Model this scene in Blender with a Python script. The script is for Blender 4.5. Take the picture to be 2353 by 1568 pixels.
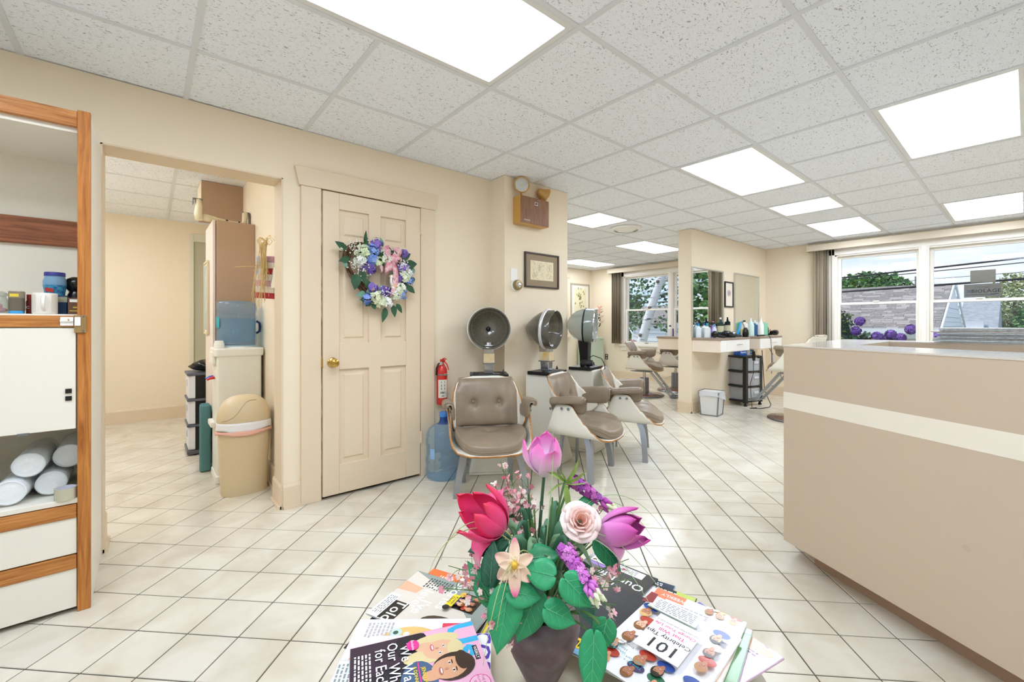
import bpy, bmesh, math, random
from mathutils import Vector, Matrix
random.seed(7)
R = math.radians
for _o in list(bpy.data.objects):
    bpy.data.objects.remove(_o)
scene = bpy.context.scene
COL = scene.collection

# ---------------------------------------------------------------- camera
CAM_H, CEIL = 1.1515, 2.394
FPX, CXP, CYP, WPX, HPX = 996.3, 1176.5, 745.9, 2353.0, 1568.0
cam_data = bpy.data.cameras.new('camera')
cam_data.sensor_fit = 'HORIZONTAL'
cam_data.sensor_width = 36.0
cam_data.lens = 36.0 * FPX / WPX
cam_data.shift_x = 0.0
cam_data.shift_y = -(HPX / 2 - CYP) / WPX
cam_data.clip_start = 0.02
cam_data.clip_end = 500
cam = bpy.data.objects.new('camera', cam_data)
cam.location = (0, 0, CAM_H)
cam.rotation_euler = (R(90), 0, R(49.93 - 90))
COL.objects.link(cam)
scene.camera = cam

# ---------------------------------------------------------------- exposure
vs = scene.view_settings
vs.view_transform = 'Standard'
vs.look = 'None'
vs.gamma = 1.0
vs.use_curve_mapping = False
vs.exposure = 0.2
try:
    scene.cycles.diffuse_bounces = 6
    scene.cycles.transparent_max_bounces = 16
except Exception:
    pass
PANEL_POWER = 11.0

# ---------------------------------------------------------------- sky and sun
world = bpy.data.worlds.new('sky')
scene.world = world
world.use_nodes = True
wn = world.node_tree
wn.nodes.clear()
def _wn(t, **k):
    n = wn.nodes.new(t)
    for a, b in k.items():
        setattr(n, a, b)
    return n
w_out = _wn('ShaderNodeOutputWorld')
w_bg = _wn('ShaderNodeBackground')
w_bg.inputs['Strength'].default_value = 1.0
w_tc = _wn('ShaderNodeTexCoord')
w_sep = _wn('ShaderNodeSeparateXYZ')
wn.links.new(w_tc.outputs['Generated'], w_sep.inputs[0])
w_grad = _wn('ShaderNodeValToRGB')
w_grad.color_ramp.elements[0].position = 0.0
w_grad.color_ramp.elements[0].color = (0.62, 0.80, 1.0, 1)
w_grad.color_ramp.elements[1].position = 0.6
w_grad.color_ramp.elements[1].color = (0.26, 0.50, 0.95, 1)
wn.links.new(w_sep.outputs['Z'], w_grad.inputs[0])
w_map = _wn('ShaderNodeMapping')
w_map.inputs['Scale'].default_value = (2.2, 2.2, 9.0)
wn.links.new(w_tc.outputs['Generated'], w_map.inputs[0])
w_noise = _wn('ShaderNodeTexNoise')
w_noise.inputs['Scale'].default_value = 1.6
w_noise.inputs['Detail'].default_value = 7
w_noise.inputs['Roughness'].default_value = 0.6
wn.links.new(w_map.outputs[0], w_noise.inputs['Vector'])
w_cr = _wn('ShaderNodeValToRGB')
w_cr.color_ramp.elements[0].position = 0.42
w_cr.color_ramp.elements[1].position = 0.68
wn.links.new(w_noise.outputs['Fac'], w_cr.inputs[0])
w_mix = _wn('ShaderNodeMixRGB')
w_mix.inputs[2].default_value = (0.97, 0.98, 1.0, 1)
wn.links.new(w_cr.outputs[0], w_mix.inputs[0])
wn.links.new(w_grad.outputs[0], w_mix.inputs[1])
wn.links.new(w_mix.outputs[0], w_bg.inputs['Color'])
wn.links.new(w_bg.outputs[0], w_out.inputs['Surface'])
sun_d = bpy.data.lights.new('sun', 'SUN')
sun_d.energy = 2.2
sun_d.angle = R(1.5)
sun_d.color = (1.0, 0.96, 0.9)
sun = bpy.data.objects.new('sun', sun_d)
sun.rotation_euler = Vector((0.30, -0.42, -0.85)).to_track_quat('-Z', 'Y').to_euler()
sun.location = (-3, 6, 12)
COL.objects.link(sun)

# ---------------------------------------------------------------- mesh helpers
def s2l(c):
    return c / 12.92 if c <= 0.04045 else ((c + 0.055) / 1.055) ** 2.4
def rgb(h):
    if isinstance(h, (tuple, list)):
        return tuple(h[:3])
    h = h.lstrip('#')
    return tuple(s2l(int(h[i:i + 2], 16) / 255) for i in (0, 2, 4))

class MB:
    """collects shapes into one mesh; material index per face"""
    def __init__(s):
        s.v, s.f, s.m = [], [], []
    def add(s, vs_, fs_, mi=0, M=None):
        o = len(s.v)
        if M is not None:
            vs_ = [M @ Vector(p) for p in vs_]
        s.v += [tuple(p) for p in vs_]
        s.f += [tuple(i + o for i in f) for f in fs_]
        s.m += [mi] * len(fs_)
        return s
    def box(s, x0, x1, y0, y1, z0, z1, mi=0, M=None):
        v = [(x, y, z) for z in (z0, z1) for y in (y0, y1) for x in (x0, x1)]
        f = [(0, 2, 3, 1), (4, 5, 7, 6), (0, 1, 5, 4), (2, 6, 7, 3), (0, 4, 6, 2), (1, 3, 7, 5)]
        return s.add(v, f, mi, M)
    def cbox(s, c, d, mi=0, M=None):
        return s.box(c[0] - d[0] / 2, c[0] + d[0] / 2, c[1] - d[1] / 2, c[1] + d[1] / 2, c[2] - d[2] / 2, c[2] + d[2] / 2, mi, M)
    def prism(s, poly, z0, z1, mi=0, M=None, top=None):
        n = len(poly)
        top = top or poly
        v = [(x, y, z0) for x, y in poly] + [(x, y, z1) for x, y in top]
        f = [tuple(reversed(range(n))), tuple(range(n, 2 * n))] + [(i, (i + 1) % n, n + (i + 1) % n, n + i) for i in range(n)]
        return s.add(v, f, mi, M)
    def lathe(s, prof, n=24, mi=0, M=None, sx=1, sy=1, cap0=True, cap1=True):
        v, f = [], []
        for r, z in prof:
            for k in range(n):
                a = 2 * math.pi * k / n
                v.append((r * math.cos(a) * sx, r * math.sin(a) * sy, z))
        for j in range(len(prof) - 1):
            for k in range(n):
                k2 = (k + 1) % n
                f.append((j * n + k, j * n + k2, (j + 1) * n + k2, (j + 1) * n + k))
        if cap0 and prof[0][0] > 1e-6:
            f.append(tuple(reversed(range(n))))
        if cap1 and prof[-1][0] > 1e-6:
            b = (len(prof) - 1) * n
            f.append(tuple(range(b, b + n)))
        return s.add(v, f, mi, M)
    def cyl(s, p0, p1, r, n=12, mi=0, r1=None, M=None):
        return s.tube([p0, p1], [r, r if r1 is None else r1], n, mi, M)
    def tube(s, pts, r, n=8, mi=0, M=None, closed=False, flat=None):
        pts = [Vector(p) for p in pts]
        m = len(pts)
        rs = r if isinstance(r, (list, tuple)) else [r] * m
        v, f = [], []
        up = None
        for i in range(m):
            if closed:
                t = pts[(i + 1) % m] - pts[i - 1]
            else:
                t = pts[min(i + 1, m - 1)] - pts[max(i - 1, 0)]
            t = t.normalized() if t.length > 1e-9 else Vector((0, 0, 1))
            if up is None:
                up = Vector((0, 0, 1)) if abs(t.z) < 0.9 else Vector((1, 0, 0))
            side = t.cross(up)
            if side.length < 1e-6:
                side = t.orthogonal()
            side.normalize()
            up = side.cross(t).normalized()
            fl = flat or 1.0
            for k in range(n):
                a = 2 * math.pi * k / n
                v.append(pts[i] + side * (math.cos(a) * rs[i]) + up * (math.sin(a) * rs[i] * fl))
        for j in range(m if closed else m - 1):
            for k in range(n):
                a, b, j2 = k, (k + 1) % n, (j + 1) % m
                f.append((j * n + a, j * n + b, j2 * n + b, j2 * n + a))
        if not closed:
            f.append(tuple(reversed(range(n))))
            f.append(tuple(range((m - 1) * n, m * n)))
        return s.add(v, f, mi, M)
    def ell(s, c, r, nu=12, nv=8, mi=0, M=None):
        if not isinstance(r, (tuple, list)):
            r = (r, r, r)
        prof = [(math.sin(math.pi * j / nv), -math.cos(math.pi * j / nv)) for j in range(nv + 1)]
        v, f = [(c[0], c[1], c[2] - r[2])], []
        for a, z in prof[1:-1]:
            for k in range(nu):
                t = 2 * math.pi * k / nu
                v.append((c[0] + r[0] * a * math.cos(t), c[1] + r[1] * a * math.sin(t), c[2] + r[2] * z))
        v.append((c[0], c[1], c[2] + r[2]))
        L = len(v) - 1
        for k in range(nu):
            f.append((0, 1 + (k + 1) % nu, 1 + k))
            f.append((L, L - nu + k, L - nu + (k + 1) % nu))
        for j in range(nv - 2):
            for k in range(nu):
                a, b = 1 + j * nu + k, 1 + j * nu + (k + 1) % nu
                f.append((a, b, b + nu, a + nu))
        return s.add(v, f, mi, M)
    def grid(s, fn, nu, nv, mi=0, M=None, closed_u=False):
        v, f = [], []
        cu = nu if closed_u else nu + 1
        for j in range(nv + 1):
            for i in range(cu):
                v.append(fn(i / nu, j / nv))
        for j in range(nv):
            for i in range(nu):
                i2 = (i + 1) % cu
                f.append((j * cu + i, j * cu + i2, (j + 1) * cu + i2, (j + 1) * cu + i))
        return s.add(v, f, mi, M)
    def build(s, name, mats, parent=None, bevel=0, smooth=None, seg=2, M=None, solid=0, subd=0, off=-1):
        me = bpy.data.meshes.new(name)
        me.from_pydata(s.v, [], s.f)
        for m_ in (mats if isinstance(mats, (list, tuple)) else [mats]):
            me.materials.append(m_)
        if any(s.m):
            me.polygons.foreach_set('material_index', s.m)
        if smooth is not None:
            me.polygons.foreach_set('use_smooth', [True] * len(me.polygons))
            if smooth < 180:
                me.set_sharp_from_angle(angle=R(smooth))
        me.update()
        o = bpy.data.objects.new(name, me)
        COL.objects.link(o)
        if parent:
            o.parent = parent
        if M is not None:
            o.matrix_local = M
        if solid:
            d = o.modifiers.new('solid', 'SOLIDIFY')
            d.thickness = solid
            d.offset = off
        if bevel:
            b = o.modifiers.new('bevel', 'BEVEL')
            b.width = bevel
            b.segments = seg
            b.limit_method = 'ANGLE'
            b.angle_limit = R(35)
        if subd:
            d = o.modifiers.new('sub', 'SUBSURF')
            d.levels = d.render_levels = subd
        return o

def thing(name, label, cat, loc=(0, 0, 0), rz=0, group=None):
    o = bpy.data.objects.new(name, None)
    o.empty_display_size = 0.05
    COL.objects.link(o)
    o.location = loc
    o.rotation_euler = (0, 0, rz)
    return tag(o, label, cat, group)
def tag(o, label, cat, group=None):
    o['label'] = label
    o['category'] = cat
    if group:
        o['group'] = group
    return o
def struct(o, label=None):
    o['kind'] = 'structure'
    if label:
        o['label'] = label
    return o
def stuff(o):
    o['kind'] = 'stuff'
    return o
def dup(src, parent=None, loc=None, rz=None, label=None):
    c = src.copy()
    COL.objects.link(c)
    if parent:
        c.parent = parent
    for ch in list(src.children):
        dup(ch, c)
    if loc is not None:
        c.location = loc
    if rz is not None:
        c.rotation_euler = (0, 0, rz)
    if label:
        c['label'] = label
    return c
def T(x=0, y=0, z=0, rx=0, ry=0, rz=0, s=1):
    M = Matrix.Translation((x, y, z)) @ Matrix.Rotation(rz, 4, 'Z') @ Matrix.Rotation(ry, 4, 'Y') @ Matrix.Rotation(rx, 4, 'X')
    if s != 1:
        M = M @ (Matrix.Scale(s, 4) if not isinstance(s, (tuple, list)) else Matrix.Diagonal((*s, 1)))
    return M
def aim(p, d, roll=0):
    """matrix at p whose local +Z looks along d"""
    q = Vector(d).to_track_quat('Z', 'Y')
    return Matrix.Translation(p) @ q.to_matrix().to_4x4() @ Matrix.Rotation(roll, 4, 'Z')
def bez(p0, p1, p2, n=8):
    p0, p1, p2 = Vector(p0), Vector(p1), Vector(p2)
    return [(p0 * (1 - t) ** 2 + p1 * 2 * t * (1 - t) + p2 * t * t) for t in [i / n for i in range(n + 1)]]
def rrect(w, h, r, n=4, cx=0, cy=0):
    out = []
    for sx, sy, a0 in ((1, 1, 0), (-1, 1, 90), (-1, -1, 180), (1, -1, 270)):
        for k in range(n + 1):
            a = R(a0 + 90 * k / n)
            out.append((cx + sx * (w / 2 - r) + r * math.cos(a), cy + sy * (h / 2 - r) + r * math.sin(a)))
    return out
_txt = {}
def text_geo(t, size=1.0, bold=0.0, align='CENTER', space=1.0):
    """flat letter shapes in the XY plane"""
    key = (t, bold, align, space)
    if key not in _txt:
        c = bpy.data.curves.new('t', 'FONT')
        c.body = t
        c.size = 1.0
        c.align_x = align
        c.align_y = 'CENTER'
        c.offset = bold
        c.space_character = space
        c.resolution_u = 2
        o = bpy.data.objects.new('t', c)
        COL.objects.link(o)
        dg = bpy.context.evaluated_depsgraph_get()
        me = o.evaluated_get(dg).to_mesh()
        _txt[key] = ([tuple(v.co) for v in me.vertices], [tuple(p.vertices) for p in me.polygons])
        o.evaluated_get(dg).to_mesh_clear()
        bpy.data.objects.remove(o)
        bpy.data.curves.remove(c)
    v, f = _txt[key]
    return [(p[0] * size, p[1] * size, p[2] * size) for p in v], f

# ---------------------------------------------------------------- materials
_mats = {}
def mat(name, col='#808080', rough=0.5, metal=0.0, spec=0.5, var=0.0, vscale=8.0, bump=0.0, bscale=40.0, trans=0.0, ior=1.45, alpha=1.0, coat=0.0, emit=None, estr=1.0, sheen=0, vcol=None, stretch=None, sss=0):
    if name in _mats:
        return _mats[name]
    m = bpy.data.materials.new(name)
    _mats[name] = m
    m.use_nodes = True
    nt = m.node_tree
    b = nt.nodes['Principled BSDF']
    c = rgb(col)
    b.inputs['Base Color'].default_value = (*c, 1)
    b.inputs['Roughness'].default_value = rough
    b.inputs['Metallic'].default_value = metal
    b.inputs['Specular IOR Level'].default_value = spec
    b.inputs['Transmission Weight'].default_value = trans
    b.inputs['IOR'].default_value = ior
    b.inputs['Alpha'].default_value = alpha
    b.inputs['Coat Weight'].default_value = coat
    if emit:
        b.inputs['Emission Color'].default_value = (*rgb(emit), 1)
        b.inputs['Emission Strength'].default_value = estr
    if var or bump:
        tc = nt.nodes.new('ShaderNodeTexCoord')
        src = tc.outputs['Object']
        if stretch:
            mp = nt.nodes.new('ShaderNodeMapping')
            mp.inputs['Scale'].default_value = stretch
            nt.links.new(src, mp.inputs[0])
            src = mp.outputs[0]
    if var:
        nz = nt.nodes.new('ShaderNodeTexNoise')
        nz.inputs['Scale'].default_value = vscale
        nz.inputs['Detail'].default_value = 4
        nt.links.new(src, nz.inputs['Vector'])
        rp = nt.nodes.new('ShaderNodeValToRGB')
        c2 = rgb(vcol) if vcol else tuple(x * (1 - var) for x in c)
        rp.color_ramp.elements[0].position = 0.35
        rp.color_ramp.elements[1].position = 0.68
        rp.color_ramp.elements[0].color = (*c2, 1)
        rp.color_ramp.elements[1].color = (*c, 1)
        nt.links.new(nz.outputs['Fac'], rp.inputs[0])
        nt.links.new(rp.outputs[0], b.inputs['Base Color'])
    if bump:
        nb = nt.nodes.new('ShaderNodeTexNoise')
        nb.inputs['Scale'].default_value = bscale
        nb.inputs['Detail'].default_value = 3
        nt.links.new(src, nb.inputs['Vector'])
        bp = nt.nodes.new('ShaderNodeBump')
        bp.inputs['Strength'].default_value = bump
        bp.inputs['Distance'].default_value = 0.004
        nt.links.new(nb.outputs['Fac'], bp.inputs['Height'])
        nt.links.new(bp.outputs[0], b.inputs['Normal'])
    return m
def wood(name, c1, c2, axis=0, scale=6.0, rough=0.45, c3=None):
    """grain that runs along the given object axis"""
    if name in _mats:
        return _mats[name]
    m = mat(name, c1, rough)
    nt = m.node_tree
    b = nt.nodes['Principled BSDF']
    tc = nt.nodes.new('ShaderNodeTexCoord')
    mp = nt.nodes.new('ShaderNodeMapping')
    sc = [scale * 6] * 3
    sc[axis] = scale * 0.35
    mp.inputs['Scale'].default_value = sc
    nt.links.new(tc.outputs['Object'], mp.inputs[0])
    nz = nt.nodes.new('ShaderNodeTexNoise')
    nz.inputs['Scale'].default_value = 1.6
    nz.inputs['Detail'].default_value = 6
    nz.inputs['Roughness'].default_value = 0.65
    nz.inputs['Distortion'].default_value = 0.9
    nt.links.new(mp.outputs[0], nz.inputs['Vector'])
    rp = nt.nodes.new('ShaderNodeValToRGB')
    rp.color_ramp.elements[0].position = 0.34
    rp.color_ramp.elements[1].position = 0.62
    rp.color_ramp.elements[0].color = (*rgb(c2), 1)
    rp.color_ramp.elements[1].color = (*rgb(c1), 1)
    nt.links.new(nz.outputs['Fac'], rp.inputs[0])
    nt.links.new(rp.outputs[0], b.inputs['Base Color'])
    return m
def pane_mat(name, tint='#ffffff', gloss=0.06, rough=0.0):
    """thin sheet: light passes straight through, a little is mirrored"""
    if name in _mats:
        return _mats[name]
    m = bpy.data.materials.new(name)
    _mats[name] = m
    m.use_nodes = True
    nt = m.node_tree
    nt.nodes.clear()
    o = nt.nodes.new('ShaderNodeOutputMaterial')
    t = nt.nodes.new('ShaderNodeBsdfTransparent')
    t.inputs[0].default_value = (*rgb(tint), 1)
    g = nt.nodes.new('ShaderNodeBsdfGlossy')
    g.inputs['Roughness'].default_value = rough
    lw = nt.nodes.new('ShaderNodeFresnel')
    lw.inputs['IOR'].default_value = 1.0 + gloss * 6
    mx = nt.nodes.new('ShaderNodeMixShader')
    nt.links.new(lw.outputs[0], mx.inputs[0])
    nt.links.new(t.outputs[0], mx.inputs[1])
    nt.links.new(g.outputs[0], mx.inputs[2])
    nt.links.new(mx.outputs[0], o.inputs[0])
    return m
def film_mat(name, col, clear=0.5, rough=0.15, gloss=0.08):
    """coloured see-through plastic wall: part tinted, part solid"""
    if name in _mats:
        return _mats[name]
    m = bpy.data.materials.new(name)
    _mats[name] = m
    m.use_nodes = True
    nt = m.node_tree
    nt.nodes.clear()
    o = nt.nodes.new('ShaderNodeOutputMaterial')
    t = nt.nodes.new('ShaderNodeBsdfTransparent')
    c = rgb(col)
    t.inputs[0].default_value = (*[x ** 0.45 for x in c], 1)
    p = nt.nodes.new('ShaderNodeBsdfPrincipled')
    p.inputs['Base Color'].default_value = (*c, 1)
    p.inputs['Roughness'].default_value = rough
    p.inputs['Coat Weight'].default_value = gloss * 3
    mx = nt.nodes.new('ShaderNodeMixShader')
    mx.inputs[0].default_value = 1 - clear
    nt.links.new(t.outputs[0], mx.inputs[1])
    nt.links.new(p.outputs[0], mx.inputs[2])
    nt.links.new(mx.outputs[0], o.inputs[0])
    return m
def tile_mat():
    m = mat('glazed_floor_tile', '#efe7d6', rough=0.16, spec=0.5)
    nt = m.node_tree
    b = nt.nodes['Principled BSDF']
    g = nt.nodes.new('ShaderNodeNewGeometry')
    oi = nt.nodes.new('ShaderNodeObjectInfo')
    n1 = nt.nodes.new('ShaderNodeTexNoise')
    n1.inputs['Scale'].default_value = 4.5
    n1.inputs['Detail'].default_value = 5
    n1.inputs['Distortion'].default_value = 0.6
    nt.links.new(g.outputs['Position'], n1.inputs['Vector'])
    rp = nt.nodes.new('ShaderNodeValToRGB')
    e = rp.color_ramp.elements
    e[0].position, e[0].color = 0.3, (*rgb('#cfc5b1'), 1)
    e[1].position, e[1].color = 0.62, (*rgb('#dfd9ca'), 1)
    nt.links.new(n1.outputs['Fac'], rp.inputs[0])
    hs = nt.nodes.new('ShaderNodeHueSaturation')
    mr = nt.nodes.new('ShaderNodeMapRange')
    mr.inputs['To Min'].default_value = 0.95
    mr.inputs['To Max'].default_value = 1.03
    nt.links.new(oi.outputs['Random'], mr.inputs['Value'])
    nt.links.new(mr.outputs[0], hs.inputs['Value'])
    nt.links.new(rp.outputs[0], hs.inputs['Color'])
    nt.links.new(hs.outputs[0], b.inputs['Base Color'])
    n2 = nt.nodes.new('ShaderNodeTexNoise')
    n2.inputs['Scale'].default_value = 14
    nt.links.new(g.outputs['Position'], n2.inputs['Vector'])
    bp = nt.nodes.new('ShaderNodeBump')
    bp.inputs['Strength'].default_value = 0.12
    bp.inputs['Distance'].default_value = 0.01
    nt.links.new(n2.outputs['Fac'], bp.inputs['Height'])
    nt.links.new(bp.outputs[0], b.inputs['Normal'])
    return m
def ceiling_tile_mat():
    """white mineral fibre board with short dark fissures"""
    m = mat('fissured_ceiling_board', '#dcdcda', rough=0.95, spec=0.1)
    nt = m.node_tree
    b = nt.nodes['Principled BSDF']
    g = nt.nodes.new('ShaderNodeNewGeometry')
    # warp the lookup so the fissures wander
    wv = nt.nodes.new('ShaderNodeTexNoise')
    wv.inputs['Scale'].default_value = 22
    nt.links.new(g.outputs['Position'], wv.inputs['Vector'])
    mxv = nt.nodes.new('ShaderNodeMixRGB')
    mxv.blend_type = 'LINEAR_LIGHT'
    mxv.inputs[0].default_value = 0.02
    nt.links.new(g.outputs['Position'], mxv.inputs[1])
    nt.links.new(wv.outputs['Color'], mxv.inputs[2])
    facs = []
    for sc, lo, hi in (((62, 150, 1), 0.325, 0.36), ((130, 300, 1), 0.30, 0.34)):
        mp = nt.nodes.new('ShaderNodeMapping')
        mp.inputs['Scale'].default_value = sc
        nt.links.new(mxv.outputs[0], mp.inputs[0])
        n1 = nt.nodes.new('ShaderNodeTexNoise')
        n1.inputs['Scale'].default_value = 1.0
        n1.inputs['Detail'].default_value = 2
        nt.links.new(mp.outputs[0], n1.inputs['Vector'])
        rp = nt.nodes.new('ShaderNodeValToRGB')
        rp.color_ramp.elements[0].position = lo
        rp.color_ramp.elements[0].color = (0.52, 0.52, 0.51, 1)
        rp.color_ramp.elements[1].position = hi
        rp.color_ramp.elements[1].color = (1, 1, 1, 1)
        nt.links.new(n1.outputs['Fac'], rp.inputs[0])
        facs.append(rp.outputs[0])
    mul = nt.nodes.new('ShaderNodeMixRGB')
    mul.blend_type = 'MULTIPLY'
    mul.inputs[0].default_value = 1
    nt.links.new(facs[0], mul.inputs[1])
    nt.links.new(facs[1], mul.inputs[2])
    mul2 = nt.nodes.new('ShaderNodeMixRGB')
    mul2.blend_type = 'MULTIPLY'
    mul2.inputs[0].default_value = 1
    mul2.inputs[2].default_value = (*rgb('#f4f8ff'), 1)
    nt.links.new(mul.outputs[0], mul2.inputs[1])
    nt.links.new(mul2.outputs[0], b.inputs['Base Color'])
    bp = nt.nodes.new('ShaderNodeBump')
    bp.inputs['Strength'].default_value = 0.5
    bp.inputs['Distance'].default_value = 0.003
    nt.links.new(mul.outputs[0], bp.inputs['Height'])
    nt.links.new(bp.outputs[0], b.inputs['Normal'])
    return m

WALL = mat('warm_cream_paint', '#efe1c9', rough=0.75, spec=0.25, bump=0.06, bscale=140)
TRIM = mat('beige_trim_paint', '#e3d0b5', rough=0.42, bump=0.03, bscale=60)
TRIMW = mat('window_white_vinyl', '#f0ebe2', rough=0.4)
WHITE = mat('white_plastic', '#f2f1ec', rough=0.35)
BLACK = mat('black_plastic', '#141416', rough=0.35)
CHROME = mat('chrome', '#d8d8da', rough=0.12, metal=1.0)
STEEL = mat('brushed_steel', '#8b8f96', rough=0.3, metal=0.9)
BRASS = mat('polished_brass', '#c9a45a', rough=0.2, metal=1.0)
PANE = pane_mat('window_glass')
MIRROR = mat('mirror_silver', '#e4e8e4', rough=0.01, metal=1.0)
TAUPE = mat('taupe_laminate', '#cbb8a2', rough=0.5, spec=0.35, bump=0.03, bscale=500)
CREAM = mat('cream_laminate', '#eee6d6', rough=0.45)
OAK = wood('golden_oak', '#c8843f', '#96561f', axis=2)
OAKX = wood('golden_oak_across', '#c98a4a', '#98581f', axis=0)
DARKOAK = wood('dark_stained_oak', '#a3623a', '#6d3a1d', axis=0)
# ================================================================ the setting
# floor: grout bed and square tiles laid on the diagonal
TS, FX, FY = 0.2012, 2.3904, 1.1603
D1 = Vector((math.cos(R(45)), math.sin(R(45))))
D2 = Vector((math.sin(R(45)), -math.cos(R(45))))
GROUT = mat('dark_grout', '#5c564c', rough=0.9)
fl = struct(MB().box(-2.9, 8.1, -3.1, 7.0, -0.12, -0.0035).build('floor', GROUT))
TILE = tile_mat()
def tile_mb(mb, c=None):
    h, b = TS / 2 - 0.0026, 0.0018
    P = lambda s, z: [(s, s, z), (-s, s, z), (-s, -s, z), (s, -s, z)]
    v = P(h, -0.0035) + P(h, -b) + P(h - b, 0)
    f = [(8, 9, 10, 11)]
    for j in (0, 4):
        f += [(j + i, j + (i + 1) % 4, j + 4 + (i + 1) % 4, j + 4 + i) for i in range(4)]
    M = Matrix.Rotation(R(45), 4, 'Z')
    if c is not None:
        M = Matrix.Translation((c[0], c[1], 0)) @ M
    mb.add(v, f, 0, M)
spots = []
FW = Vector((math.cos(R(49.93)), math.sin(R(49.93))))
RT = Vector((math.sin(R(49.93)), -math.cos(R(49.93))))
for i in range(-40, 45):
    for j in range(-40, 45):
        p = Vector((FX, FY)) + D1 * ((i + 0.5) * TS) + D2 * ((j + 0.5) * TS)
        if not (-2.75 < p.x < 7.98 and -2.95 < p.y < 6.95):
            continue
        if p.x < 3.0 and p.y > 3.2 and not (-1.0 < p.x < 0.8):
            continue
        d, s = p.dot(FW), p.dot(RT)
        seen = d > 1.2 and abs(s) < d * 1.2 + 0.15 and not (p.x > 1.7 + 0.52 * p.y and p.y < 0.7 and p.x < 3.6) and not (p.x < -0.2 and 2.5 < p.y < 3.2)
        spots.append((0 if seen else 1, d, p))
spots.sort(key=lambda t: (t[0], t[1]))
proto = MB()
tile_mb(proto)
first = None
for k, (u, d, p) in enumerate(spots[:300]):
    if first is None:
        first = proto.build('floor_tile', TILE, fl)
        o = first
    else:
        o = first.copy()
        COL.objects.link(o)
    o.location = (p.x, p.y, random.uniform(-0.0003, 0.0003))
rest = MB()
for u, d, p in spots[300:]:
    tile_mb(rest, (p.x, p.y))
stuff(rest.build('floor_tile_field', TILE, fl))

# ceilings: boards laid in a white grid
GX, GY, G = 1.3823, 1.8184, 0.61
BOARD = ceiling_tile_mat()
RAIL = mat('white_grid_rail', '#dfe2e6', rough=0.5)
ce = struct(MB().box(-2.9, 8.1, -3.1, 3.1, CEIL + 0.03, CEIL + 0.1).box(3.04, 8.1, 3.1, 6.75, CEIL + 0.03, CEIL + 0.1).build('ceiling', RAIL))
PANELS = [(-2, 1, -1, 0), (3, 5, -1, 0), (6, 7, -1, 0), (8, 10, -1, 0), (3, 5, -3, -2), (8, 10, -3, -2),
          (4, 5, 2, 3), (8, 10, 6, 7), (7, 9, 3, 4), (-2, 0, -4, -3), (-5, -3, -1, 0), (3, 5, -6, -5), (-6, -4, -5, -4)]  # last four panels lie out of view, added as fill light
PANELS[0] = (-2, 0, -1, 0)
lit = set()
for a, b, c, d in PANELS:
    for i in range(a, b):
        for j in range(c, d):
            lit.add((i, j))
bd = MB().box(-G / 2 + 0.006, G / 2 - 0.006, -G / 2 + 0.006, G / 2 - 0.006, 0.004, 0.018)
bfirst = None
def in_room(x, y):
    if not (-2.6 < x < 7.86 and -2.9 < y < 6.5):
        return False
    if y > 2.985 and x < 3.04:
        return False
    return True
for i in range(-8, 13):
    for j in range(-9, 9):
        x, y = GX + (i + 0.5) * G, GY + (j + 0.5) * G
        if (i, j) in lit:
            continue
        if not any(in_room(x + u * 0.27, y + w * 0.27) for u in (-1, 1) for w in (-1, 1)):
            continue
        # boards that meet a wall are cut to it
        x0, x1, y0, y1 = x - G / 2, x + G / 2, y - G / 2, y + G / 2
        cx1, cy1 = min(x1, 7.86), y1
        if x < 3.04 and y1 > 2.985:
            if x1 <= 3.045:
                cy1 = min(cy1, 2.985)
        if bfirst is None:
            bfirst = bd.build('ceiling_board', BOARD, ce)
            o = bfirst
        else:
            o = bfirst.copy()
            COL.objects.link(o)
        o.location = ((x0 + cx1) / 2, (y0 + cy1) / 2, CEIL)
        o.scale = ((cx1 - x0) / G, (cy1 - y0) / G, 1)
def rail(n, x0, x1, y0, y1, z=CEIL, par=ce):
    mb = MB().box(x0, x1, y0, y1, z - 0.001, z + 0.006)
    if x1 - x0 > y1 - y0:
        mb.box(x0, x1, (y0 + y1) / 2 - 0.003, (y0 + y1) / 2 + 0.003, z + 0.006, z + 0.03)
    else:
        mb.box((x0 + x1) / 2 - 0.003, (x0 + x1) / 2 + 0.003, y0, y1, z + 0.006, z + 0.03)
    return mb.build(n, RAIL, par)
RW = 0.012
for j in range(-8, 9):
    y = GY + j * G
    xs = (-2.6 if y < 2.985 else 3.04)
    if y < 6.5:
        rail('main_rail', xs, 7.86, y - RW, y + RW)
for i in range(-6, 11):
    x = GX + i * G
    if x >= 7.86:
        continue
    cuts = sorted((GY + c * G, GY + d * G) for a, b, c, d in PANELS if a < i < b)
    y = -2.9
    for c, d in cuts + [(2.985 if x < 3.04 else 6.5, 99)]:
        if c - y > 0.05:
            rail('cross_rail', x - RW, x + RW, y, c, CEIL - 0.0006)
        y = d
# back room ceiling
ZB = 2.44
cb = struct(MB().box(-1.2, 0.72, 3.17, 7.0, ZB + 0.03, ZB + 0.1).build('ceiling_alcove', RAIL))
for i, (x0, x1) in enumerate(((-1.05, 0.172), (0.196, 0.69))):
    for k in range(-3, 4):
        y0 = 4.42 + k * 0.61
        y0, y1 = max(y0 + 0.012, 3.18), min(y0 + 0.598, 6.8)
        if y1 > y0:
            MB().box(x0, x1, y0, y1, ZB + 0.004, ZB + 0.018).build('ceiling_board', BOARD, cb)
for k in range(-2, 5):
    y = 4.42 + k * 0.61
    if 3.2 < y < 6.8:
        rail('cross_rail', -1.05, 0.69, y - 0.011, y + 0.011, ZB - 0.0005, cb)
rail('main_rail', 0.172, 0.196, 3.18, 6.8, ZB, cb)

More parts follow.
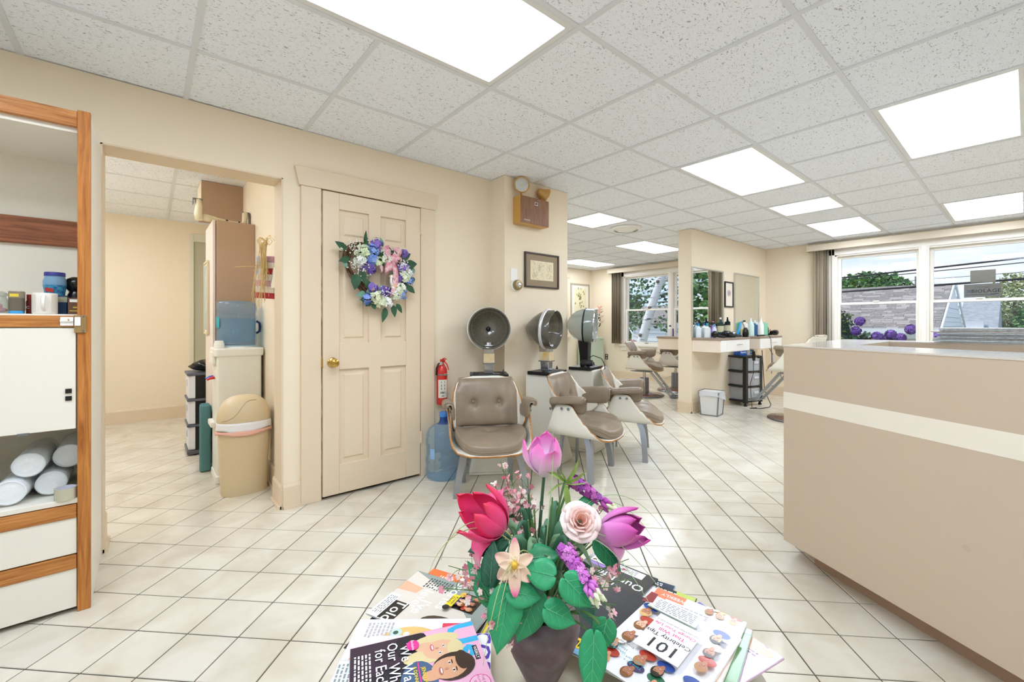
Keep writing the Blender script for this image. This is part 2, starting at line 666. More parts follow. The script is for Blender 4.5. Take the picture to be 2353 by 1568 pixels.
# walls
def wall(name, boxes, m=WALL):
    mb = MB()
    for b in boxes:
        mb.box(*b)
    return struct(mb.build(name, m))
YW = 2.985
wall('wall_left', [(-2.6, -0.18, YW, 3.17, 0, CEIL), (-0.18, 0.645, YW, 3.17, 2.062, CEIL), (0.645, 0.871, YW, 3.17, 0, CEIL),
                   (0.871, 1.585, YW, 3.17, 2.034, CEIL), (1.585, 2.29, YW, 3.17, 0, CEIL)])
wall('wall_center', [(2.275, 3.04, 2.8, 6.5, 0, CEIL)])
wall('wall_partition', [(5.395, 7.86, 2.8, 2.985, 0, CEIL)])
wall('wall_side', [(3.04, 8.0, 6.5, 6.7, 0, CEIL)])
W1, W2 = (3.42, 5.60), (-0.10, 1.86)
WZ0, WZ1 = 0.72, 2.19
fw_b = [(7.86, 8.0, -2.9, W2[0], 0, CEIL), (7.86, 8.0, W2[0], W2[1], 0, WZ0), (7.86, 8.0, W2[0], W2[1], WZ1, CEIL),
        (7.86, 8.0, W2[1], W1[0], 0, CEIL), (7.86, 8.0, W1[0], W1[1], 0, WZ0), (7.86, 8.0, W1[0], W1[1], WZ1, CEIL), (7.86, 8.0, W1[1], 6.5, 0, CEIL)]
wall('wall_far', fw_b)
wall('wall_right', [(-2.6, 8.0, -3.05, -2.9, 0, CEIL)])
wall('wall_rear', [(-2.75, -2.6, -2.9, -2.4, 0, CEIL), (-2.75, -2.6, 2.4, 3.17, 0, CEIL), (-2.75, -2.6, -2.4, 2.4, 0, 0.5), (-2.75, -2.6, -2.4, 2.4, 2.2, CEIL)])
wall('wall_alcove_back', [(-1.2, 0.408, 6.8, 6.95, 0, ZB), (0.408, 0.72, 6.8, 6.95, 2.30, ZB)])
wall('wall_alcove_left', [(-1.2, -1.05, 3.17, 6.95, 0, ZB)])
wall('wall_alcove_right', [(0.69, 0.80, 3.17, 6.95, 0, ZB)])
# side door frame and glass at the end of the alcove
d3 = struct(MB().box(0.408, 0.45, 6.78, 6.84, 0, 2.3).box(0.4505, 0.69, 6.78, 6.84, 2.2, 2.3).build('door_2', mat('sage_door_frame', '#dcd9c6', rough=0.4), bevel=0.003))
MB().box(0.45, 0.69, 6.80, 6.82, 0, 2.2).build('door_panel', mat('sage_glass_panel', '#b9b6a0', rough=0.25), d3)

# baseboards and trims
def base(name, poly, h=0.135, t=0.015, shoe=True):
    """board along a polyline, room on the left side of travel"""
    mb = MB()
    for (x0, y0), (x1, y1) in zip(poly, poly[1:]):
        d = Vector((x1 - x0, y1 - y0))
        L = d.length
        M = Matrix.Translation((x0, y0, 0)) @ Matrix.Rotation(math.atan2(d.y, d.x), 4, 'Z')
        e = 0.0
        mb.box(-e, L + e, 0, t, 0, h, 0, M)
        mb.prism([(0, h), (t, h), (t * 0.4, h + 0.02), (0, h + 0.02)], 0, L, 0, M @ Matrix(((0, 0, 1, 0), (1, 0, 0, 0), (0, 1, 0, 0), (0, 0, 0, 1))))
        mb.box(-e, L + e, 0, t + 0.012, 0, 0.018, 0, M)
    return struct(mb.build(name, TRIM))
base('baseboard_opening', [(0.645, 3.20), (0.645, 2.985), (0.752, 2.985)][::-1])
base('baseboard_left', [(2.275, 2.985), (1.71, 2.985)])
base('baseboard_column', [(3.04, 6.5), (3.04, 2.8), (2.275, 2.8), (2.275, 2.985)])
base('baseboard_partition', [(7.86, 2.985), (5.395, 2.985), (5.395, 2.8), (7.86, 2.8)][::-1] if False else [(7.86, 2.8), (5.395, 2.8), (5.395, 2.985), (7.86, 2.985)])
base('baseboard_far', [(7.86, 6.5), (7.86, 2.985)][::-1])
base('baseboard_window', [(7.86, -2.9), (7.86, 2.8)])
base('baseboard_side', [(7.86, 6.5), (3.04, 6.5)])
base('baseboard_alcove_back', [(0.408, 6.8), (-1.05, 6.8)])
base('baseboard_alcove_right', [(0.69, 3.17), (0.69, 6.8)])
base('baseboard_jamb', [(-0.18, 3.17), (-0.18, 2.985)][::-1] if False else [(-0.18, 3.19), (-0.18, 2.99)])

# light panels (each its own lamp)
LENS = mat('lit_acrylic_lens', '#ffffff', rough=0.5, emit='#e6f1ff', estr=PANEL_POWER)
LFRAME = mat('light_frame_enamel', '#e4e4e2', rough=0.4)
plabels = ['long prismatic ceiling light panel closest to the six panel door', 'lit ceiling panel over the floor beside the dryer chairs', 'small square lit ceiling panel before the partition wall',
           'lit ceiling panel close to the partition mirrors and window wall', 'large lit ceiling panel above the reception desk', 'lit ceiling panel beside the valance of the window with stickers',
           'lit ceiling panel cut off by the column with emergency light', 'lit ceiling panel beside the wall with the framed botanical print', 'lit ceiling panel between the round diffuser and the birch window',
           'assumed fill light panel out of view behind the reception table', 'assumed fill light panel out of view near the storefront', 'assumed fill light panel out of view behind the reception desk', 'assumed fill light panel out of view in the front corner of the shop']
for k, (a, b, c, d) in enumerate(PANELS):
    x0, x1, y0, y1 = GX + a * G, GX + b * G, GY + c * G, GY + d * G
    if k == 0:
        pass
    t = thing('ceiling_light', plabels[k], 'ceiling light', ((x0 + x1) / 2, (y0 + y1) / 2, CEIL), 0, 'fluorescent ceiling panels')
    w, h = (x1 - x0) / 2 - 0.012, (y1 - y0) / 2 - 0.012
    f = 0.03
    MB().box(-w, w, -h, -h + f, 0.0005, 0.03).box(-w, w, h - f, h, 0.0005, 0.03).box(-w, -w + f, -h + f, h - f, 0.0005, 0.03).box(w - f, w, -h + f, h - f, 0.0005, 0.03).build('frame', LFRAME, t, bevel=0.003)
    MB().box(-w + f, w - f, -h + f, h - f, 0.006, 0.012).build('diffuser', LENS, t)

t = thing('ceiling_light', 'ceiling light panel just inside the alcove behind the doorway', 'ceiling light', (-0.43, 3.72, ZB), 0, 'fluorescent ceiling panels')
MB().box(-0.61, 0.1, -0.305, -0.28, -0.006, 0.03).box(-0.61, 0.1, 0.28, 0.305, -0.006, 0.03).box(-0.61, -0.585, -0.28, 0.28, -0.006, 0.03).box(0.075, 0.1, -0.28, 0.28, -0.006, 0.03).build('frame', LFRAME, t, bevel=0.003)
MB().box(-0.585, 0.075, -0.28, 0.28, -0.004, 0.003).build('diffuser', LENS, t)

t = thing('ceiling_light', 'second ceiling light panel deep inside the alcove', 'ceiling light', (-0.72, 5.3, ZB), 0, 'fluorescent ceiling panels')
MB().box(-0.29, 0.29, -0.61, -0.585, -0.006, 0.03).box(-0.29, 0.29, 0.585, 0.61, -0.006, 0.03).box(-0.29, -0.265, -0.585, 0.585, -0.006, 0.03).box(0.265, 0.29, -0.585, 0.585, -0.006, 0.03).build('frame', LFRAME, t, bevel=0.003)
MB().box(-0.265, 0.265, -0.585, 0.585, -0.004, 0.003).build('diffuser', LENS, t)

# windows: two double-hung sashes each
def window(name, y0, y1, z0, z1, X=7.86, muls=None):
    root = struct(MB().box(X + 0.0, X + 0.14, y0, y0 + 0.035, z0, z1).box(X, X + 0.14, y1 - 0.035, y1, z0, z1).box(X, X + 0.14, y0, y1, z1 - 0.03, z1).box(X, X + 0.14, y0, y1, z0, z0 + 0.03).build(name, TRIMW, bevel=0.004))
    MB().box(X - 0.05, X + 0.02, y0 - 0.09, y1 + 0.09, z0 - 0.03, z0 + 0.005).build('window_sill', TRIMW, root, bevel=0.005)
    MB().box(X - 0.018, X, y0 - 0.07, y1 + 0.07, z0 - 0.12, z0 - 0.03).build('window_apron', TRIMW, root, bevel=0.004)
    cas = MB().box(X - 0.02, X, y0 - 0.075, y0 + 0.01, z0, z1 + 0.08).box(X - 0.02, X, y1 - 0.01, y1 + 0.075, z0, z1 + 0.08).box(X - 0.02, X, y0 - 0.075, y1 + 0.075, z1 - 0.01, z1 + 0.09)
    cas.build('window_casing', TRIMW, root, bevel=0.004)
    ym = (y0 + y1) / 2
    MB().box(X - 0.015, X + 0.14, ym - 0.05, ym + 0.05, z0, z1).box(X - 0.03, X - 0.015, ym - 0.025, ym + 0.025, z0, z1).build('window_mullion', TRIMW, root, bevel=0.004)
    zm = (z0 + z1) / 2
    for a, b in ((y0 + 0.035, ym - 0.05), (ym + 0.05, y1 - 0.035)):
        for lo, hi, xx in ((z0 + 0.03, zm + 0.018, X + 0.03), (zm - 0.018, z1 - 0.03, X + 0.075)):
            s = 0.035
            fr = MB().box(xx, xx + 0.035, a, a + s, lo, hi).box(xx, xx + 0.035, b - s, b, lo, hi).box(xx, xx + 0.035, a + s, b - s, lo, lo + s).box(xx, xx + 0.035, a + s, b - s, hi - s, hi)
            sash = fr.build('sash_frame', TRIMW, root, bevel=0.003)
            MB().box(xx + 0.015, xx + 0.019, a + s, b - s, lo + s, hi - s).build('window_pane', PANE, sash)
        MB().box(X + 0.012, X + 0.032, (a + b) / 2 - 0.035, (a + b) / 2 + 0.035, zm + 0.018, zm + 0.032).build('sash_lock', WHITE, root, bevel=0.004)
        MB().box(X + 0.026, X + 0.03, (a + b) / 2 - 0.04, (a + b) / 2 + 0.04, z0 + 0.035, z0 + 0.05).build('sash_lift', STEEL, root)
    return root
window('window_1', *W1, WZ0, WZ1)
window('window_2', *W2, WZ0, WZ1)
# unseen storefront glazing behind the viewer, assumed for its daylight fill
w3 = struct(MB().box(-2.72, -2.62, -2.4, -2.34, 0.5, 2.2).box(-2.72, -2.62, 2.34, 2.4, 0.5, 2.2).box(-2.72, -2.62, -2.4, 2.4, 2.14, 2.2).box(-2.72, -2.62, -2.4, 2.4, 0.5, 0.56)
            .box(-2.72, -2.62, -0.83, -0.77, 0.5, 2.2).box(-2.72, -2.62, 0.77, 0.83, 0.5, 2.2).build('unseen_window', TRIMW))
for a, b in ((-2.34, -0.83), (-0.77, 0.77), (0.83, 2.34)):
    MB().box(-2.675, -2.67, a, b, 0.56, 2.14).build('window_pane', PANE, w3)

# valances and stacked vertical blinds
VAL = mat('valance_beige', '#ddcfba', rough=0.6)
SLAT = mat('blind_fabric_taupe', '#b7a68f', rough=0.8)
SLAT2 = mat('blind_fabric_pale', '#d2c6b2', rough=0.8)
SLAT3 = mat('blind_fabric_grey', '#8f8676', rough=0.85)
for nm, y0, y1, lab, ys in (('a', 3.15, 5.93, 'taupe vertical blinds drawn back beside the birch tree window', [5.845 - 0.032 * k for k in range(8)]),
                            ('b', -0.6, 2.18, 'beige vertical blinds drawn back beside the window with stickers', [2.10 - 0.032 * k for k in range(8)])):
    t = thing('vertical_blind', lab, 'blind', (7.74, (y0 + y1) / 2, 2.26))
    yc = (y0 + y1) / 2
    MB().box(-0.03, -0.015, y0 - yc, y1 - yc, 0.0, 0.095).box(-0.015, 0.12, y1 - yc - 0.012, y1 - yc, 0, 0.095).box(-0.015, 0.12, y0 - yc, y0 - yc + 0.012, 0, 0.095).build('valance', VAL, t, bevel=0.003)
    MB().box(0.03, 0.07, y0 - yc + 0.02, y1 - yc - 0.02, 0.045, 0.075).build('head_rail', WHITE, t)
    for k, y in enumerate(ys):
        a = R(12 + 9 * math.sin(k * 2.1))
        n = 6
        z0 = -1.52
        pts = [(-0.04 + 0.08 * i / n, 0.004 * math.sin(math.pi * i / n)) for i in range(n + 1)]
        mb = MB()
        vv = [(px, py, z) for z in (z0, 0.045) for px, py in pts]
        mb.add(vv, [(i, i + 1, n + 2 + i, n + 1 + i) for i in range(n)])
        mb.build('blind_slat', (SLAT, SLAT2, SLAT3)[(k * 2 + (k > 4)) % 3] if nm == 'b' else (SLAT3, SLAT)[k % 2], t, M=T(0.05, y - yc, 0, rz=a), solid=0.0015, smooth=60)
# ================================================================ door, cabinet, desk
# six-panel door and its casing
dr = struct(MB().box(0.876, 0.98, 2.955, 2.995, 0.022, 2.028).box(1.463, 1.580, 2.955, 2.995, 0.022, 2.028).box(1.183, 1.269, 2.955, 2.995, 0.022, 2.028)
            .box(0.98, 1.463, 2.9551, 2.995, 1.92, 2.028).box(0.98, 1.463, 2.9551, 2.995, 1.645, 1.72).box(0.98, 1.463, 2.9551, 2.995, 0.85, 1.027).box(0.98, 1.463, 2.9551, 2.995, 0.022, 0.217)
            .build('door_1', TRIM, bevel=0.003))
for x0, x1 in ((0.98, 1.183), (1.269, 1.463)):
    for z0, z1 in ((1.72, 1.92), (1.027, 1.645), (0.217, 0.85)):
        m = 0.03
        mb = MB().box(x0, x1, 2.972, 2.99, z0, z1)
        P = [(x0 + m, z0 + m), (x1 - m, z0 + m), (x1 - m, z1 - m), (x0 + m, z1 - m)]
        Q = [(x0 + m + 0.012, z0 + m + 0.012), (x1 - m - 0.012, z0 + m + 0.012), (x1 - m - 0.012, z1 - m - 0.012), (x0 + m + 0.012, z1 - m - 0.012)]
        mb.add([(a, 2.972, b) for a, b in P] + [(a, 2.963, b) for a, b in Q], [(0, 1, 5, 4), (1, 2, 6, 5), (2, 3, 7, 6), (3, 0, 4, 7), (4, 5, 6, 7)])
        mb.build('door_panel', TRIM, dr)
kb = MB().lathe([(0.033, 0), (0.033, 0.004), (0.028, 0.009), (0.012, 0.012), (0.011, 0.03), (0.024, 0.036), (0.029, 0.048), (0.026, 0.06), (0.012, 0.066), (0.0, 0.067)], 24, M=aim((0.935, 2.955, 0.90), (0, -1, 0)))
kb.build('door_knob', BRASS, dr, smooth=40)
for z in (1.875, 0.30):
    MB().cyl((1.586, 2.95, z - 0.045), (1.586, 2.95, z + 0.045), 0.007, 10).box(1.560, 1.586, 2.9535, 2.956, z - 0.045, z + 0.045).build('hinge', TRIM, dr)
MB().box(0.868, 0.8775, 2.956, 2.99, 0.87, 0.93).build('strike_plate', BRASS, dr)
t1 = struct(MB().box(0.747, 0.868, 2.962, YW, 0.0, 2.037).box(1.588, 1.706, 2.962, YW, 0.0, 2.037)
            .add([(0.734, 2.955, 2.037), (1.712, 2.955, 2.037), (1.737, 2.955, 2.155), (0.708, 2.955, 2.155), (0.734, YW, 2.037), (1.712, YW, 2.037), (1.737, YW, 2.155), (0.708, YW, 2.155)],
                 [(0, 1, 2, 3), (7, 6, 5, 4), (0, 4, 5, 1), (1, 5, 6, 2), (2, 6, 7, 3), (3, 7, 4, 0)]).build('trim_1', TRIM, bevel=0.003))
MB().box(0.86, 0.876, 2.975, 3.17, 0, 2.034).box(1.58, 1.592, 2.975, 3.17, 0, 2.034).box(0.86, 1.592, 2.975, 3.17, 2.028, 2.034).build('door_jamb', mat('worn_jamb_paint', '#d9c6ac', rough=0.6, var=0.6, vscale=14, vcol='#8a6a4c'), t1)
MB().box(0.876, 1.585, 3.0, 3.01, 0, 2.03).build('gap_shade', mat('dark_gap', '#1a1715'), t1)  # dark sheet behind the leaf, standing in for the shade in its gaps
# lining of the open doorway
struct(MB().box(-0.182, -0.172, 2.981, 3.175, 0, 2.062).box(0.638, 0.648, 2.981, 3.175, 0, 2.062).box(-0.18, 0.645, 2.981, 3.175, 2.055, 2.064).build('trim_2', TRIM))

# tall storage cabinet
CABW = mat('cream_melamine', '#ece7da', rough=0.4)
cab = thing('storage_cabinet', 'tall cream cabinet with oak edges, open shelves and drawers beside the doorway', 'cabinet', (-0.65, 2.72, 0))
def cb_(n, x0, x1, y0, y1, z0, z1, m, bev=0.002, par=None):
    return MB().box(x0 + 0.65, x1 + 0.65, y0 - 2.72, y1 - 2.72, z0, z1).build(n, m, par or cab, bevel=bev)
XL = -1.12
cb_('side_panel', -0.2, -0.176, 2.475, 2.978, 0.0, 2.0, CABW)
cb_('side_panel', XL, XL + 0.02, 2.475, 2.978, 0.0, 2.0, CABW)
cb_('back_panel', XL + 0.02, -0.2, 2.965, 2.978, 0.03, 1.99, CABW)
cb_('top_panel', XL + 0.02, -0.2, 2.475, 2.965, 1.925, 2.0, CABW)
cb_('stile', -0.2145, -0.176, 2.448, 2.475, 0.0, 2.012, OAK)
cb_('stile', XL, XL + 0.04, 2.448, 2.475, 0.0, 2.012, OAK)
cb_('top_rail', XL + 0.04, -0.2145, 2.452, 2.475, 1.945, 2.006, OAKX)
cb_('back_rail', XL + 0.02, -0.2, 2.945, 2.965, 1.521, 1.645, DARKOAK)
cb_('shelf', XL + 0.02, -0.2, 2.476, 2.965, 1.175, 1.1925, CABW)
cb_('shelf_edging', XL + 0.04, -0.2155, 2.45, 2.476, 1.141, 1.186, OAKX)
fd = cb_('flap_door', XL + 0.04, -0.219, 2.452, 2.472, 0.735, 1.137, CABW)
for z0, z1 in ((0.878, 0.896), (0.849, 0.867)):
    cb_('magnet_pad', -0.248, -0.23, 2.447, 2.452, z0, z1, BLACK, 0.001, fd)
cb_('flap_hinge', -0.375, -0.345, 2.448, 2.453, 0.728, 0.738, STEEL, 0.001, fd)
cb_('lower_shelf', XL + 0.02, -0.2, 2.456, 2.965, 0.435, 0.455, CABW)
for z0, zs, z1 in ((0.235, 0.378, 0.432), (0.02, 0.175, 0.230)):
    d = cb_('drawer_front', XL + 0.04, -0.2165, 2.455, 2.475, z0, zs, CABW)
    cb_('drawer_pull_strip', XL + 0.04, -0.2165, 2.450, 2.475, zs, z1, OAKX, 0.003, d)
cb_('divider', XL + 0.02, -0.2, 2.48, 2.965, 0.229, 0.235, CABW)
# barrel bolt on its wooden block
blk = cb_('latch_block', -0.223, -0.188, 2.441, 2.449, 1.118, 1.189, wood('worn_block_wood', '#a98a58', '#7a6038', axis=2), 0.002)
lt = cb_('slide_latch', -0.262, -0.2245, 2.444, 2.4495, 1.146, 1.181, WHITE, 0.002)
MB().cyl((-0.262, 2.4425, 1.1655), (-0.225, 2.4425, 1.1655), 0.0048, 10, M=T(0.65, -2.72, 0)).build('bolt', WHITE, lt)
MB().cyl((-0.238, 2.4425, 1.166), (-0.238, 2.432, 1.172), 0.0028, 8, M=T(0.65, -2.72, 0)).build('bolt_knob', BRASS, lt)
kp = cb_('latch_keeper', -0.2215, -0.204, 2.4365, 2.441, 1.146, 1.181, WHITE, 0.0015)
for z in (1.125, 1.183):
    MB().lathe([(0.0035, 0), (0.0025, 0.0012), (0, 0.0012)], 10, M=T(0.65 - 0.196, -2.72 + 2.441, z) @ Matrix.Rotation(R(90), 4, 'X')).build('screw', STEEL, blk)

# things on the upper shelf
SZ = 1.1935
def lz(n, prof, m, par=None, seg=24, smooth=50, **k):
    return MB().lathe(prof, seg, **k).build(n, m, par, smooth=smooth)
mug = thing('coffee_mug', 'white ceramic mug with pale panels on the cabinet shelf', 'mug', (-0.314, 2.535, SZ))
lz('body', [(0.0, 0), (0.034, 0), (0.0365, 0.004), (0.0365, 0.08), (0.036, 0.083), (0.0335, 0.083), (0.0335, 0.008), (0, 0.006)], mat('mug_glaze', '#efece4', rough=0.15), mug, 32)
hp = [(0.002 + 0.0, -0.035 - 0.024 * math.sin(a), 0.043 + 0.028 * math.cos(a)) for a in [math.pi * i / 12 for i in range(13)]]
MB().tube(hp, 0.006, 8).build('handle', mat('mug_glaze'), mug, smooth=60)
for a in (-50, 50):
    MB().grid(lambda u, v: (0.0368 * math.sin(R(a - 14 + 28 * u)), -0.0368 * math.cos(R(a - 14 + 28 * u)), 0.006 + 0.07 * v), 6, 1).build('panel_print', mat('mug_panel', '#dcd6c8', rough=0.2), mug, smooth=60)
cr = thing('creamer_jar', 'tall blue plastic jar with violet lid behind the white mug', 'jar', (-0.301, 2.665, SZ))
lz('body', [(0.0, 0), (0.032, 0), (0.034, 0.01), (0.031, 0.06), (0.0305, 0.09), (0.036, 0.125), (0.0365, 0.14), (0.031, 0.158), (0.031, 0.162), (0, 0.162)], mat('creamer_blue', '#7fa6c4', rough=0.3), cr)
lz('label_band', [(0.0345, 0.012), (0.0318, 0.06), (0.0313, 0.09), (0.0362, 0.124)], mat('creamer_label', '#2a4f96', rough=0.35, var=0.5, vscale=90, vcol='#3fa2c4'), cr, cap0=False, cap1=False)
MB().grid(lambda u, v: (0.0345 * math.sin(R(-50 + 50 * u)), -0.0345 * math.cos(R(-50 + 50 * u)), 0.098 + 0.016 * v - 0.006 * u), 6, 1).build('red_banner', mat('label_red', '#b8352c'), cr)
lz('lid', [(0.0, 0.162), (0.0325, 0.162), (0.0325, 0.176), (0.031, 0.179), (0, 0.179)], mat('violet_lid', '#3a3d8f', rough=0.4), cr)
tag(MB().prism(rrect(0.027, 0.05, 0.004), 0, 0.078).build('tea_box', [mat('navy_card', '#22406e', rough=0.5)], bevel=0.001), 'narrow navy box between the mug and the brown box', 'box').location = (-0.269, 2.60, SZ)
bo = bpy.data.objects['tea_box']
MB().box(-0.0137, 0.0137, -0.0253, -0.025, 0.05, 0.072).build('label_band', mat('gold_print', '#a5a98f'), bo)
bb = thing('cocoa_box', 'brown cocoa carton at the end of the cabinet shelf', 'box', (-0.229, 2.57, SZ))
MB().box(-0.021, 0.021, -0.03, 0.03, 0, 0.068).build('carton', mat('brown_card', '#6b4a38', rough=0.6), bb, bevel=0.001)
MB().box(-0.016, 0.018, -0.0304, -0.03, 0.050, 0.062).build('paper_label', WHITE, bb)
MB().box(-0.016, 0.01, -0.0304, -0.03, 0.012, 0.016).box(-0.006, 0.006, -0.0304, -0.03, 0.026, 0.031).build('yellow_print', mat('yellow_print', '#d2b53f'), bb)
bw = thing('black_jar', 'dark coffee jar with rounded black lid in the shelf corner', 'jar', (-0.238, 2.69, SZ))
lz('body', [(0, 0), (0.03, 0), (0.033, 0.01), (0.031, 0.08), (0.024, 0.1), (0, 0.1)], mat('dark_glass_jar', '#1c1216', rough=0.2), bw)
lz('lid', [(0.024, 0.1), (0.034, 0.115), (0.036, 0.135), (0.032, 0.155), (0.015, 0.165), (0, 0.165)], mat('black_gloss_lid', '#14100e', rough=0.2), bw)
hj = thing('coffee_jar', 'squat clear coffee jar with blue base on the cabinet shelf', 'jar', (-0.392, 2.555, SZ))
MB().prism(rrect(0.040, 0.036, 0.01), 0.0, 0.012).build('base_cap', mat('sky_blue_cap', '#3f9bd6', rough=0.4), hj, bevel=0.002)
MB().prism(rrect(0.039, 0.035, 0.01), 0.012, 0.062).build('coffee', mat('coffee_brown', '#3d1f16', rough=0.35), hj)
MB().prism(rrect(0.043, 0.039, 0.011), 0.012, 0.088).build('glass_body', film_mat('smoky_jar_glass', '#a39785', 0.6), hj, bevel=0.002)
MB().box(-0.016, 0.008, -0.0202, -0.0198, 0.066, 0.078).build('paper_label', mat('yellow_label', '#dfc53f'), hj)
rj = thing('spice_jar', 'little red labelled jar half hidden behind the mug', 'jar', (-0.362, 2.585, SZ))
lz('body', [(0, 0), (0.011, 0), (0.011, 0.05), (0.008, 0.058), (0, 0.058)], mat('dark_red_label', '#7d1f1c', rough=0.4), rj, 16)
lz('lid', [(0.0092, 0.058), (0.0092, 0.078), (0, 0.078)], mat('red_lid', '#8c2622', rough=0.4), rj, 16)
v, f = text_geo('C', 0.014, 0.02)
MB().add(v, f, 0, T(-0.004, -0.0113, 0.026, rx=R(90))).build('lettering', WHITE, rj)
gj = thing('candy_jar', 'clear glass jar with pink sweets at the cabinet edge', 'jar', (-0.446, 2.56, SZ))
lz('glass_body', [(0, 0), (0.032, 0), (0.034, 0.01), (0.034, 0.045), (0.028, 0.06), (0.026, 0.068), (0, 0.068)], film_mat('pale_jar_glass', '#c8cdc2', 0.72), gj)
lz('glass_lid', [(0.029, 0.068), (0.030, 0.078), (0.02, 0.086), (0, 0.088)], film_mat('pale_jar_glass', '#c8cdc2', 0.72), gj)
MB().ell((0.008, 0, 0.014), (0.022, 0.018, 0.01), 10, 6).ell((0.004, -0.005, 0.03), (0.014, 0.012, 0.012), 8, 6).build('sweets', mat('pink_sweets', '#d86a86', rough=0.5), gj, smooth=60)
# foam cup sleeves in clear bags and the tape roll on the lower shelf
LZ = 0.4555
FOAM = mat('white_foam', '#f4f5f4', rough=0.6)
BAG = film_mat('clear_bag_film', '#f2f5f8', 0.84, rough=0.1)
for k, (x, z, y0, tilt, lab) in enumerate(((-0.404, LZ + 0.052, 2.50, -3, 'bagged sleeve of foam cups lying lowest on the cabinet shelf'), (-0.357, LZ + 0.143, 2.525, -1, 'bagged sleeve of foam cups on top of the other sleeves'),
                                           (-0.298, LZ + 0.052, 2.55, 1, 'bagged sleeve of foam cups lying behind the tape roll'), (-0.2518, LZ + 0.147, 2.58, 0, 'bagged sleeve of foam cups raised against the oak post'))):
    L_ = 0.30 if k else 0.33
    r0 = 0.0465
    t = thing('foam_cup_sleeve', lab, 'cups', (x, y0, z), R(tilt), 'foam cup sleeves in the cabinet')
    MA = Matrix.Rotation(R(-90), 4, 'X')
    prof = [(0, 0.004), (r0 - 0.005, 0.004), (r0 - 0.004, 0.0), (r0, 0.002)]
    for q in range(9):
        prof += [(r0, 0.01 + q * L_ / 10), (r0 - 0.0025, 0.012 + q * L_ / 10)]
    prof += [(r0 - 0.012, L_), (0, L_)]
    lz('cups', prof, FOAM, t, 28, M=MA)
    pr = [(0.018, -0.03), (0.03, -0.022), (r0 * 0.9, -0.012), (r0 + 0.002, 0.0), (r0 + 0.003, 0.1), (r0 + 0.002, L_), (0.03, L_ + 0.012)]
    MB().grid(lambda u, v: (lambda a, p: ((p[0] + 0.002 * math.sin(5 * a + 9 * v)) * math.cos(a), (p[0] + 0.002 * math.sin(4 * a + 7 * v)) * math.sin(a), p[1]))(2 * math.pi * u, pr[int(round(v * 6))]), 28, 6, M=MA, closed_u=True).build('plastic_bag', BAG, t, smooth=180)
tp = thing('tape_roll', 'roll of clear packing tape standing on the cabinet shelf', 'tape', (-0.249, 2.475, LZ))
lz('tape', [(0.03, 0.0), (0.0335, 0.0), (0.0335, 0.045), (0.03, 0.045), (0.03, 0.0)], film_mat('amber_clear_tape', '#ddd8c0', 0.35), tp, 32, cap0=False, cap1=False)
lz('core', [(0.0285, 0.0005), (0.0298, 0.0005), (0.0298, 0.0445), (0.0285, 0.0445), (0.0285, 0.0005)], mat('cardboard_core', '#d8dbe8'), tp, 32, cap0=False, cap1=False)
bx = thing('cookie_tin', 'brown and teal tin at the open edge of the lower shelf', 'tin', (-0.51, 2.60, LZ))
lz('body', [(0, 0), (0.05, 0), (0.05, 0.05), (0, 0.05)], mat('tin_brown', '#5a3322', rough=0.35), bx)
lz('lid', [(0.052, 0.045), (0.052, 0.066), (0.048, 0.072), (0, 0.074)], mat('tin_teal', '#3d8aa0', rough=0.3, var=0.7, vscale=60, vcol='#b06a38'), bx)

# reception desk: slanted front, wide ledge round a lower worktop
dk = thing('reception_desk', 'taupe laminate reception desk with cream stripe and wide ledge', 'desk', (2.4, 0.3, 0))
A, B2 = Vector((2.378, 0.766)), Vector((3.65, 0.806))
fd_ = Vector((-0.397, -0.759)).normalized()
nf = Vector((0.886, -0.463))
E_ = A + fd_ * 2.0
O = Vector((2.4, 0.3))
Cc = Vector((3.65, -1.05))
def rel(ps):
    return [((p - O).x, (p - O).y) for p in map(Vector, ps)]
def desk_ring(in0, z0, z1, name, m, bev=0.002, par=dk, ledge=0.375, side=0.255, back=0.265):
    a_out, b_out = A + nf * in0 + Vector((0, -in0)) , B2 + Vector((-in0, -in0))
    e_out = E_ + nf * in0
    c_out = Cc + Vector((-in0, 0))
    ai = A + nf * ledge / 0.886 * 0.886
    # inner corners
    t0 = (0.786 - side)
    k = ((A + nf * ledge).y - t0) / (-fd_.y)
    a_in = (A + nf * ledge) + fd_ * k
    b_in = Vector((3.65 - back, t0))
    e_in = E_ + nf * ledge
    c_in = Vector((3.65 - back, Cc.y))
    mb = MB()
    mb.prism(rel([a_out, e_out, e_in, a_in]), z0, z1)
    mb.prism(rel([a_out, a_in, b_in, b_out]), z0, z1)
    mb.prism(rel([b_out, b_in, c_in, c_out]), z0, z1)
    return mb.build(name, m, par)
SHINY = mat('pale_desk_laminate', '#d9d2c8', rough=0.12, spec=0.6)
desk_ring(0.0, 0.10, 0.7465, 'lower_body', TAUPE)
desk_ring(-0.0006, 0.7465, 0.824, 'cream_stripe', CREAM)
desk_ring(0.0, 0.824, 1.044, 'upper_body', TAUPE)
desk_ring(-0.0015, 1.044, 1.0505, 'ledge_top', SHINY)
desk_ring(0.075, 0.0, 0.10, 'toe_kick', mat('brown_toe_kick', '#a98b74', rough=0.5), ledge=0.3, side=0.2, back=0.2)
inner = rel([(2.75, 0.53), (2.0, -0.9), (3.385, -1.0), (3.385, 0.53)])
MB().prism(inner, 0.72, 0.745).build('worktop', mat('grey_worktop', '#8e8a86', rough=0.35), dk)
MB().lathe([(0, 0), (0.012, 0.0002), (0.0, 0.0003)], 12, M=aim((A.x + fd_.x * 0.72 - O.x, A.y + fd_.y * 0.72 - O.y, 0.42), (-nf.x, -nf.y, 0))).build('smudge', mat('desk_smudge', '#c3b09b', rough=0.5), dk)
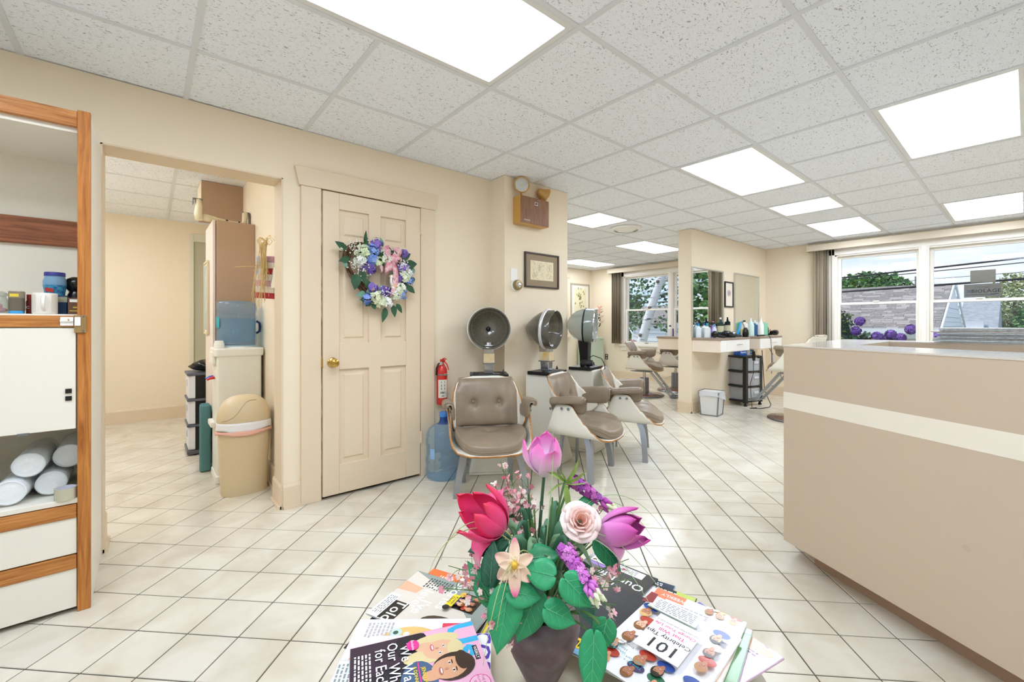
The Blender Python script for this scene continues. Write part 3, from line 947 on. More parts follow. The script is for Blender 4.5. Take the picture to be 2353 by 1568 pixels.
# newspapers on the far ledge
PAPER = [mat('newsprint_%d' % i, c, rough=0.8, var=0.25, vscale=60, vcol=d) for i, (c, d) in enumerate((('#f0f0ee', '#d0d3d8'), ('#e2eaec', '#b9c8ce'), ('#f4f0ec', '#d8ccc8'), ('#dde2e4', '#aab4ba')))]
zc = 1.0512
for k in range(9):
    h = (0.006, 0.009, 0.007, 0.010, 0.008, 0.009, 0.007, 0.008, 0.008)[k]
    w, l = 0.27 - 0.006 * random.random(), 0.56
    a = R(random.uniform(-3, 3))
    t = thing('newspaper', ['folded newspaper lowest in the pile on the desk ledge', 'folded newspaper second from bottom of the pile on the desk ledge', 'folded newspaper third from bottom of the desk ledge pile', 'folded newspaper fourth from bottom of the desk ledge pile', 'folded newspaper in the middle of the desk ledge pile',
                            'folded newspaper fourth from top of the desk ledge pile', 'folded newspaper third from top of the desk ledge pile', 'folded newspaper just under the topmost one on the desk ledge', 'topmost folded newspaper on the desk ledge pile'][k], 'newspaper', (3.505 + random.uniform(-0.012, 0.012), 0.05 + random.uniform(-0.02, 0.02), zc), R(90) + a, 'newspapers piled on the reception desk')
    mb = MB()
    n = 10
    for q in range(2):
        z0 = q * h / 2
        mb.grid(lambda u, v: ((u - 0.5) * l, (v - 0.5) * w, z0 + 0.0006 * math.sin(9 * u + k + q) + 0.0007), n, 4)
        mb.box(-l / 2, l / 2, -w / 2, w / 2, z0 + 0.0002, z0 + h / 2 - 0.0004)
    mb.build('folded_sheets', PAPER[k % 4], t)
    MB().tube([(-l / 2, -w / 2, h / 2), (l / 2, -w / 2, h / 2)], h / 2 * 0.95, 8).build('fold', PAPER[(k + 2) % 4], t, smooth=60)
    zc += h + 0.0012
# ================================================================ salon chairs and dryers
SHELL = mat('ivory_laminate_shell', '#efebdf', rough=0.35)
PLY = wood('honey_plywood_edge', '#c98f4e', '#a46a30', axis=0, scale=12)
LEATHER = mat('taupe_leather', '#978672', rough=0.3, spec=0.6, var=0.18, vscale=10, bump=0.12, bscale=120)
PIPING = mat('taupe_leather_piping', '#8d7c69', rough=0.45)
GUNMETAL = mat('gunmetal_leg', '#a3a8ae', rough=0.3, metal=0.8)
def lerp_table(tab, x):
    for (a, va), (b, vb) in zip(tab, tab[1:]):
        if x <= b:
            t = (x - a) / (b - a)
            t = t * t * (3 - 2 * t)
            return va + (vb - va) * t
    return tab[-1][1]
def u_path(s, w, r, lean=0.0):
    """half of a U section: flat, quarter turn, straight rise -> (out, up)"""
    q = r * math.pi / 2
    if s <= w:
        return s, 0.0
    if s <= w + q:
        a = (s - w) / r
        return w + r * math.sin(a), r * (1 - math.cos(a))
    return w + r + (s - w - q) * lean, r + (s - w - q)
SEAT_S = [(-0.29, 0.06), (-0.265, 0.18), (-0.22, 0.255), (-0.16, 0.315), (-0.10, 0.37), (-0.05, 0.43), (-0.01, 0.49), (0.02, 0.505), (0.12, 0.505), (0.15, 0.46), (0.19, 0.36), (0.23, 0.27)]
BACK_S = [(0.335, 0.15), (0.36, 0.24), (0.40, 0.31), (0.44, 0.385), (0.48, 0.43), (0.52, 0.42), (0.55, 0.385), (0.585, 0.34), (0.64, 0.285), (0.70, 0.25), (0.74, 0.21), (0.76, 0.13)]
def back_pt(s, z, off=0.0):
    sg = 1 if s >= 0 else -1
    o, up = u_path(abs(s), 0.165, 0.10, 0.10)
    # normal toward the sitter
    yb = 0.185 + (z - 0.42) * 0.24
    k = min(max((abs(s) - 0.165) / 0.157, 0), 1) * math.pi / 2
    return (sg * (o - off * math.sin(k)), yb - up - off * math.cos(k), z)
def seat_pt(s, y):
    sg = 1 if s >= 0 else -1
    o, up = u_path(abs(s), 0.215, 0.075, 0.08)
    dip = 0.018 * min(max((-0.12 - y) / 0.16, 0), 1) ** 2
    return (sg * o, y, 0.315 + up - dip + 0.02 * max(y, 0))
def chair_top(t, dz=0.0):
    """seat shell, back shell, cushions and arm pads under t, facing -Y"""
    def ub(fn):
        return lambda u, v: (lambda p: (p[0], p[1], p[2] + dz))(fn(u, v))
    def rim(o):
        d = o.modifiers['solid']
        d.material_offset_rim = 1
    ss = MB().grid(ub(lambda u, v: seat_pt((2 * u - 1) * lerp_table(SEAT_S, -0.29 + 0.52 * v), -0.29 + 0.52 * v)), 28, 26).build('seat_shell', [SHELL, PLY], t, solid=0.012, off=1, smooth=180)
    rim(ss)
    bs = MB().grid(ub(lambda u, v: back_pt((2 * u - 1) * lerp_table(BACK_S, 0.335 + 0.425 * v), 0.335 + 0.425 * v)), 28, 24).build('back_shell', [SHELL, PLY], t, solid=0.012, off=1, smooth=180)
    rim(bs)
    # seat cushion
    def seat_c(u, v):
        a, q = 2 * math.pi * u, v
        # q: 0 bottom centre .. 1 top centre
        n = 2.6
        ca, sa = math.cos(a), math.sin(a)
        rr = (abs(ca) ** n + abs(sa) ** n) ** (-1 / n)
        if q < 0.3:
            k, z = q / 0.3, 0.0
        elif q < 0.6:
            b = (q - 0.3) / 0.3 * math.pi
            k, z = 1 + 0.025 * math.sin(b), 0.032 * (1 - math.cos(b))
        else:
            k = 1 - (q - 0.6) / 0.4
            z = 0.064 + 0.022 * (1 - k ** 2) - 0.02 * math.exp(-((k * rr * ca) ** 2 * 30 + (k * rr * sa - 0.15) ** 2 * 18))
        x, y = 0.248 * rr * ca * k, -0.03 + 0.25 * rr * sa * k
        z0 = 0.3285 + 0.02 * max(y, 0) - 0.03 * min(max((-0.12 - y) / 0.16, 0), 1) ** 2
        z0 += 0.03 * max(abs(x) - 0.17, 0) / 0.06
        return (x, y, z0 + z)
    sc = MB().grid(ub(seat_c), 40, 22, closed_u=True).build('seat_cushion', LEATHER, t, smooth=180)
    MB().tube([ub(seat_c)(i / 40, 0.45) for i in range(40)], 0.004, 6, closed=True).build('piping', PIPING, sc, smooth=180)
    # back cushion with two buttons
    H0, H1 = 0.405, 0.748
    def back_c(u, v, front):
        s = (2 * u - 1) * (0.262 - 0.05 * max(0, v - 0.72) / 0.28)
        z = H0 + (H1 - H0) * v
        ed = (1 - abs(2 * u - 1) ** 5) * (1 - abs(2 * v - 1) ** 5)
        off = 0.002
        if front:
            off = 0.012 + 0.045 * max(ed, 0) ** 0.5
            for bx_ in (-0.1, 0.1):
                dd = (s - bx_) ** 2 + (z - 0.575) ** 2
                off -= 0.03 * math.exp(-dd / 0.0009) + 0.012 * math.exp(-((s - bx_) ** 2) / 0.0006) * (1 if z < 0.575 else 0.6) * math.exp(-abs(z - 0.575) * 9)
        return back_pt(s, z, off)
    bc = MB().grid(ub(lambda u, v: back_c(u, v, True)), 44, 30).grid(ub(lambda u, v: back_c(1 - u, v, False)), 44, 30)
    edge = [back_c(u / 20, 0, True) for u in range(21)]
    bcm = bc.build('back_cushion', LEATHER, t, smooth=180)
    per = [back_c(i / 24, 0.0, True) for i in range(25)] + [back_c(1, i / 14, True) for i in range(1, 15)] + [back_c(1 - i / 24, 1, True) for i in range(1, 25)] + [back_c(0, 1 - i / 14, True) for i in range(1, 14)]
    MB().tube([(p[0], p[1] + 0.006, p[2] + dz) for p in per], 0.0065, 6, closed=True).build('piping', PIPING, bcm, smooth=180)
    for bx_ in (-0.1, 0.1):
        p = back_c(0.5 + bx_ / 0.524, (0.575 - H0) / (H1 - H0), True)
        MB().ell((p[0], p[1] - 0.003, p[2] + dz), (0.014, 0.008, 0.014), 14, 8).build('button', LEATHER, bcm, smooth=180)
    # arm pads folded over the side wings
    for sg in (-1, 1):
        prof = [(0.335, 0.580), (0.343, 0.600), (0.338, 0.622), (0.318, 0.632), (0.285, 0.630), (0.262, 0.612), (0.252, 0.575), (0.249, 0.53), (0.252, 0.505), (0.262, 0.498), (0.272, 0.510), (0.278, 0.55), (0.290, 0.585), (0.30, 0.592), (0.322, 0.588)]
        def arm(u, v):
            n = len(prof)
            f_ = u * n
            i = int(f_) % n
            fr = f_ - int(f_)
            a, b = prof[i], prof[(i + 1) % n]
            x, z = a[0] + (b[0] - a[0]) * fr, a[1] + (b[1] - a[1]) * fr
            sh = 1 - 0.75 * (abs(2 * v - 1) ** 14)
            cx, cz = 0.285, 0.60
            y = -0.115 + 0.30 * v
            return (sg * (cx + (x - cx) * sh), y, cz + (z - cz) * sh - 0.03 * (v - 0.3) * (1 if v > 0.3 else 0.4))
        ap = MB().grid(ub(arm), 30, 20, closed_u=True).build('armrest', LEATHER, t, smooth=180)
        MB().tube([ub(arm)(i / 30, 0.035) for i in range(30)], 0.004, 6, closed=True).build('piping', PIPING, ap, smooth=180)
        for (yy, zz) in ((0.02, 0.535), (0.075, 0.535), (0.145, 0.52), (0.185, 0.52)):
            xx = (seat_pt(0.46, yy)[0] + 0.012) if yy < 0.1 else back_pt(0.40, zz)[0] + 0.002
            MB().lathe([(0.011, 0), (0.011, 0.004), (0.004, 0.006), (0, 0.004)], 12, M=aim((sg * xx, yy, zz + dz), (sg, 0, 0))).build('bolt_cap', STEEL, ss, smooth=40)
def channel_leg(mb, pts, w=0.026, d=0.045, th=0.007):
    """bent U-channel leg: outer face with two flanges"""
    n = len(pts)
    for k, (x0, x1) in enumerate(((-w, w),)):
        pass
    def ring(p, s):
        x, y, z = p
        return [(x - w * s, y, z), (x + w * s, y, z), (x + w * s, y + d, z), (x + (w - th) * s, y + d, z), (x + (w - th) * s, y + th, z), (x - (w - th) * s, y + th, z), (x - (w - th) * s, y + d, z), (x - w * s, y + d, z)]
    v, f = [], []
    for i, p in enumerate(pts):
        v += ring(p, 1 - 0.25 * i / (n - 1))
    for i in range(n - 1):
        for k in range(8):
            f.append((i * 8 + k, i * 8 + (k + 1) % 8, (i + 1) * 8 + (k + 1) % 8, (i + 1) * 8 + k))
    f.append(tuple(range(8)))
    f.append(tuple(reversed(range((n - 1) * 8, n * 8))))
    mb.add(v, f)
def face(d):
    return math.atan2(d[0], -d[1])     # rotation that turns -Y to the direction d
dch = thing('dryer_chair', 'taupe leather dryer chair beside the blue water jug, turned to the room', 'chair', (0, 0, 0), 0, 'button-back dryer chairs')
chair_top(dch)
for sx in (-1, 1):
    mb = MB()
    channel_leg(mb, [(sx * 0.18, -0.10, 0.325), (sx * 0.20, -0.13, 0.25), (sx * 0.225, -0.145, 0.15), (sx * 0.243, -0.152, 0.06), (sx * 0.25, -0.155, 0.0)])
    mb.build('leg', GUNMETAL, dch, smooth=35)
    mb = MB()
    channel_leg(mb, [(sx * 0.16, 0.12, 0.325), (sx * 0.17, 0.13, 0.25), (sx * 0.18, 0.14, 0.12), (sx * 0.182, 0.142, 0.0)], 0.022, 0.018)
    mb.build('leg', GUNMETAL, dch, smooth=35)
MB().box(-0.2, 0.2, -0.12, -0.07, 0.295, 0.314).box(-0.17, 0.17, 0.11, 0.15, 0.295, 0.314).build('underframe', GUNMETAL, dch, bevel=0.003)
# the front feet touch the spots read off the photograph
for k, (fx, fy, dx, dy) in enumerate(((1.76, 2.296, -0.50, -0.866), (2.68, 2.08, 0.33, -0.945), (3.40, 2.155, 0.52, -0.855))):
    a = face((dx, dy))
    d = Vector((dx, dy)).normalized()
    c = Vector((fx, fy)) - d * 0.155
    if k == 0:
        dch.location = (c.x, c.y, 0)
        dch.rotation_euler = (0, 0, a)
        dch.scale = (0.96, 0.96, 1)
    else:
        dup(dch, None, (c.x, c.y, 0), a, [0, 'taupe leather dryer chair under the smoky hood by the framed cartoon', 'taupe leather dryer chair under the clear hood at the column edge'][k])

# hood dryers standing behind the chairs
SMOKE = mat('smoked_hood_plastic', '#5a564c', rough=0.16, coat=0.6)
SMOKE_IN = mat('smoked_hood_inside', '#6f6a5c', rough=0.14, coat=0.6)
CLEARH = film_mat('clear_grey_hood', '#c3cbc8', 0.5, rough=0.1, gloss=0.3)
def hood_dryer(loc, d, label, kind, hood_h, hood_dir, tilt=0.0):
    t = thing('hood_dryer', label, 'hair dryer', (loc[0], loc[1], 0), face(d), 'hood dryers along the column')
    # white pedestal with flared foot
    w, dp = 0.125, 0.15
    foot = [(-w - 0.035, -dp), (w + 0.035, -dp), (w + 0.035, dp), (-w - 0.035, dp)]
    mid = [(-w, -dp + 0.035), (w, -dp + 0.035), (w, dp), (-w, dp)]
    MB().prism(foot, 0.0, 0.02).prism(foot, 0.02, 0.20, top=mid).prism(mid, 0.20, 0.735).build('pedestal', SHELL, t, bevel=0.012, seg=3)
    tr = MB().prism(rrect(0.30, 0.22, 0.012), 0.735, 0.762).build('control_tray', BLACK, t, bevel=0.004, M=T(0, 0.01, 0))
    MB().lathe([(0.024, 0), (0.022, 0.006), (0.016, 0.007), (0.014, 0.014), (0, 0.015)], 20, M=T(-0.105, -0.04, 0.762)).build('dial', BLACK, tr, smooth=40)
    MB().lathe([(0.012, 0), (0.009, 0.014), (0.005, 0.02), (0.004, 0.03), (0, 0.031)], 14, M=T(0.115, -0.03, 0.762)).build('knob', BLACK, tr, smooth=40)
    MB().box(0.03, 0.085, -0.07, -0.02, 0.762, 0.766).build('switch_plate', STEEL, tr, bevel=0.002)
    # hood position in local frame
    hz = hood_h
    col = CHROME if kind != 'clear' else BLACK
    a = face(hood_dir) - face(d)
    hd = Vector((math.sin(a) * math.cos(tilt), -math.cos(a) * math.cos(tilt), math.sin(tilt)))
    cw = 0.036
    cl = MB().add([(-cw, -0.02, 0.762), (cw, -0.02, 0.762), (cw, 0.055, 0.762), (-cw, 0.055, 0.762), (-cw, -0.025, 0.86), (cw, -0.025, 0.86), (cw, 0.06, 0.86), (-cw, 0.06, 0.86), (-cw - 0.004, -0.03, hz - 0.13), (cw + 0.004, -0.03, hz - 0.13), (cw + 0.004, 0.075, hz - 0.13), (-cw - 0.004, 0.075, hz - 0.13)],
                  [(3, 2, 1, 0), (0, 1, 5, 4), (1, 2, 6, 5), (2, 3, 7, 6), (3, 0, 4, 7), (4, 5, 9, 8), (5, 6, 10, 9), (6, 7, 11, 10), (7, 4, 8, 11), (8, 9, 10, 11)])
    post = cl.build('column', [mat('worn_chrome_post', '#c9ccd2', rough=0.12, metal=0.85, var=0.3, vscale=9)] if kind != 'clear' else [BLACK], t, bevel=0.005)
    if kind != 'clear':
        MB().box(-cw - 0.006, cw + 0.006, -0.0315, -0.025, 0.845, 0.92).box(-cw - 0.006, cw + 0.006, 0.06, 0.066, 0.845, 0.92).box(-cw - 0.0065, -cw - 0.0035, -0.03, 0.066, 0.845, 0.92).box(cw + 0.0035, cw + 0.0065, -0.03, 0.066, 0.845, 0.92).build('yellowed_film', mat('yellowed_film', '#d9b13f', rough=0.4, var=0.5, vscale=16, vcol='#d8d2c0'), post)
        MB().box(-cw - 0.012, cw + 0.012, -0.034, 0.07, 0.838, 0.847).build('clamp_band', STEEL, post)
    C0 = Vector((0, 0.0, hz)) - hd * 0.02
    MA = aim(C0, hd) @ Matrix.Scale(1.08, 4)
    if kind != 'clear':
        lz('hood_shell', [(0.0, -0.175), (0.02, -0.17), (0.06, -0.14), (0.10, -0.095), (0.135, -0.04), (0.148, 0.0), (0.152, 0.03)], SMOKE, t, 48, 180, M=MA, cap1=False)
        lz('chrome_ring', [(0.150, 0.0), (0.160, 0.003), (0.163, 0.012), (0.160, 0.021), (0.152, 0.026)], mat('bright_ring', '#e3e5ea', rough=0.25, metal=0.4), t, 48, 40, M=MA, cap0=False, cap1=False)
        lz('hood_lip', [(0.153, 0.02), (0.1535, 0.075), (0.150, 0.082), (0.143, 0.080), (0.138, 0.06), (0.132, 0.05)], SMOKE, t, 48, 35, M=MA, cap0=False, cap1=False)
        dish = lz('perforated_dish', [(0.134, 0.052), (0.128, 0.045), (0.118, 0.0), (0.09, -0.045), (0.05, -0.07), (0.016, -0.078), (0.014, -0.07), (0, -0.068)], SMOKE_IN, t, 48, 50, M=MA, cap0=False)
        hole = MB()
        for (rr, zz, n_) in ((0.123, 0.025, 24), (0.111, -0.008, 20), (0.085, -0.045, 14), (0.055, -0.065, 9)):
            for q in range(n_):
                an = 2 * math.pi * (q + 0.3 * (rr > 0.1)) / n_
                hole.ell((rr * math.cos(an) * 0.985, rr * math.sin(an) * 0.985, zz + 0.002), 0.0019, 6, 4, M=MA)
        stuff(hole.build('air_holes', mat('pale_hole_rim', '#b5b09c', rough=0.4), dish))
        lz('centre_cap', [(0.018, -0.072), (0.015, -0.062), (0.006, -0.058), (0, -0.058)], BLACK, dish, 16, 50, M=MA)
    else:
        lz('hood_shell', [(0.0, -0.155), (0.04, -0.148), (0.085, -0.12), (0.12, -0.08), (0.142, -0.03), (0.147, 0.0)], CLEARH, t, 48, 180, M=MA, cap1=False)
        lz('seam_ring', [(0.147, -0.003), (0.153, 0.0), (0.153, 0.008), (0.147, 0.011)], BLACK, t, 48, 40, M=MA, cap0=False, cap1=False)
        lz('hood_lip', [(0.148, 0.01), (0.150, 0.06), (0.147, 0.085), (0.138, 0.09), (0.130, 0.08)], mat('smoked_clear_lip', '#8f9892', rough=0.12, coat=0.5), t, 48, 35, M=MA, cap0=False, cap1=False)
        lz('lip_edge', [(0.146, 0.084), (0.149, 0.09), (0.145, 0.096), (0.139, 0.091)], CHROME, t, 48, 60, M=MA, cap0=False, cap1=False)
        lz('perforated_dish', [(0.131, 0.08), (0.122, 0.04), (0.10, 0.0), (0.06, -0.025), (0, -0.035)], mat('pale_hood_inside', '#a9b3b4', rough=0.15, coat=0.5), t, 48, 60, M=MA, cap0=False)
    MB().cyl((0, -0.03 + 0.05, hz - 0.145), (0, 0.02, hz - 0.11), 0.034, 12).build('pivot', CHROME if kind != 'clear' else BLACK, t)
    return t
hood_dryer((2.085, 2.765), (-0.555, -0.83), 'smoked hood dryer behind the chair beside the fire extinguisher', 'smoke', 1.118, (-0.56, -0.83), R(2))
hood_dryer((2.599, 2.612), (0.26, -0.97), 'smoked hood dryer with yellowed post below the framed cartoon', 'smoke', 1.11, (0.36, -0.90), R(-4))
hood_dryer((3.15, 2.656), (0.28, -0.96), 'clear grey hood dryer on black post at the column edge', 'clear', 1.142, (0.50, -0.82), R(-3))
# blow dryer resting on the third tray
bd_ = thing('blow_dryer', 'dark blow dryer lying on the tray of the clear hood', 'blow dryer', (3.075, 2.60, 0.763), R(-60))
MB().tube([(-0.05, 0, 0.03), (-0.035, 0, 0.032), (0.02, 0, 0.035), (0.06, 0, 0.036)], [0.02, 0.033, 0.032, 0.026], 16).build('barrel', mat('charcoal_plastic', '#2c2b2a', rough=0.4), bd_, smooth=60)
MB().tube([(-0.02, 0, 0.04), (-0.025, 0.03, 0.02), (-0.03, 0.07, 0.013)], [0.014, 0.013, 0.012], 12).build('handle', mat('grey_grip', '#4b4a4a', rough=0.5), bd_, smooth=60)
MB().tube([(-0.03, 0.07, 0.013), (-0.02, 0.10, 0.06), (0.05, 0.08, 0.10), (0.13, 0.06, 0.075), (0.16, 0.05, 0.02), (0.165, 0.045, -0.1)], 0.004, 6).build('cord', BLACK, bd_, smooth=180)

# ================================================================ on and beside the column
fe = thing('fire_extinguisher', 'red fire extinguisher hanging on the wall above the water jug', 'extinguisher', (1.757, 2.935, 0.53))
RED = mat('extinguisher_red', '#c8221c', rough=0.28, coat=0.4)
lz('cylinder', [(0, 0), (0.038, 0), (0.041, 0.005), (0.041, 0.25), (0.036, 0.28), (0.02, 0.305), (0.016, 0.315), (0, 0.315)], RED, fe, 32)
MB().grid(lambda u, v: (0.0414 * math.sin(R(-75 + 110 * u)), -0.0414 * math.cos(R(-75 + 110 * u)), 0.055 + 0.14 * v), 12, 1).build('paper_label', mat('extinguisher_label', '#d6d2c4', rough=0.5), fe, smooth=180)
v, f = text_geo('ABC', 0.03, 0.03)
ink = MB()
for q, (tx, tz, sz) in enumerate((('1', 0.175, 0.020), ('2', 0.150, 0.020), ('3', 0.125, 0.020), ('ABC', 0.095, 0.022), ('ABC', 0.07, 0.012))):
    v, f = text_geo(tx, sz, 0.03)
    for col_ in ((-0.012, 0.012) if q < 3 else (0.0,)):
        ink.add([(0.0417 * math.sin((p[0] + col_) / 0.0414 - 0.35), -0.0417 * math.cos((p[0] + col_) / 0.0414 - 0.35), tz + p[1]) for p in v], f)
ink.build('lettering', BLACK, fe)
lz('strap', [(0.0425, 0.228), (0.0425, 0.238)], STEEL, fe, 32, cap0=False, cap1=False)
MB().box(-0.012, 0.02, -0.05, -0.041, 0.225, 0.241).build('buckle', CHROME, fe, bevel=0.001)
MB().lathe([(0.014, 0.31), (0.014, 0.335), (0.010, 0.34), (0, 0.34)], 14).box(-0.012, 0.012, -0.03, 0.012, 0.335, 0.35).build('valve', RED, fe, bevel=0.002)
MB().tube([(0.0, -0.01, 0.352), (0.0, -0.035, 0.36), (0.0, -0.065, 0.352)], [0.008, 0.008, 0.005], 8, flat=0.5).build('top_lever', RED, fe)
MB().tube([(0.004, -0.02, 0.338), (0.012, -0.05, 0.315), (0.022, -0.062, 0.27)], [0.008, 0.007, 0.005], 8, flat=0.5).build('carry_handle', RED, fe)
MB().lathe([(0.013, 0), (0.013, 0.006), (0, 0.007)], 16, M=aim((-0.018, -0.018, 0.32), (-0.5, -0.8, 0))).build('gauge', CHROME, fe)
MB().tube([(-0.014, -0.01, 0.325), (-0.034, 0.0, 0.315), (-0.046, 0.006, 0.28), (-0.046, 0.008, 0.23)], 0.006, 8).build('nozzle_hose', BLACK, fe, smooth=180)
MB().box(-0.015, 0.015, 0.036, 0.049, 0.16, 0.30).build('wall_bracket', STEEL, fe)

def water_jug(loc, label, full, inv=False, rz=0):
    t = thing('water_jug', label, 'water jug', loc, rz)
    BL = film_mat('blue_jug_plastic', '#bcd8f2', 0.80, rough=0.1, gloss=0.3)
    prof = [(0.0, 0.012), (0.06, 0.012), (0.085, 0.004), (0.11, 0.0), (0.126, 0.012), (0.133, 0.04), (0.133, 0.075), (0.127, 0.085), (0.127, 0.10), (0.133, 0.11), (0.133, 0.15), (0.128, 0.16), (0.128, 0.20), (0.128, 0.235), (0.133, 0.245), (0.133, 0.29), (0.128, 0.30), (0.131, 0.315), (0.126, 0.345), (0.11, 0.37), (0.085, 0.388), (0.055, 0.40), (0.033, 0.413), (0.029, 0.43), (0.0285, 0.465)]
    if inv:
        Mi = T(0, 0, 0.33) @ Matrix.Rotation(R(180), 4, 'X')
        prof = [(r, z) for r, z in prof if z <= 0.40] 
    else:
        Mi = T()
    def wavy(u, v):
        i = v * (len(prof) - 1)
        r, z = prof[int(round(i))]
        a = 2 * math.pi * u
        k = 1.0
        if 0.16 < z < 0.24:                       # recessed grip on one side
            k = 1 - 0.0 * math.cos(a)
        zz = z + (0.012 * math.sin(2 * a + 0.7) if 0.1 < z < 0.31 else 0)
        return (r * k * math.cos(a), r * k * math.sin(a), zz)
    MB().grid(wavy, 36, len(prof) - 1, closed_u=True, M=Mi).build('bottle_body', BL, t, smooth=50)
    g = MB().tube([(0.128, 0, 0.245), (0.150, 0, 0.23), (0.153, 0, 0.20), (0.150, 0, 0.165), (0.128, 0, 0.15)], 0.009, 8, M=Mi)
    g.build('grip', mat('navy_grip', '#1d2f5e', rough=0.35), t, smooth=180)
    if inv:
        lz('water', [(0, 0.012), (0.05, 0.012), (0.10, 0.03), (0.122, 0.05), (0.124, 0.20), (0, 0.20)], film_mat('water_tint', '#a9d2e2', 0.8, rough=0.03, gloss=0.3), t, 36, 60)
        MB().grid(lambda u, v: (0.1345 * math.cos(R(196 + 20 * u)), 0.1345 * math.sin(R(196 + 20 * u)), 0.13 + 0.08 * v), 4, 1).build('sticker', mat('aqua_sticker', '#2fa8b4'), t)
    else:
        lz('cap', [(0.031, 0.455), (0.031, 0.487), (0.029, 0.49), (0, 0.49)], mat('sky_cap', '#3f86d6', rough=0.4), t, 20, 40)
        MB().grid(lambda u, v: (0.1345 * math.cos(R(212 + 18 * u)), 0.1345 * math.sin(R(212 + 18 * u)), 0.165 + 0.075 * v), 4, 1).build('sticker', mat('blue_sticker', '#8fbbe6'), t)
        lz('neck_tint', [(0.05, 0.4015), (0.034, 0.414), (0.0298, 0.43), (0.0293, 0.455)], film_mat('deep_blue_neck', '#2a4f9e', 0.3), t, 24, 60, cap0=False, cap1=False)
    return t
water_jug((1.718, 2.846, 0), 'blue five gallon water jug standing on the floor by the door', False, rz=R(-20))

EMW = wood('walnut_vinyl', '#9a6b45', '#6f4526', axis=2, scale=9)
TANM = mat('tan_enamel', '#c99a50', rough=0.35, spec=0.6)
em = thing('emergency_light', 'wood grain emergency light box with two lamp heads on the column', 'emergency light', (2.53, 2.75, 2.0))
MB().box(-0.165, 0.165, -0.045, 0.05, 0.0, 0.23).build('housing', TANM, em, bevel=0.004)
MB().box(-0.163, 0.163, -0.049, -0.045, 0.003, 0.227).build('face_plate', EMW, em, bevel=0.001)
MB().box(-0.006, 0.03, -0.0505, -0.049, 0.165, 0.195).build('indicator', CHROME, em)
MB().lathe([(0.009, 0), (0.009, 0.004), (0, 0.005)], 14, M=aim((0.012, -0.0505, 0.18), (0, -1, 0))).build('indicator_lamp', mat('dark_red_lamp', '#5a1410', rough=0.3), em)
v, f = text_geo('Emergi-Lite', 0.014, 0.01)
MB().add(v, f, 0, T(-0.09, -0.0495, 0.03, rx=R(90))).build('lettering', WHITE, em)
for x, dirv in ((-0.115, (-0.50, -0.86, -0.05)), (0.125, (0.80, -0.15, -0.35))):
    MB().lathe([(0.018, 0), (0.018, 0.012), (0.008, 0.014), (0.008, 0.032)], 12, M=T(x, 0.0, 0.23)).build('swivel', TANM, em)
    MA = aim((x, -0.0, 0.325), dirv) if x < 0 else aim((x + 0.02, 0.0, 0.30), dirv)
    h = lz('lamp_head', [(0.0, -0.06), (0.022, -0.06), (0.03, -0.045), (0.052, 0.0), (0.064, 0.016), (0.068, 0.024), (0.064, 0.03), (0.058, 0.028)], TANM, em, 28, 50, M=MA, cap1=False)
    lz('lens', [(0.0, 0.022), (0.03, 0.024), (0.06, 0.024)], mat('lamp_lens', '#d8d8d4', rough=0.15, metal=0.6, bump=0.4, bscale=120), h, 28, 50, M=MA, cap1=False)
    lz('reflector', [(0.0, 0.004), (0.04, 0.012), (0.058, 0.022)], CHROME, h, 28, 50, M=MA, cap1=False)

def framed(name, label, cat, M, w, h, fw, frame_m, mat_w, mat_m, art_m, art=None, depth=0.018):
    """picture hung in the local XY plane, facing +Z"""
    t = thing(name, label, cat)
    t.matrix_world = M
    mb = MB().box(-w / 2, w / 2, -h / 2, -h / 2 + fw, 0, depth).box(-w / 2, w / 2, h / 2 - fw, h / 2, 0, depth).box(-w / 2, -w / 2 + fw, -h / 2 + fw, h / 2 - fw, 0, depth).box(w / 2 - fw, w / 2, -h / 2 + fw, h / 2 - fw, 0, depth)
    mb.build('frame', frame_m, t, bevel=0.002)
    MB().box(-w / 2 + fw, w / 2 - fw, -h / 2 + fw, h / 2 - fw, 0.002, 0.008).build('mat_board', mat_m, t)
    a, b = w / 2 - fw - mat_w, h / 2 - fw - mat_w
    pa = MB().box(-a, a, -b, b, 0.008, 0.009).build('picture', art_m, t)
    if art:
        art(pa, a, b)
    return t
def M_wall(p, n):
    """local +Z out of the wall along n, local +Y up"""
    z = Vector(n).normalized()
    y = Vector((0, 0, 1))
    x = y.cross(z)
    return Matrix(((x.x, y.x, z.x, p[0]), (x.y, y.y, z.y, p[1]), (x.z, y.z, z.z, p[2]), (0, 0, 0, 1)))
def doodle(pa, a, b):
    rnd = random.Random(4)
    mb = MB()
    for k in range(60):
        cx, cy = rnd.uniform(-a * 0.85, a * 0.85), rnd.uniform(-b * 0.8, b * 0.8)
        r = rnd.uniform(0.006, 0.02)
        s0, e0 = rnd.uniform(0, 6), rnd.uniform(2, 5)
        pts = [(cx + r * math.cos(s0 + e0 * i / 7) * (1 + 0.3 * math.sin(i)), cy + r * 1.2 * math.sin(s0 + e0 * i / 7), 0.0093) for i in range(8)]
        mb.tube(pts, 0.0006, 3)
    mb.build('ink_drawing', mat('ink_line', '#7a6f58'), pa)
framed('framed_cartoon', 'dark framed ink cartoon with taupe mat hanging on the column', 'picture', M_wall((2.70, 2.7995, 1.629), (0, -1, 0)), 0.42, 0.308, 0.014, mat('espresso_frame', '#3f3430', rough=0.4), 0.055, mat('taupe_mat', '#9c8a72', rough=0.8), mat('cream_paper', '#ece0c0', rough=0.8), doodle)
th = thing('thermostat', 'round brass thermostat below a white plate on the column', 'thermostat', (2.40, 2.80, 1.485))
lz('back_ring', [(0, 0), (0.055, 0), (0.055, 0.006), (0.05, 0.01)], WHITE, th, 32, 50, M=aim((0, 0, 0), (0, -1, 0)))
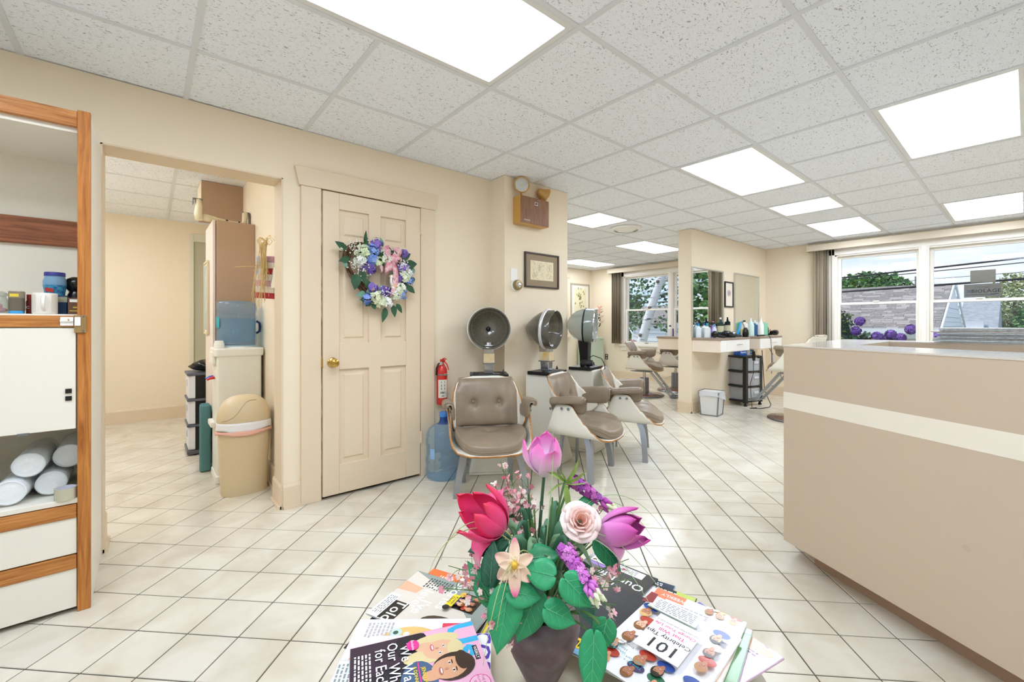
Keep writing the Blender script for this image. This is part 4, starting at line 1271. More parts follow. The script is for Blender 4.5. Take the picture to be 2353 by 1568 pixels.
lz('dial_ring', [(0.045, 0.008), (0.045, 0.03), (0.038, 0.042), (0.026, 0.044)], mat('aged_brass', '#9c8d66', rough=0.3, metal=0.7), th, 32, 40, M=aim((0, 0, 0), (0, -1, 0)))
lz('dial_face', [(0.026, 0.042), (0.02, 0.047), (0, 0.048)], CHROME, th, 24, 40, M=aim((0, 0, 0), (0, -1, 0)))
pl = MB().prism(rrect(0.075, 0.105, 0.006), 0, 0.005).build('wall_plate', WHITE, bevel=0.0015)
pl.matrix_world = M_wall((2.375, 2.80, 1.575), (0, -1, 0))
tag(pl, 'blank white plate on the column above the round thermostat', 'plate')
# ================================================================ alcove
BRN = mat('brown_laminate', '#b3967c', rough=0.5, bump=0.03, bscale=400)
tc_ = thing('tall_cupboard', 'tall brown laminate cupboard behind the water cooler', 'cupboard', (0.555, 4.45, 0))
MB().box(-0.135, 0.133, -0.30, 0.25, 0, 1.985).build('carcass', BRN, tc_, bevel=0.002)
MB().box(-0.158, -0.139, -0.29, 0.25, 0.02, 1.985).build('door', mat('pale_pink_edge', '#e6d6cb', rough=0.45), tc_, bevel=0.002)
sf = struct(MB().box(0.37, 0.69, 4.75, 5.1, 2.13, ZB).build('trim_3', BRN))
MB().box(0.366, 0.37, 4.75, 5.1, 2.13, ZB).build('soffit_side', WALL, sf)
# cream hair-dryer bracket lying on the cupboard
CRM = mat('cream_moulded_plastic', '#e7dcba', rough=0.35)
hb = thing('dryer_bracket', 'cream plastic wall bracket lying on top of the brown cupboard', 'bracket', (0.53, 4.36, 1.986))
def sweep(name, pts, rs, m, par, fl=0.6):
    return MB().tube(pts, rs, 12, flat=fl).build(name, m, par, smooth=180)
sweep('crossbar', bez((-0.20, -0.08, 0.035), (0.0, 0.0, 0.02), (0.115, 0.02, 0.03), 10), [0.03, 0.032, 0.03, 0.026, 0.024, 0.022, 0.022, 0.022, 0.024, 0.026, 0.028], CRM, hb, 0.9)
u1 = sweep('upright', [(-0.215, -0.10, 0.0), (-0.22, -0.10, 0.05), (-0.215, -0.10, 0.12), (-0.22, -0.10, 0.165)], [0.032, 0.034, 0.028, 0.026], CRM, hb, 0.8)
u2 = sweep('upright', [(0.115, 0.02, 0.02), (0.118, 0.02, 0.07), (0.122, 0.02, 0.135)], [0.028, 0.026, 0.03], CRM, hb, 0.8)
MB().box(-0.252, -0.19, -0.125, -0.075, 0.163, 0.168).box(-0.256, -0.25, -0.125, -0.075, 0.12, 0.168).build('metal_clip', STEEL, u1)
MB().box(0.095, 0.152, -0.005, 0.045, 0.133, 0.138).box(0.148, 0.153, -0.005, 0.045, 0.04, 0.138).build('metal_clip', STEEL, u2)
for x in (-0.12, -0.02, 0.07):
    MB().lathe([(0.008, 0), (0.006, 0.002), (0, 0.002)], 10, M=aim((x, -0.07 + 0.35 * (x + 0.2) * 0.3, 0.035), (0, -1, 0.2))).build('screw_hole', BLACK, hb)
pc = framed('framed_print', 'pale blue framed print on the side of the brown cupboard', 'picture', M_wall((0.396, 4.53, 1.38), (-1, 0, 0)), 0.26, 0.62, 0.015, mat('pale_gold_frame', '#d8c9a4', rough=0.4), 0.02, WHITE, mat('pale_blue_print', '#b9d4de', rough=0.5, var=0.4, vscale=8, vcol='#7fa8bd'))
MB().box(-0.13, 0.13, -0.31, 0.31, 0.0085, 0.011)
# water cooler and the jug on it
COOL = mat('putty_cooler_plastic', '#eceadf', rough=0.35)
wc = thing('water_cooler', 'putty white water cooler standing against the alcove wall', 'water cooler', (0.525, 3.90, 0))
MB().prism(rrect(0.285, 0.30, 0.02), 0.05, 0.965).build('body', COOL, wc, bevel=0.006)
MB().prism(rrect(0.30, 0.33, 0.03), 0.0, 0.06).build('plinth', COOL, wc, bevel=0.01)
MB().prism(rrect(0.315, 0.32, 0.03), 0.915, 0.978).build('top_cover', COOL, wc, bevel=0.012, seg=3)
MB().lathe([(0.13, 0.978), (0.125, 0.99), (0.095, 0.995)], 32, cap0=False, cap1=False).build('jug_collar', COOL, wc)
MB().box(-0.165, -0.142, -0.10, 0.10, 0.86, 0.95).box(-0.175, -0.142, -0.09, 0.09, 0.40, 0.44).build('dispense_front', COOL, wc, bevel=0.008)
for y, c in ((-0.04, '#c8332c'), (0.04, '#2f62c0')):
    MB().tube([(-0.145, y, 0.76), (-0.175, y, 0.755), (-0.192, y, 0.745)], [0.011, 0.01, 0.008], 8).build('tap', mat('tap_' + c, c, rough=0.4), wc)
cp = thing('paper_cup_stack', 'small stack of white cups upside down on the water cooler', 'cups', (0.40, 3.79, 0.979))
MB().lathe([(0.034, 0), (0.034, 0.006), (0.026, 0.04), (0, 0.04)], 20).build('cup', WHITE, cp, smooth=40)
MB().lathe([(0.034, 0.014), (0.034, 0.02), (0.026, 0.054), (0, 0.054)], 20).build('cup', WHITE, cp, smooth=40)
jg = water_jug((0.525, 3.90, 0.998), 'upturned blue water jug on top of the water cooler', True, True, R(-8))
# swing-lid bin with its liner
BIN = mat('almond_bin_plastic', '#d9c6a2', rough=0.38)
wb = thing('swing_lid_bin', 'almond swing lid waste bin with liner beside the cooler', 'waste bin', (0.515, 3.50, 0))
def stad(w, d, n=10, k=2.6):
    return [((abs(math.cos(a)) ** (2 / k)) * (1 if math.cos(a) > 0 else -1) * w / 2, (abs(math.sin(a)) ** (2 / k)) * (1 if math.sin(a) > 0 else -1) * d / 2) for a in [2 * math.pi * i / (4 * n) for i in range(4 * n)]]
MB().prism(stad(0.275, 0.20), 0, 0.48, top=stad(0.31, 0.235)).build('bin_body', BIN, wb, smooth=50)
def dome(u, v):
    P = stad(0.318, 0.243)
    p = P[int(round(u * 40)) % 40]
    a = v * math.pi / 2
    k = math.cos(a) ** 0.7 if v < 1 else 0
    return (p[0] * k, p[1] * k, 0.50 + 0.165 * math.sin(a))
MB().grid(dome, 40, 14, closed_u=True).prism(stad(0.318, 0.243), 0.478, 0.50).build('dome_lid', BIN, wb, smooth=60)
fl_ = [( -0.112 + 0.225 * (1 - math.cos(math.pi * i / 14)) / 2 , -0.118 * math.sin(math.pi * 0.5), 0) for i in range(15)]
def flap_pt(s):
    # S-shaped outline of the swing flap drawn on the dome front
    x = -0.14 + 0.20 * s
    z = 0.505 + 0.015 * math.sin(3.1 * s) + 0.128 * (1 / (1 + math.exp(-9 * (s - 0.52))))
    zz = min(max((z - 0.50) / 0.165, 0), 0.999)
    k = math.cos(math.asin(zz)) ** 0.7
    lim = 0.159 * k
    x = max(min(x, lim * 0.985), -lim * 0.985)
    r = (1 - (abs(x) / lim) ** 2.6) ** (1 / 2.6)
    return (x, -0.1215 * k * r - 0.0008, z)
MB().tube([flap_pt(i / 24) for i in range(25)], 0.0013, 6).build('flap_seam', mat('bin_seam', '#8f7d5f', rough=0.5), wb)
LIN = mat('white_liner_film', '#eeeef0', rough=0.3)
P1 = stad(0.322, 0.247)
def skirt(z0, z1, amp, off=0.0):
    def fn(u, v):
        i = int(round(u * 40)) % 40
        p = P1[i]
        k = 1.0 + off + 0.012 * v + amp * math.sin(i * 1.7) * v
        return (p[0] * k, p[1] * k, z0 + (z1 - z0) * v + 0.010 * math.sin(i * 0.55 + 1.0) * v)
    return fn
ln = MB().grid(skirt(0.492, 0.435, 0.012, 0.004), 40, 4, closed_u=True).build('liner_bag', LIN, wb, smooth=180, solid=0.001)
MB().grid(skirt(0.437, 0.412, 0.016, 0.02), 40, 3, closed_u=True).build('drawstring_hem', mat('pink_drawstring', '#f0b9a8', rough=0.4), ln, smooth=180, solid=0.001)
# wall decoration: painted flag board with raffia
fg = thing('flag_board', 'painted wooden flag board with raffia bow on the alcove wall', 'decoration', (0.688, 3.40, 1.33))
Mf = M_wall((-0.055, 0, 0), (-0.80, -0.60, 0)) @ Matrix.Rotation(R(-4), 4, 'Z')
stripes = ['#b8323a', '#efe4d6', '#d7a0ae', '#efe4d6', '#b8323a', '#efe4d6', '#d9a6b8']
for k, c in enumerate(stripes):
    MB().box(-0.075, 0.075, k * 0.042 + 0.001, k * 0.042 + 0.041, 0.002, 0.022 + 0.001 * (k % 2)).build('slat', mat('flag_' + c, c, rough=0.7, var=0.15, vscale=30), fg, M=Mf, bevel=0.002)
MB().box(-0.077, 0.0, 0.165, 0.292, 0.0235, 0.0255).build('blue_field', mat('flag_blue', '#5f7fc4', rough=0.7, var=0.5, vscale=26, vcol='#e8e6ee'), fg, M=Mf)
rnd = random.Random(3)
rf = MB()
for k in range(46):
    x0 = rnd.uniform(-0.03, 0.03)
    l = rnd.uniform(0.15, 0.46)
    x1 = x0 + rnd.uniform(-0.07, 0.05)
    rf.tube([(x0 * 0.3, 0.40, 0.03), (x0, 0.36, 0.045 + rnd.uniform(0, 0.015)), ((x0 + x1) / 2, 0.36 - l * 0.5, 0.04 + rnd.uniform(0, 0.02)), (x1, 0.38 - l, 0.033 + rnd.uniform(0, 0.03))], 0.0021, 4, flat=0.4)
for k in range(10):
    a = rnd.uniform(0.3, 0.9)
    sg = rnd.choice((-1, 1))
    rf.tube([(0, 0.39, 0.035), (sg * 0.05 * a, 0.415, 0.05), (sg * 0.075 * a, 0.39, 0.05), (sg * 0.05 * a, 0.365, 0.048), (0, 0.385, 0.04)], 0.0025, 4, flat=0.4)
rf.tube([(-0.02, 0.22, 0.035), (-0.10, 0.215, 0.05), (-0.22, 0.205, 0.06)], 0.002, 4, flat=0.4)
stuff(rf.build('raffia', mat('straw_raffia', '#dcbd7c', rough=0.7, var=0.2, vscale=40), fg, M=Mf))
MB().tube([(-0.05, 0.40, 0.01), (0.0, 0.435, 0.006), (0.05, 0.40, 0.01)], 0.0015, 6).lathe([(0.004, 0), (0.004, 0.008), (0, 0.008)], 8, M=T(0, 0.435, 0)).build('hanger', BRASS, fg, M=Mf)
# wall phone
ph = thing('wall_phone', 'cream wall phone with dark cord beside the doorway edge', 'phone', (0.689, 3.245, 1.40))
Mp = M_wall((0, 0, 0), (-1, 0, 0))
MB().prism([(-0.05, -0.01), (0.06, -0.01), (0.06, 0.13), (0.02, 0.13), (-0.05, 0.04)], 0.0, 0.05).build('handset', mat('cream_phone', '#e9e6cd', rough=0.35), ph, M=Mp, bevel=0.008, seg=3)
for k in range(6):
    MB().box(-0.045 + k * 0.012, -0.040 + k * 0.012, 0.02 + 0.012 * k, 0.05 + 0.012 * k, 0.05, 0.052).build('speaker_slot', mat('phone_slot', '#9fa398'), ph, M=Mp)
pts = [(0.0, -0.01, 0.012)]
zz, q = -0.03, 0
while zz > -0.86:
    q += 1
    pts.append((0.012 * math.sin(q * 2.3) - 0.05 * (-zz / 0.86) + 0.02, zz, 0.01 + 0.004 * math.cos(q * 1.9)))
    zz -= 0.045
MB().tube(pts, 0.003, 6).build('cord', mat('dark_cord', '#3a332c', rough=0.5), ph, M=Mp, smooth=180)
# three-drawer tower with bag on top, towels beside it
tw = thing('drawer_tower', 'narrow black and white three drawer tower behind the cooler', 'drawers', (0.43, 4.88, 0.0))
GRYP = mat('grey_plastic_rim', '#5b5f6a', rough=0.4)
MB().box(-0.105, 0.11, -0.16, 0.17, 0.04, 0.72).build('frame', BLACK, tw, bevel=0.006)
for k in range(3):
    z0 = 0.05 + 0.225 * k
    d = MB().prism([(-0.155, -0.15), (-0.105, -0.165), (-0.105, 0.165), (-0.155, 0.15)], z0, z0 + 0.20).build('drawer_front', mat('frosted_white_plastic', '#e2e4e8', rough=0.3), tw, bevel=0.006)
    MB().box(-0.162, -0.154, -0.05, 0.05, z0 + 0.10, z0 + 0.16).build('drawer_grip', mat('frosted_grip', '#c9ccd4', rough=0.3), d, bevel=0.004)
    MB().box(-0.165, 0.11, -0.17, 0.175, z0 + 0.20, z0 + 0.222).build('rim', GRYP, tw, bevel=0.005)
MB().box(-0.165, 0.11, -0.17, 0.175, 0.012, 0.045).build('rim', GRYP, tw, bevel=0.005)
for x, y in ((-0.1, -0.13), (0.07, -0.13), (-0.1, 0.13), (0.07, 0.13)):
    MB().lathe([(0.018, 0), (0.018, 0.012), (0, 0.012)], 10, M=T(x, y, 0)).build('caster', BLACK, tw)
def crump(seed, r, zmax, amp=0.25):
    rn = random.Random(seed)
    ph_ = [rn.uniform(0, 6) for _ in range(6)]
    def fn(u, v):
        a, b = 2 * math.pi * u, math.pi * v
        k = 1 + amp * (math.sin(3 * a + ph_[0]) * math.sin(2 * b + ph_[1]) + 0.6 * math.sin(7 * a + ph_[2]) * math.sin(5 * b + ph_[3]))
        return (r[0] * k * math.sin(b) * math.cos(a), r[1] * k * math.sin(b) * math.sin(a), zmax / 2 * (1 - math.cos(b) * (1 if v < 0.5 else k)))
    return fn
pb = MB().grid(crump(2, (0.12, 0.13, 0), 0.10, 0.16), 24, 14, closed_u=True).build('plastic_bag', mat('black_bag_film', '#0e0e10', rough=0.2), smooth=50)
tag(pb, 'crumpled black plastic bag on top of the three drawer tower', 'bag').location = (0.42, 4.86, 0.725)
tl = thing('towel_bundle', 'teal folded towels standing between the tower and the cooler', 'towels', (0.43, 4.22, 0))
for k in range(4):
    MB().box(-0.12 + 0.004 * k, -0.045, -0.10 + 0.05 * k, -0.055 + 0.05 * k, 0.002, 0.52 - 0.02 * (k % 2)).build('towel', mat('teal_towel_%d' % (k % 2), ('#5c8a8c', '#6f9a9e')[k % 2], rough=0.95, bump=0.6, bscale=220), tl, bevel=0.015, seg=3)

# ================================================================ wreath on the door
wr = thing('heart_wreath', 'heart shaped twig wreath of hydrangeas hanging on the door', 'wreath', (1.225, 2.935, 1.49))
rnd = random.Random(11)
def heart(t):
    """0..1 round a lopsided heart outline, metres, local x/z"""
    a = 2 * math.pi * t
    x = 0.0135 * 16 * math.sin(a) ** 3 * 1.05
    z = 0.0135 * (13 * math.cos(a) - 4.2 * math.cos(2 * a) - 1.6 * math.cos(3 * a) - 0.8 * math.cos(4 * a))
    c, s = math.cos(R(-14)), math.sin(R(-14))
    return Vector((x * c - z * s, 0, x * s + z * c + 0.02))
TWIG = mat('vine_twig', '#7a5c40', rough=0.8, var=0.4, vscale=60, vcol='#4f3826')
for k in range(22):
    ph_, ra = rnd.uniform(0, 6.28), rnd.uniform(0.003, 0.03)
    pts = []
    for i in range(60):
        t = i / 60
        a = ph_ + 2.5 * 2 * math.pi * t * (1 if k % 2 else -1)
        p = heart(t)
        c = Vector((0, 0, 0))
        rad = (p - c).normalized()
        pts.append(p + rad * (ra * math.cos(a)) + Vector((0, -0.02 + ra * 0.8 * math.sin(a), 0)))
    MB().tube(pts, rnd.uniform(0.0022, 0.004), 5, closed=True).build('twig', TWIG, wr, smooth=180)
def leaf_geo(mb, M, L, W, fold=0.25, curl=0.2, mi=0, n=6, tip=1.6):
    def fn(u, v):
        w = W * (math.sin(math.pi * min(v ** 0.75, 1.0)) ** 0.9) * (1 - 0.15 * v)
        x = (2 * u - 1) * w / 2
        return (x, L * v, -curl * L * v * v + fold * abs(x))
    mb.grid(fn, 2, n, mi, M)
def frame_at(p, up, roll=0):
    """local +Y along `up`"""
    y = Vector(up).normalized()
    ref = Vector((0, -1, 0)) if abs(y.y) < 0.9 else Vector((0, 0, 1))
    x = y.cross(ref).normalized()
    z = x.cross(y)
    M = Matrix(((x.x, y.x, z.x, p[0]), (x.y, y.y, z.y, p[1]), (x.z, y.z, z.z, p[2]), (0, 0, 0, 1)))
    return M @ Matrix.Rotation(roll, 4, 'Y')
LEAFD = mat('dark_silk_leaf', '#2f5a3c', rough=0.55, var=0.25, vscale=30)
LEAFS = mat('sage_silk_leaf', '#6f9c86', rough=0.6)
def wreath_leaf(x, z, ang, L, W, m=LEAFD):
    mb = MB()
    d = (math.cos(R(ang)), -0.25, math.sin(R(ang)))
    leaf_geo(mb, frame_at((x, -0.045, z), d), L, W, 0.3, 0.15)
    mb.build('leaf', m, wr, smooth=180)
for x, z, a, L, W in ((-0.22, 0.155, 150, 0.09, 0.05), (-0.20, 0.10, 200, 0.08, 0.045), (-0.16, 0.0, 265, 0.11, 0.075), (-0.125, 0.03, 285, 0.10, 0.05), (-0.10, 0.21, 85, 0.09, 0.026), (0.03, 0.20, 110, 0.07, 0.03),
                      (0.16, 0.13, 30, 0.09, 0.06), (0.20, 0.09, 10, 0.09, 0.07), (0.21, -0.06, -40, 0.08, 0.05), (0.10, -0.20, -80, 0.09, 0.05), (0.05, -0.22, -105, 0.11, 0.05), (0.13, -0.19, -60, 0.08, 0.04),
                      (-0.06, -0.10, 120, 0.09, 0.05), (-0.09, -0.13, 190, 0.07, 0.05), (-0.04, 0.05, 240, 0.07, 0.04), (0.09, -0.02, 80, 0.06, 0.04), (-0.02, 0.12, 300, 0.06, 0.04), (0.0, -0.12, 60, 0.07, 0.05)):
    wreath_leaf(x, z, a, L, W, LEAFS if L < 0.075 else LEAFD)
for k in range(30):
    _p = heart((0.02 + 0.6 * k / 30 + 0.72 * (k % 3 == 0)) % 1.0)
    wreath_leaf(_p.x + rnd.uniform(-0.03, 0.03), _p.z + rnd.uniform(-0.03, 0.03), rnd.uniform(0, 360), rnd.uniform(0.045, 0.075), rnd.uniform(0.022, 0.04), LEAFD if k % 4 else LEAFS)
def petal_flower(mb, c, n, r, dirv, rnd_):
    """small open flower: n rounded petals round c facing dirv"""
    M = aim(c, dirv, rnd_.uniform(0, 6))
    for k in range(n):
        a = 2 * math.pi * k / n
        P = [(0, 0, 0)]
        m_ = 7
        v = [(0, 0, 0.001)]
        for i in range(m_):
            t = -1 + 2 * i / (m_ - 1)
            rr = r * (1 - 0.28 * t * t)
            v.append((rr * math.cos(a + t * math.pi / n * 0.92), rr * math.sin(a + t * math.pi / n * 0.92), 0.18 * r * (1 - 0.6 * t * t)))
        mb.add(v, [(0, i, i + 1) for i in range(1, m_)], 0, M)
def hydrangea(x, z, R0, cols, n=16, fr=0.016):
    n = int(n * 1.9)
    h = MB()
    ms = [mat('petal_' + c, c, rough=0.7) for c in cols]
    for k in range(n):
        a, b = rnd.uniform(0, 2 * math.pi), math.acos(1 - rnd.uniform(0, 0.85))
        d = Vector((math.sin(b) * math.cos(a), -math.cos(b), math.sin(b) * math.sin(a)))
        s = MB()
        petal_flower(s, Vector((x, -0.045, z)) + d * R0 * Vector((1, 0.7, 1)).length * 0.58 * rnd.uniform(0.7, 1.15), 4, fr, d, rnd)
        h.add(s.v, s.f, k % len(cols))
    return h.build('hydrangea_bloom', ms, wr)
for x, z, r, c in ((-0.115, 0.15, 0.06, ('#d9e6c0', '#c9dcae')), (-0.045, 0.17, 0.055, ('#6f8fd6', '#8aa6e0', '#5a7ac8')), (-0.02, 0.215, 0.05, ('#7a5cb0', '#8d70c2')), (-0.05, 0.11, 0.05, ('#8aa6e0', '#6f8fd6')),
                   (-0.13, 0.09, 0.05, ('#eef0e8', '#dde4d4')), (-0.095, 0.055, 0.045, ('#7d63b4', '#9378c4', '#5f4a9c')), (-0.06, 0.035, 0.04, ('#6d55a8', '#8a70be')), (-0.005, 0.10, 0.045, ('#dfe9c8', '#cfe0b4')),
                   (0.05, 0.12, 0.042, ('#f2f3ea', '#e6ead8')), (0.19, 0.17, 0.03, ('#7a62b4', '#8d76c4')), (0.18, 0.07, 0.045, ('#8f78c6', '#ece9f2')), (0.19, 0.0, 0.05, ('#dfe9cc', '#eef2e0')), (0.225, -0.02, 0.035, ('#6f8fd6', '#94aee6')), (0.145, -0.01, 0.035, ('#7d63b4', '#6a50a6')),
                   (0.15, -0.08, 0.055, ('#e2ebce', '#f0f3e4')), (0.175, -0.12, 0.04, ('#7f9fe0', '#a6bcea')), (0.12, -0.13, 0.05, ('#eef0e4', '#dfe8cc')), (0.05, -0.105, 0.045, ('#8568bc', '#6f55aa')), (-0.045, -0.09, 0.045, ('#8f76c8', '#7a60b8')),
                   (-0.02, -0.15, 0.055, ('#dfe8c2', '#e9efd2')), (0.02, -0.18, 0.05, ('#e6eccf', '#d4e0b6')), (-0.085, -0.165, 0.042, ('#5f7fd0', '#8aa4e4')), (0.055, -0.185, 0.048, ('#e9ede6', '#f4f5f0')), (0.23, 0.04, 0.03, ('#f3f2ee', '#e6e4f0'))):
    hydrangea(x, z, r * 0.9, c, int(14 * r / 0.05), 0.0175)
gyp = MB()
for cx, cz, sp, n in ((-0.17, 0.17, 0.06, 70), (-0.155, 0.06, 0.06, 80), (0.17, 0.08, 0.045, 44), (0.03, -0.12, 0.045, 36), (0.02, 0.155, 0.03, 20)):
    for k in range(n):
        gyp.ell((cx + rnd.gauss(0, sp * 0.55), -0.075 - rnd.uniform(0, 0.03), cz + rnd.gauss(0, sp * 0.5)), rnd.uniform(0.0028, 0.005), 6, 4)
stuff(gyp.build('babys_breath', WHITE, wr, smooth=180))
RIB = mat('sheer_pink_ribbon', '#e8d2cf', rough=0.5, var=0.7, vscale=42, vcol='#d8728a')
def ribbon(pts, w, par=wr, m=RIB):
    mb = MB()
    n = len(pts)
    v = []
    for i, p in enumerate(pts):
        t = (Vector(pts[min(i + 1, n - 1)]) - Vector(pts[max(i - 1, 0)])).normalized()
        sd = t.cross(Vector((0, -1, 0.001))).normalized()
        v += [Vector(p) - sd * w / 2, Vector(p) + sd * w / 2 + Vector((0, 0.006 * math.sin(i), 0))]
    mb.add(v, [(2 * i, 2 * i + 1, 2 * i + 3, 2 * i + 2) for i in range(n - 1)])
    return mb.build('ribbon', m, par, smooth=180, solid=0.0008)
ribbon(bez((0.08, -0.07, 0.10), (0.14, -0.09, 0.02), (0.085, -0.07, -0.14), 12), 0.04)
ribbon(bez((0.08, -0.07, 0.10), (0.03, -0.11, 0.03), (0.06, -0.075, 0.02), 8), 0.05)
ribbon(bez((0.08, -0.07, 0.10), (0.02, -0.10, 0.20), (0.06, -0.08, 0.19), 8), 0.045)
ribbon(bez((0.08, -0.07, 0.10), (0.16, -0.10, 0.20), (0.10, -0.075, 0.175), 8), 0.05)
ribbon(bez((0.08, -0.07, 0.10), (0.16, -0.1, 0.14), (0.13, -0.075, 0.10), 8), 0.04)
ribbon(bez((0.0, -0.06, 0.08), (0.01, -0.09, 0.05), (0.015, -0.07, 0.02), 6), 0.022)
gs = thing('goose_figurine', 'tiny white goose with peach wing nested in the wreath', 'figurine', (1.325, 2.865, 1.415))
MB().ell((0, 0, 0.0), (0.022, 0.014, 0.018), 14, 10).tube([(-0.012, 0, 0.005), (-0.022, -0.002, 0.035), (-0.02, -0.002, 0.065)], [0.012, 0.008, 0.009], 10).ell((-0.018, -0.002, 0.072), (0.014, 0.012, 0.012), 12, 8).build('body', WHITE, gs, smooth=180)
MB().ell((0.006, -0.009, 0.006), (0.017, 0.008, 0.014), 12, 8).ell((-0.014, -0.007, 0.078), (0.011, 0.008, 0.008), 10, 6).build('wing', mat('peach_plumage', '#f0b896', rough=0.6), gs, smooth=180)
MB().tube([(-0.03, -0.004, 0.07), (-0.042, -0.006, 0.068)], [0.004, 0.0015], 8).build('beak', mat('orange_beak', '#f0a22a'), gs)

# ================================================================ far end of the salon
def beaded_art(pa, a, b):
    rn = random.Random(8)
    mb = MB()
    for k in range(26):
        cx, cy = rn.gauss(0, a * 0.3), rn.gauss(0, b * 0.4)
        mb.prism([(cx + 0.02 * math.cos(q) * rn.uniform(0.5, 1.3), cy + 0.028 * math.sin(q) * rn.uniform(0.5, 1.3)) for q in [i * math.pi / 4 for i in range(8)]], 0.0091, 0.0093)
    mb.build('floral_print', mat('sepia_flowers', '#b9a878', rough=0.8, var=0.5, vscale=30, vcol='#8a8a52'), pa)
fa = framed('framed_botanical', 'ornate framed botanical print beside the green metal cabinet', 'picture', M_wall((7.47, 6.4995, 1.70), (0, -1, 0)), 0.64, 0.74, 0.04, mat('beaded_silver_frame', '#b5a894', rough=0.4, bump=0.8, bscale=60), 0.075, mat('cream_mat_board', '#eee8d8'), mat('botanical_paper', '#e6ddb8', rough=0.8), beaded_art)
struct(MB().box(7.02, 7.09, 6.47, 6.5, 0.9, 2.17).box(6.95, 7.10, 6.455, 6.5, 2.17, 2.27).box(6.95, 7.11, 6.44, 6.5, 0.86, 0.90).build('trim_4', TRIM, bevel=0.004))
gc = thing('metal_cabinet', 'pale green metal cabinet in the corner below the botanical print', 'cabinet', (7.52, 6.20, 0))
GRN = mat('pale_green_enamel', '#c3d2bd', rough=0.4)
MB().box(-0.20, 0.22, -0.15, 0.22, 0.05, 0.87).build('carcass', GRN, gc, bevel=0.006)
MB().box(-0.19, 0.21, -0.165, -0.15, 0.07, 0.855).build('door', GRN, gc, bevel=0.004)
for z in (0.55, 0.4, 0.25):
    MB().box(-0.235, -0.20, -0.14, 0.12, z, z + 0.09).build('shelf_bracket', mat('grey_bracket', '#8d9a8c', rough=0.4), gc, bevel=0.006)
v, f = text_geo('Steelco', 0.035, 0.01)
MB().add(v, f, 0, T(0.13, -0.1655, 0.82, rx=R(90))).build('name_badge', STEEL, gc)
for x in (-0.17, 0.19):
    MB().box(x - 0.015, x + 0.015, -0.13, 0.2, 0, 0.05).build('foot', BLACK, gc)
pf = thing('silk_flower_vase', 'spray of pink silk lilies in a vase on the green cabinet', 'flowers', (7.56, 6.20, 0.871))
MB().lathe([(0, 0), (0.05, 0), (0.07, 0.06), (0.055, 0.14), (0.035, 0.17), (0.04, 0.185), (0.03, 0.185), (0.026, 0.16)], 20, cap1=False).build('vase', mat('stone_vase', '#b9ad9c', rough=0.5), pf, smooth=50)
rnd = random.Random(21)
for k in range(9):
    a = rnd.uniform(-2.2, 1.2)
    tip = Vector((math.cos(a) * rnd.uniform(0.08, 0.26), math.sin(a) * 0.2, rnd.uniform(0.30, 0.66)))
    MB().tube(bez((0, 0, 0.14), (tip.x * 0.3, tip.y * 0.3, tip.z * 0.8), tip, 6), 0.004, 5).build('stem', LEAFD, pf)
    mb = MB()
    for q in range(6):
        an = q * math.pi / 3
        leaf_geo(mb, frame_at(tip, (math.cos(an) + tip.x, math.sin(an) - 0.5, 0.5)), 0.09, 0.032, 0.2, 0.5, n=4)
    mb.build('lily_bloom', mat('silk_pink_%d' % (k % 2), ('#efb7a6', '#f4d9cc')[k % 2], rough=0.7), pf, smooth=180)
    mb = MB()
    leaf_geo(mb, frame_at(tip * 0.7, (tip.x * 2, -0.1, 0.1)), 0.12, 0.04, 0.2, 0.6, n=4)
    mb.build('leaf', LEAFD, pf, smooth=180)
ol = thing('wall_outlet', 'brown double outlet low on the wall beside the green cabinet', 'outlet', (7.859, 6.056, 0.43))
MB().prism(rrect(0.075, 0.12, 0.006), 0, 0.005).build('plate', mat('brown_bakelite', '#4a3a2c', rough=0.35), ol, M=M_wall((0, 0, 0), (-1, 0, 0)), bevel=0.001)
for z in (-0.028, 0.028):
    MB().lathe([(0.017, 0.005), (0.016, 0.007), (0, 0.007)], 16, M=M_wall((0, 0, z), (-1, 0, 0))).build('socket', CREAM, ol)
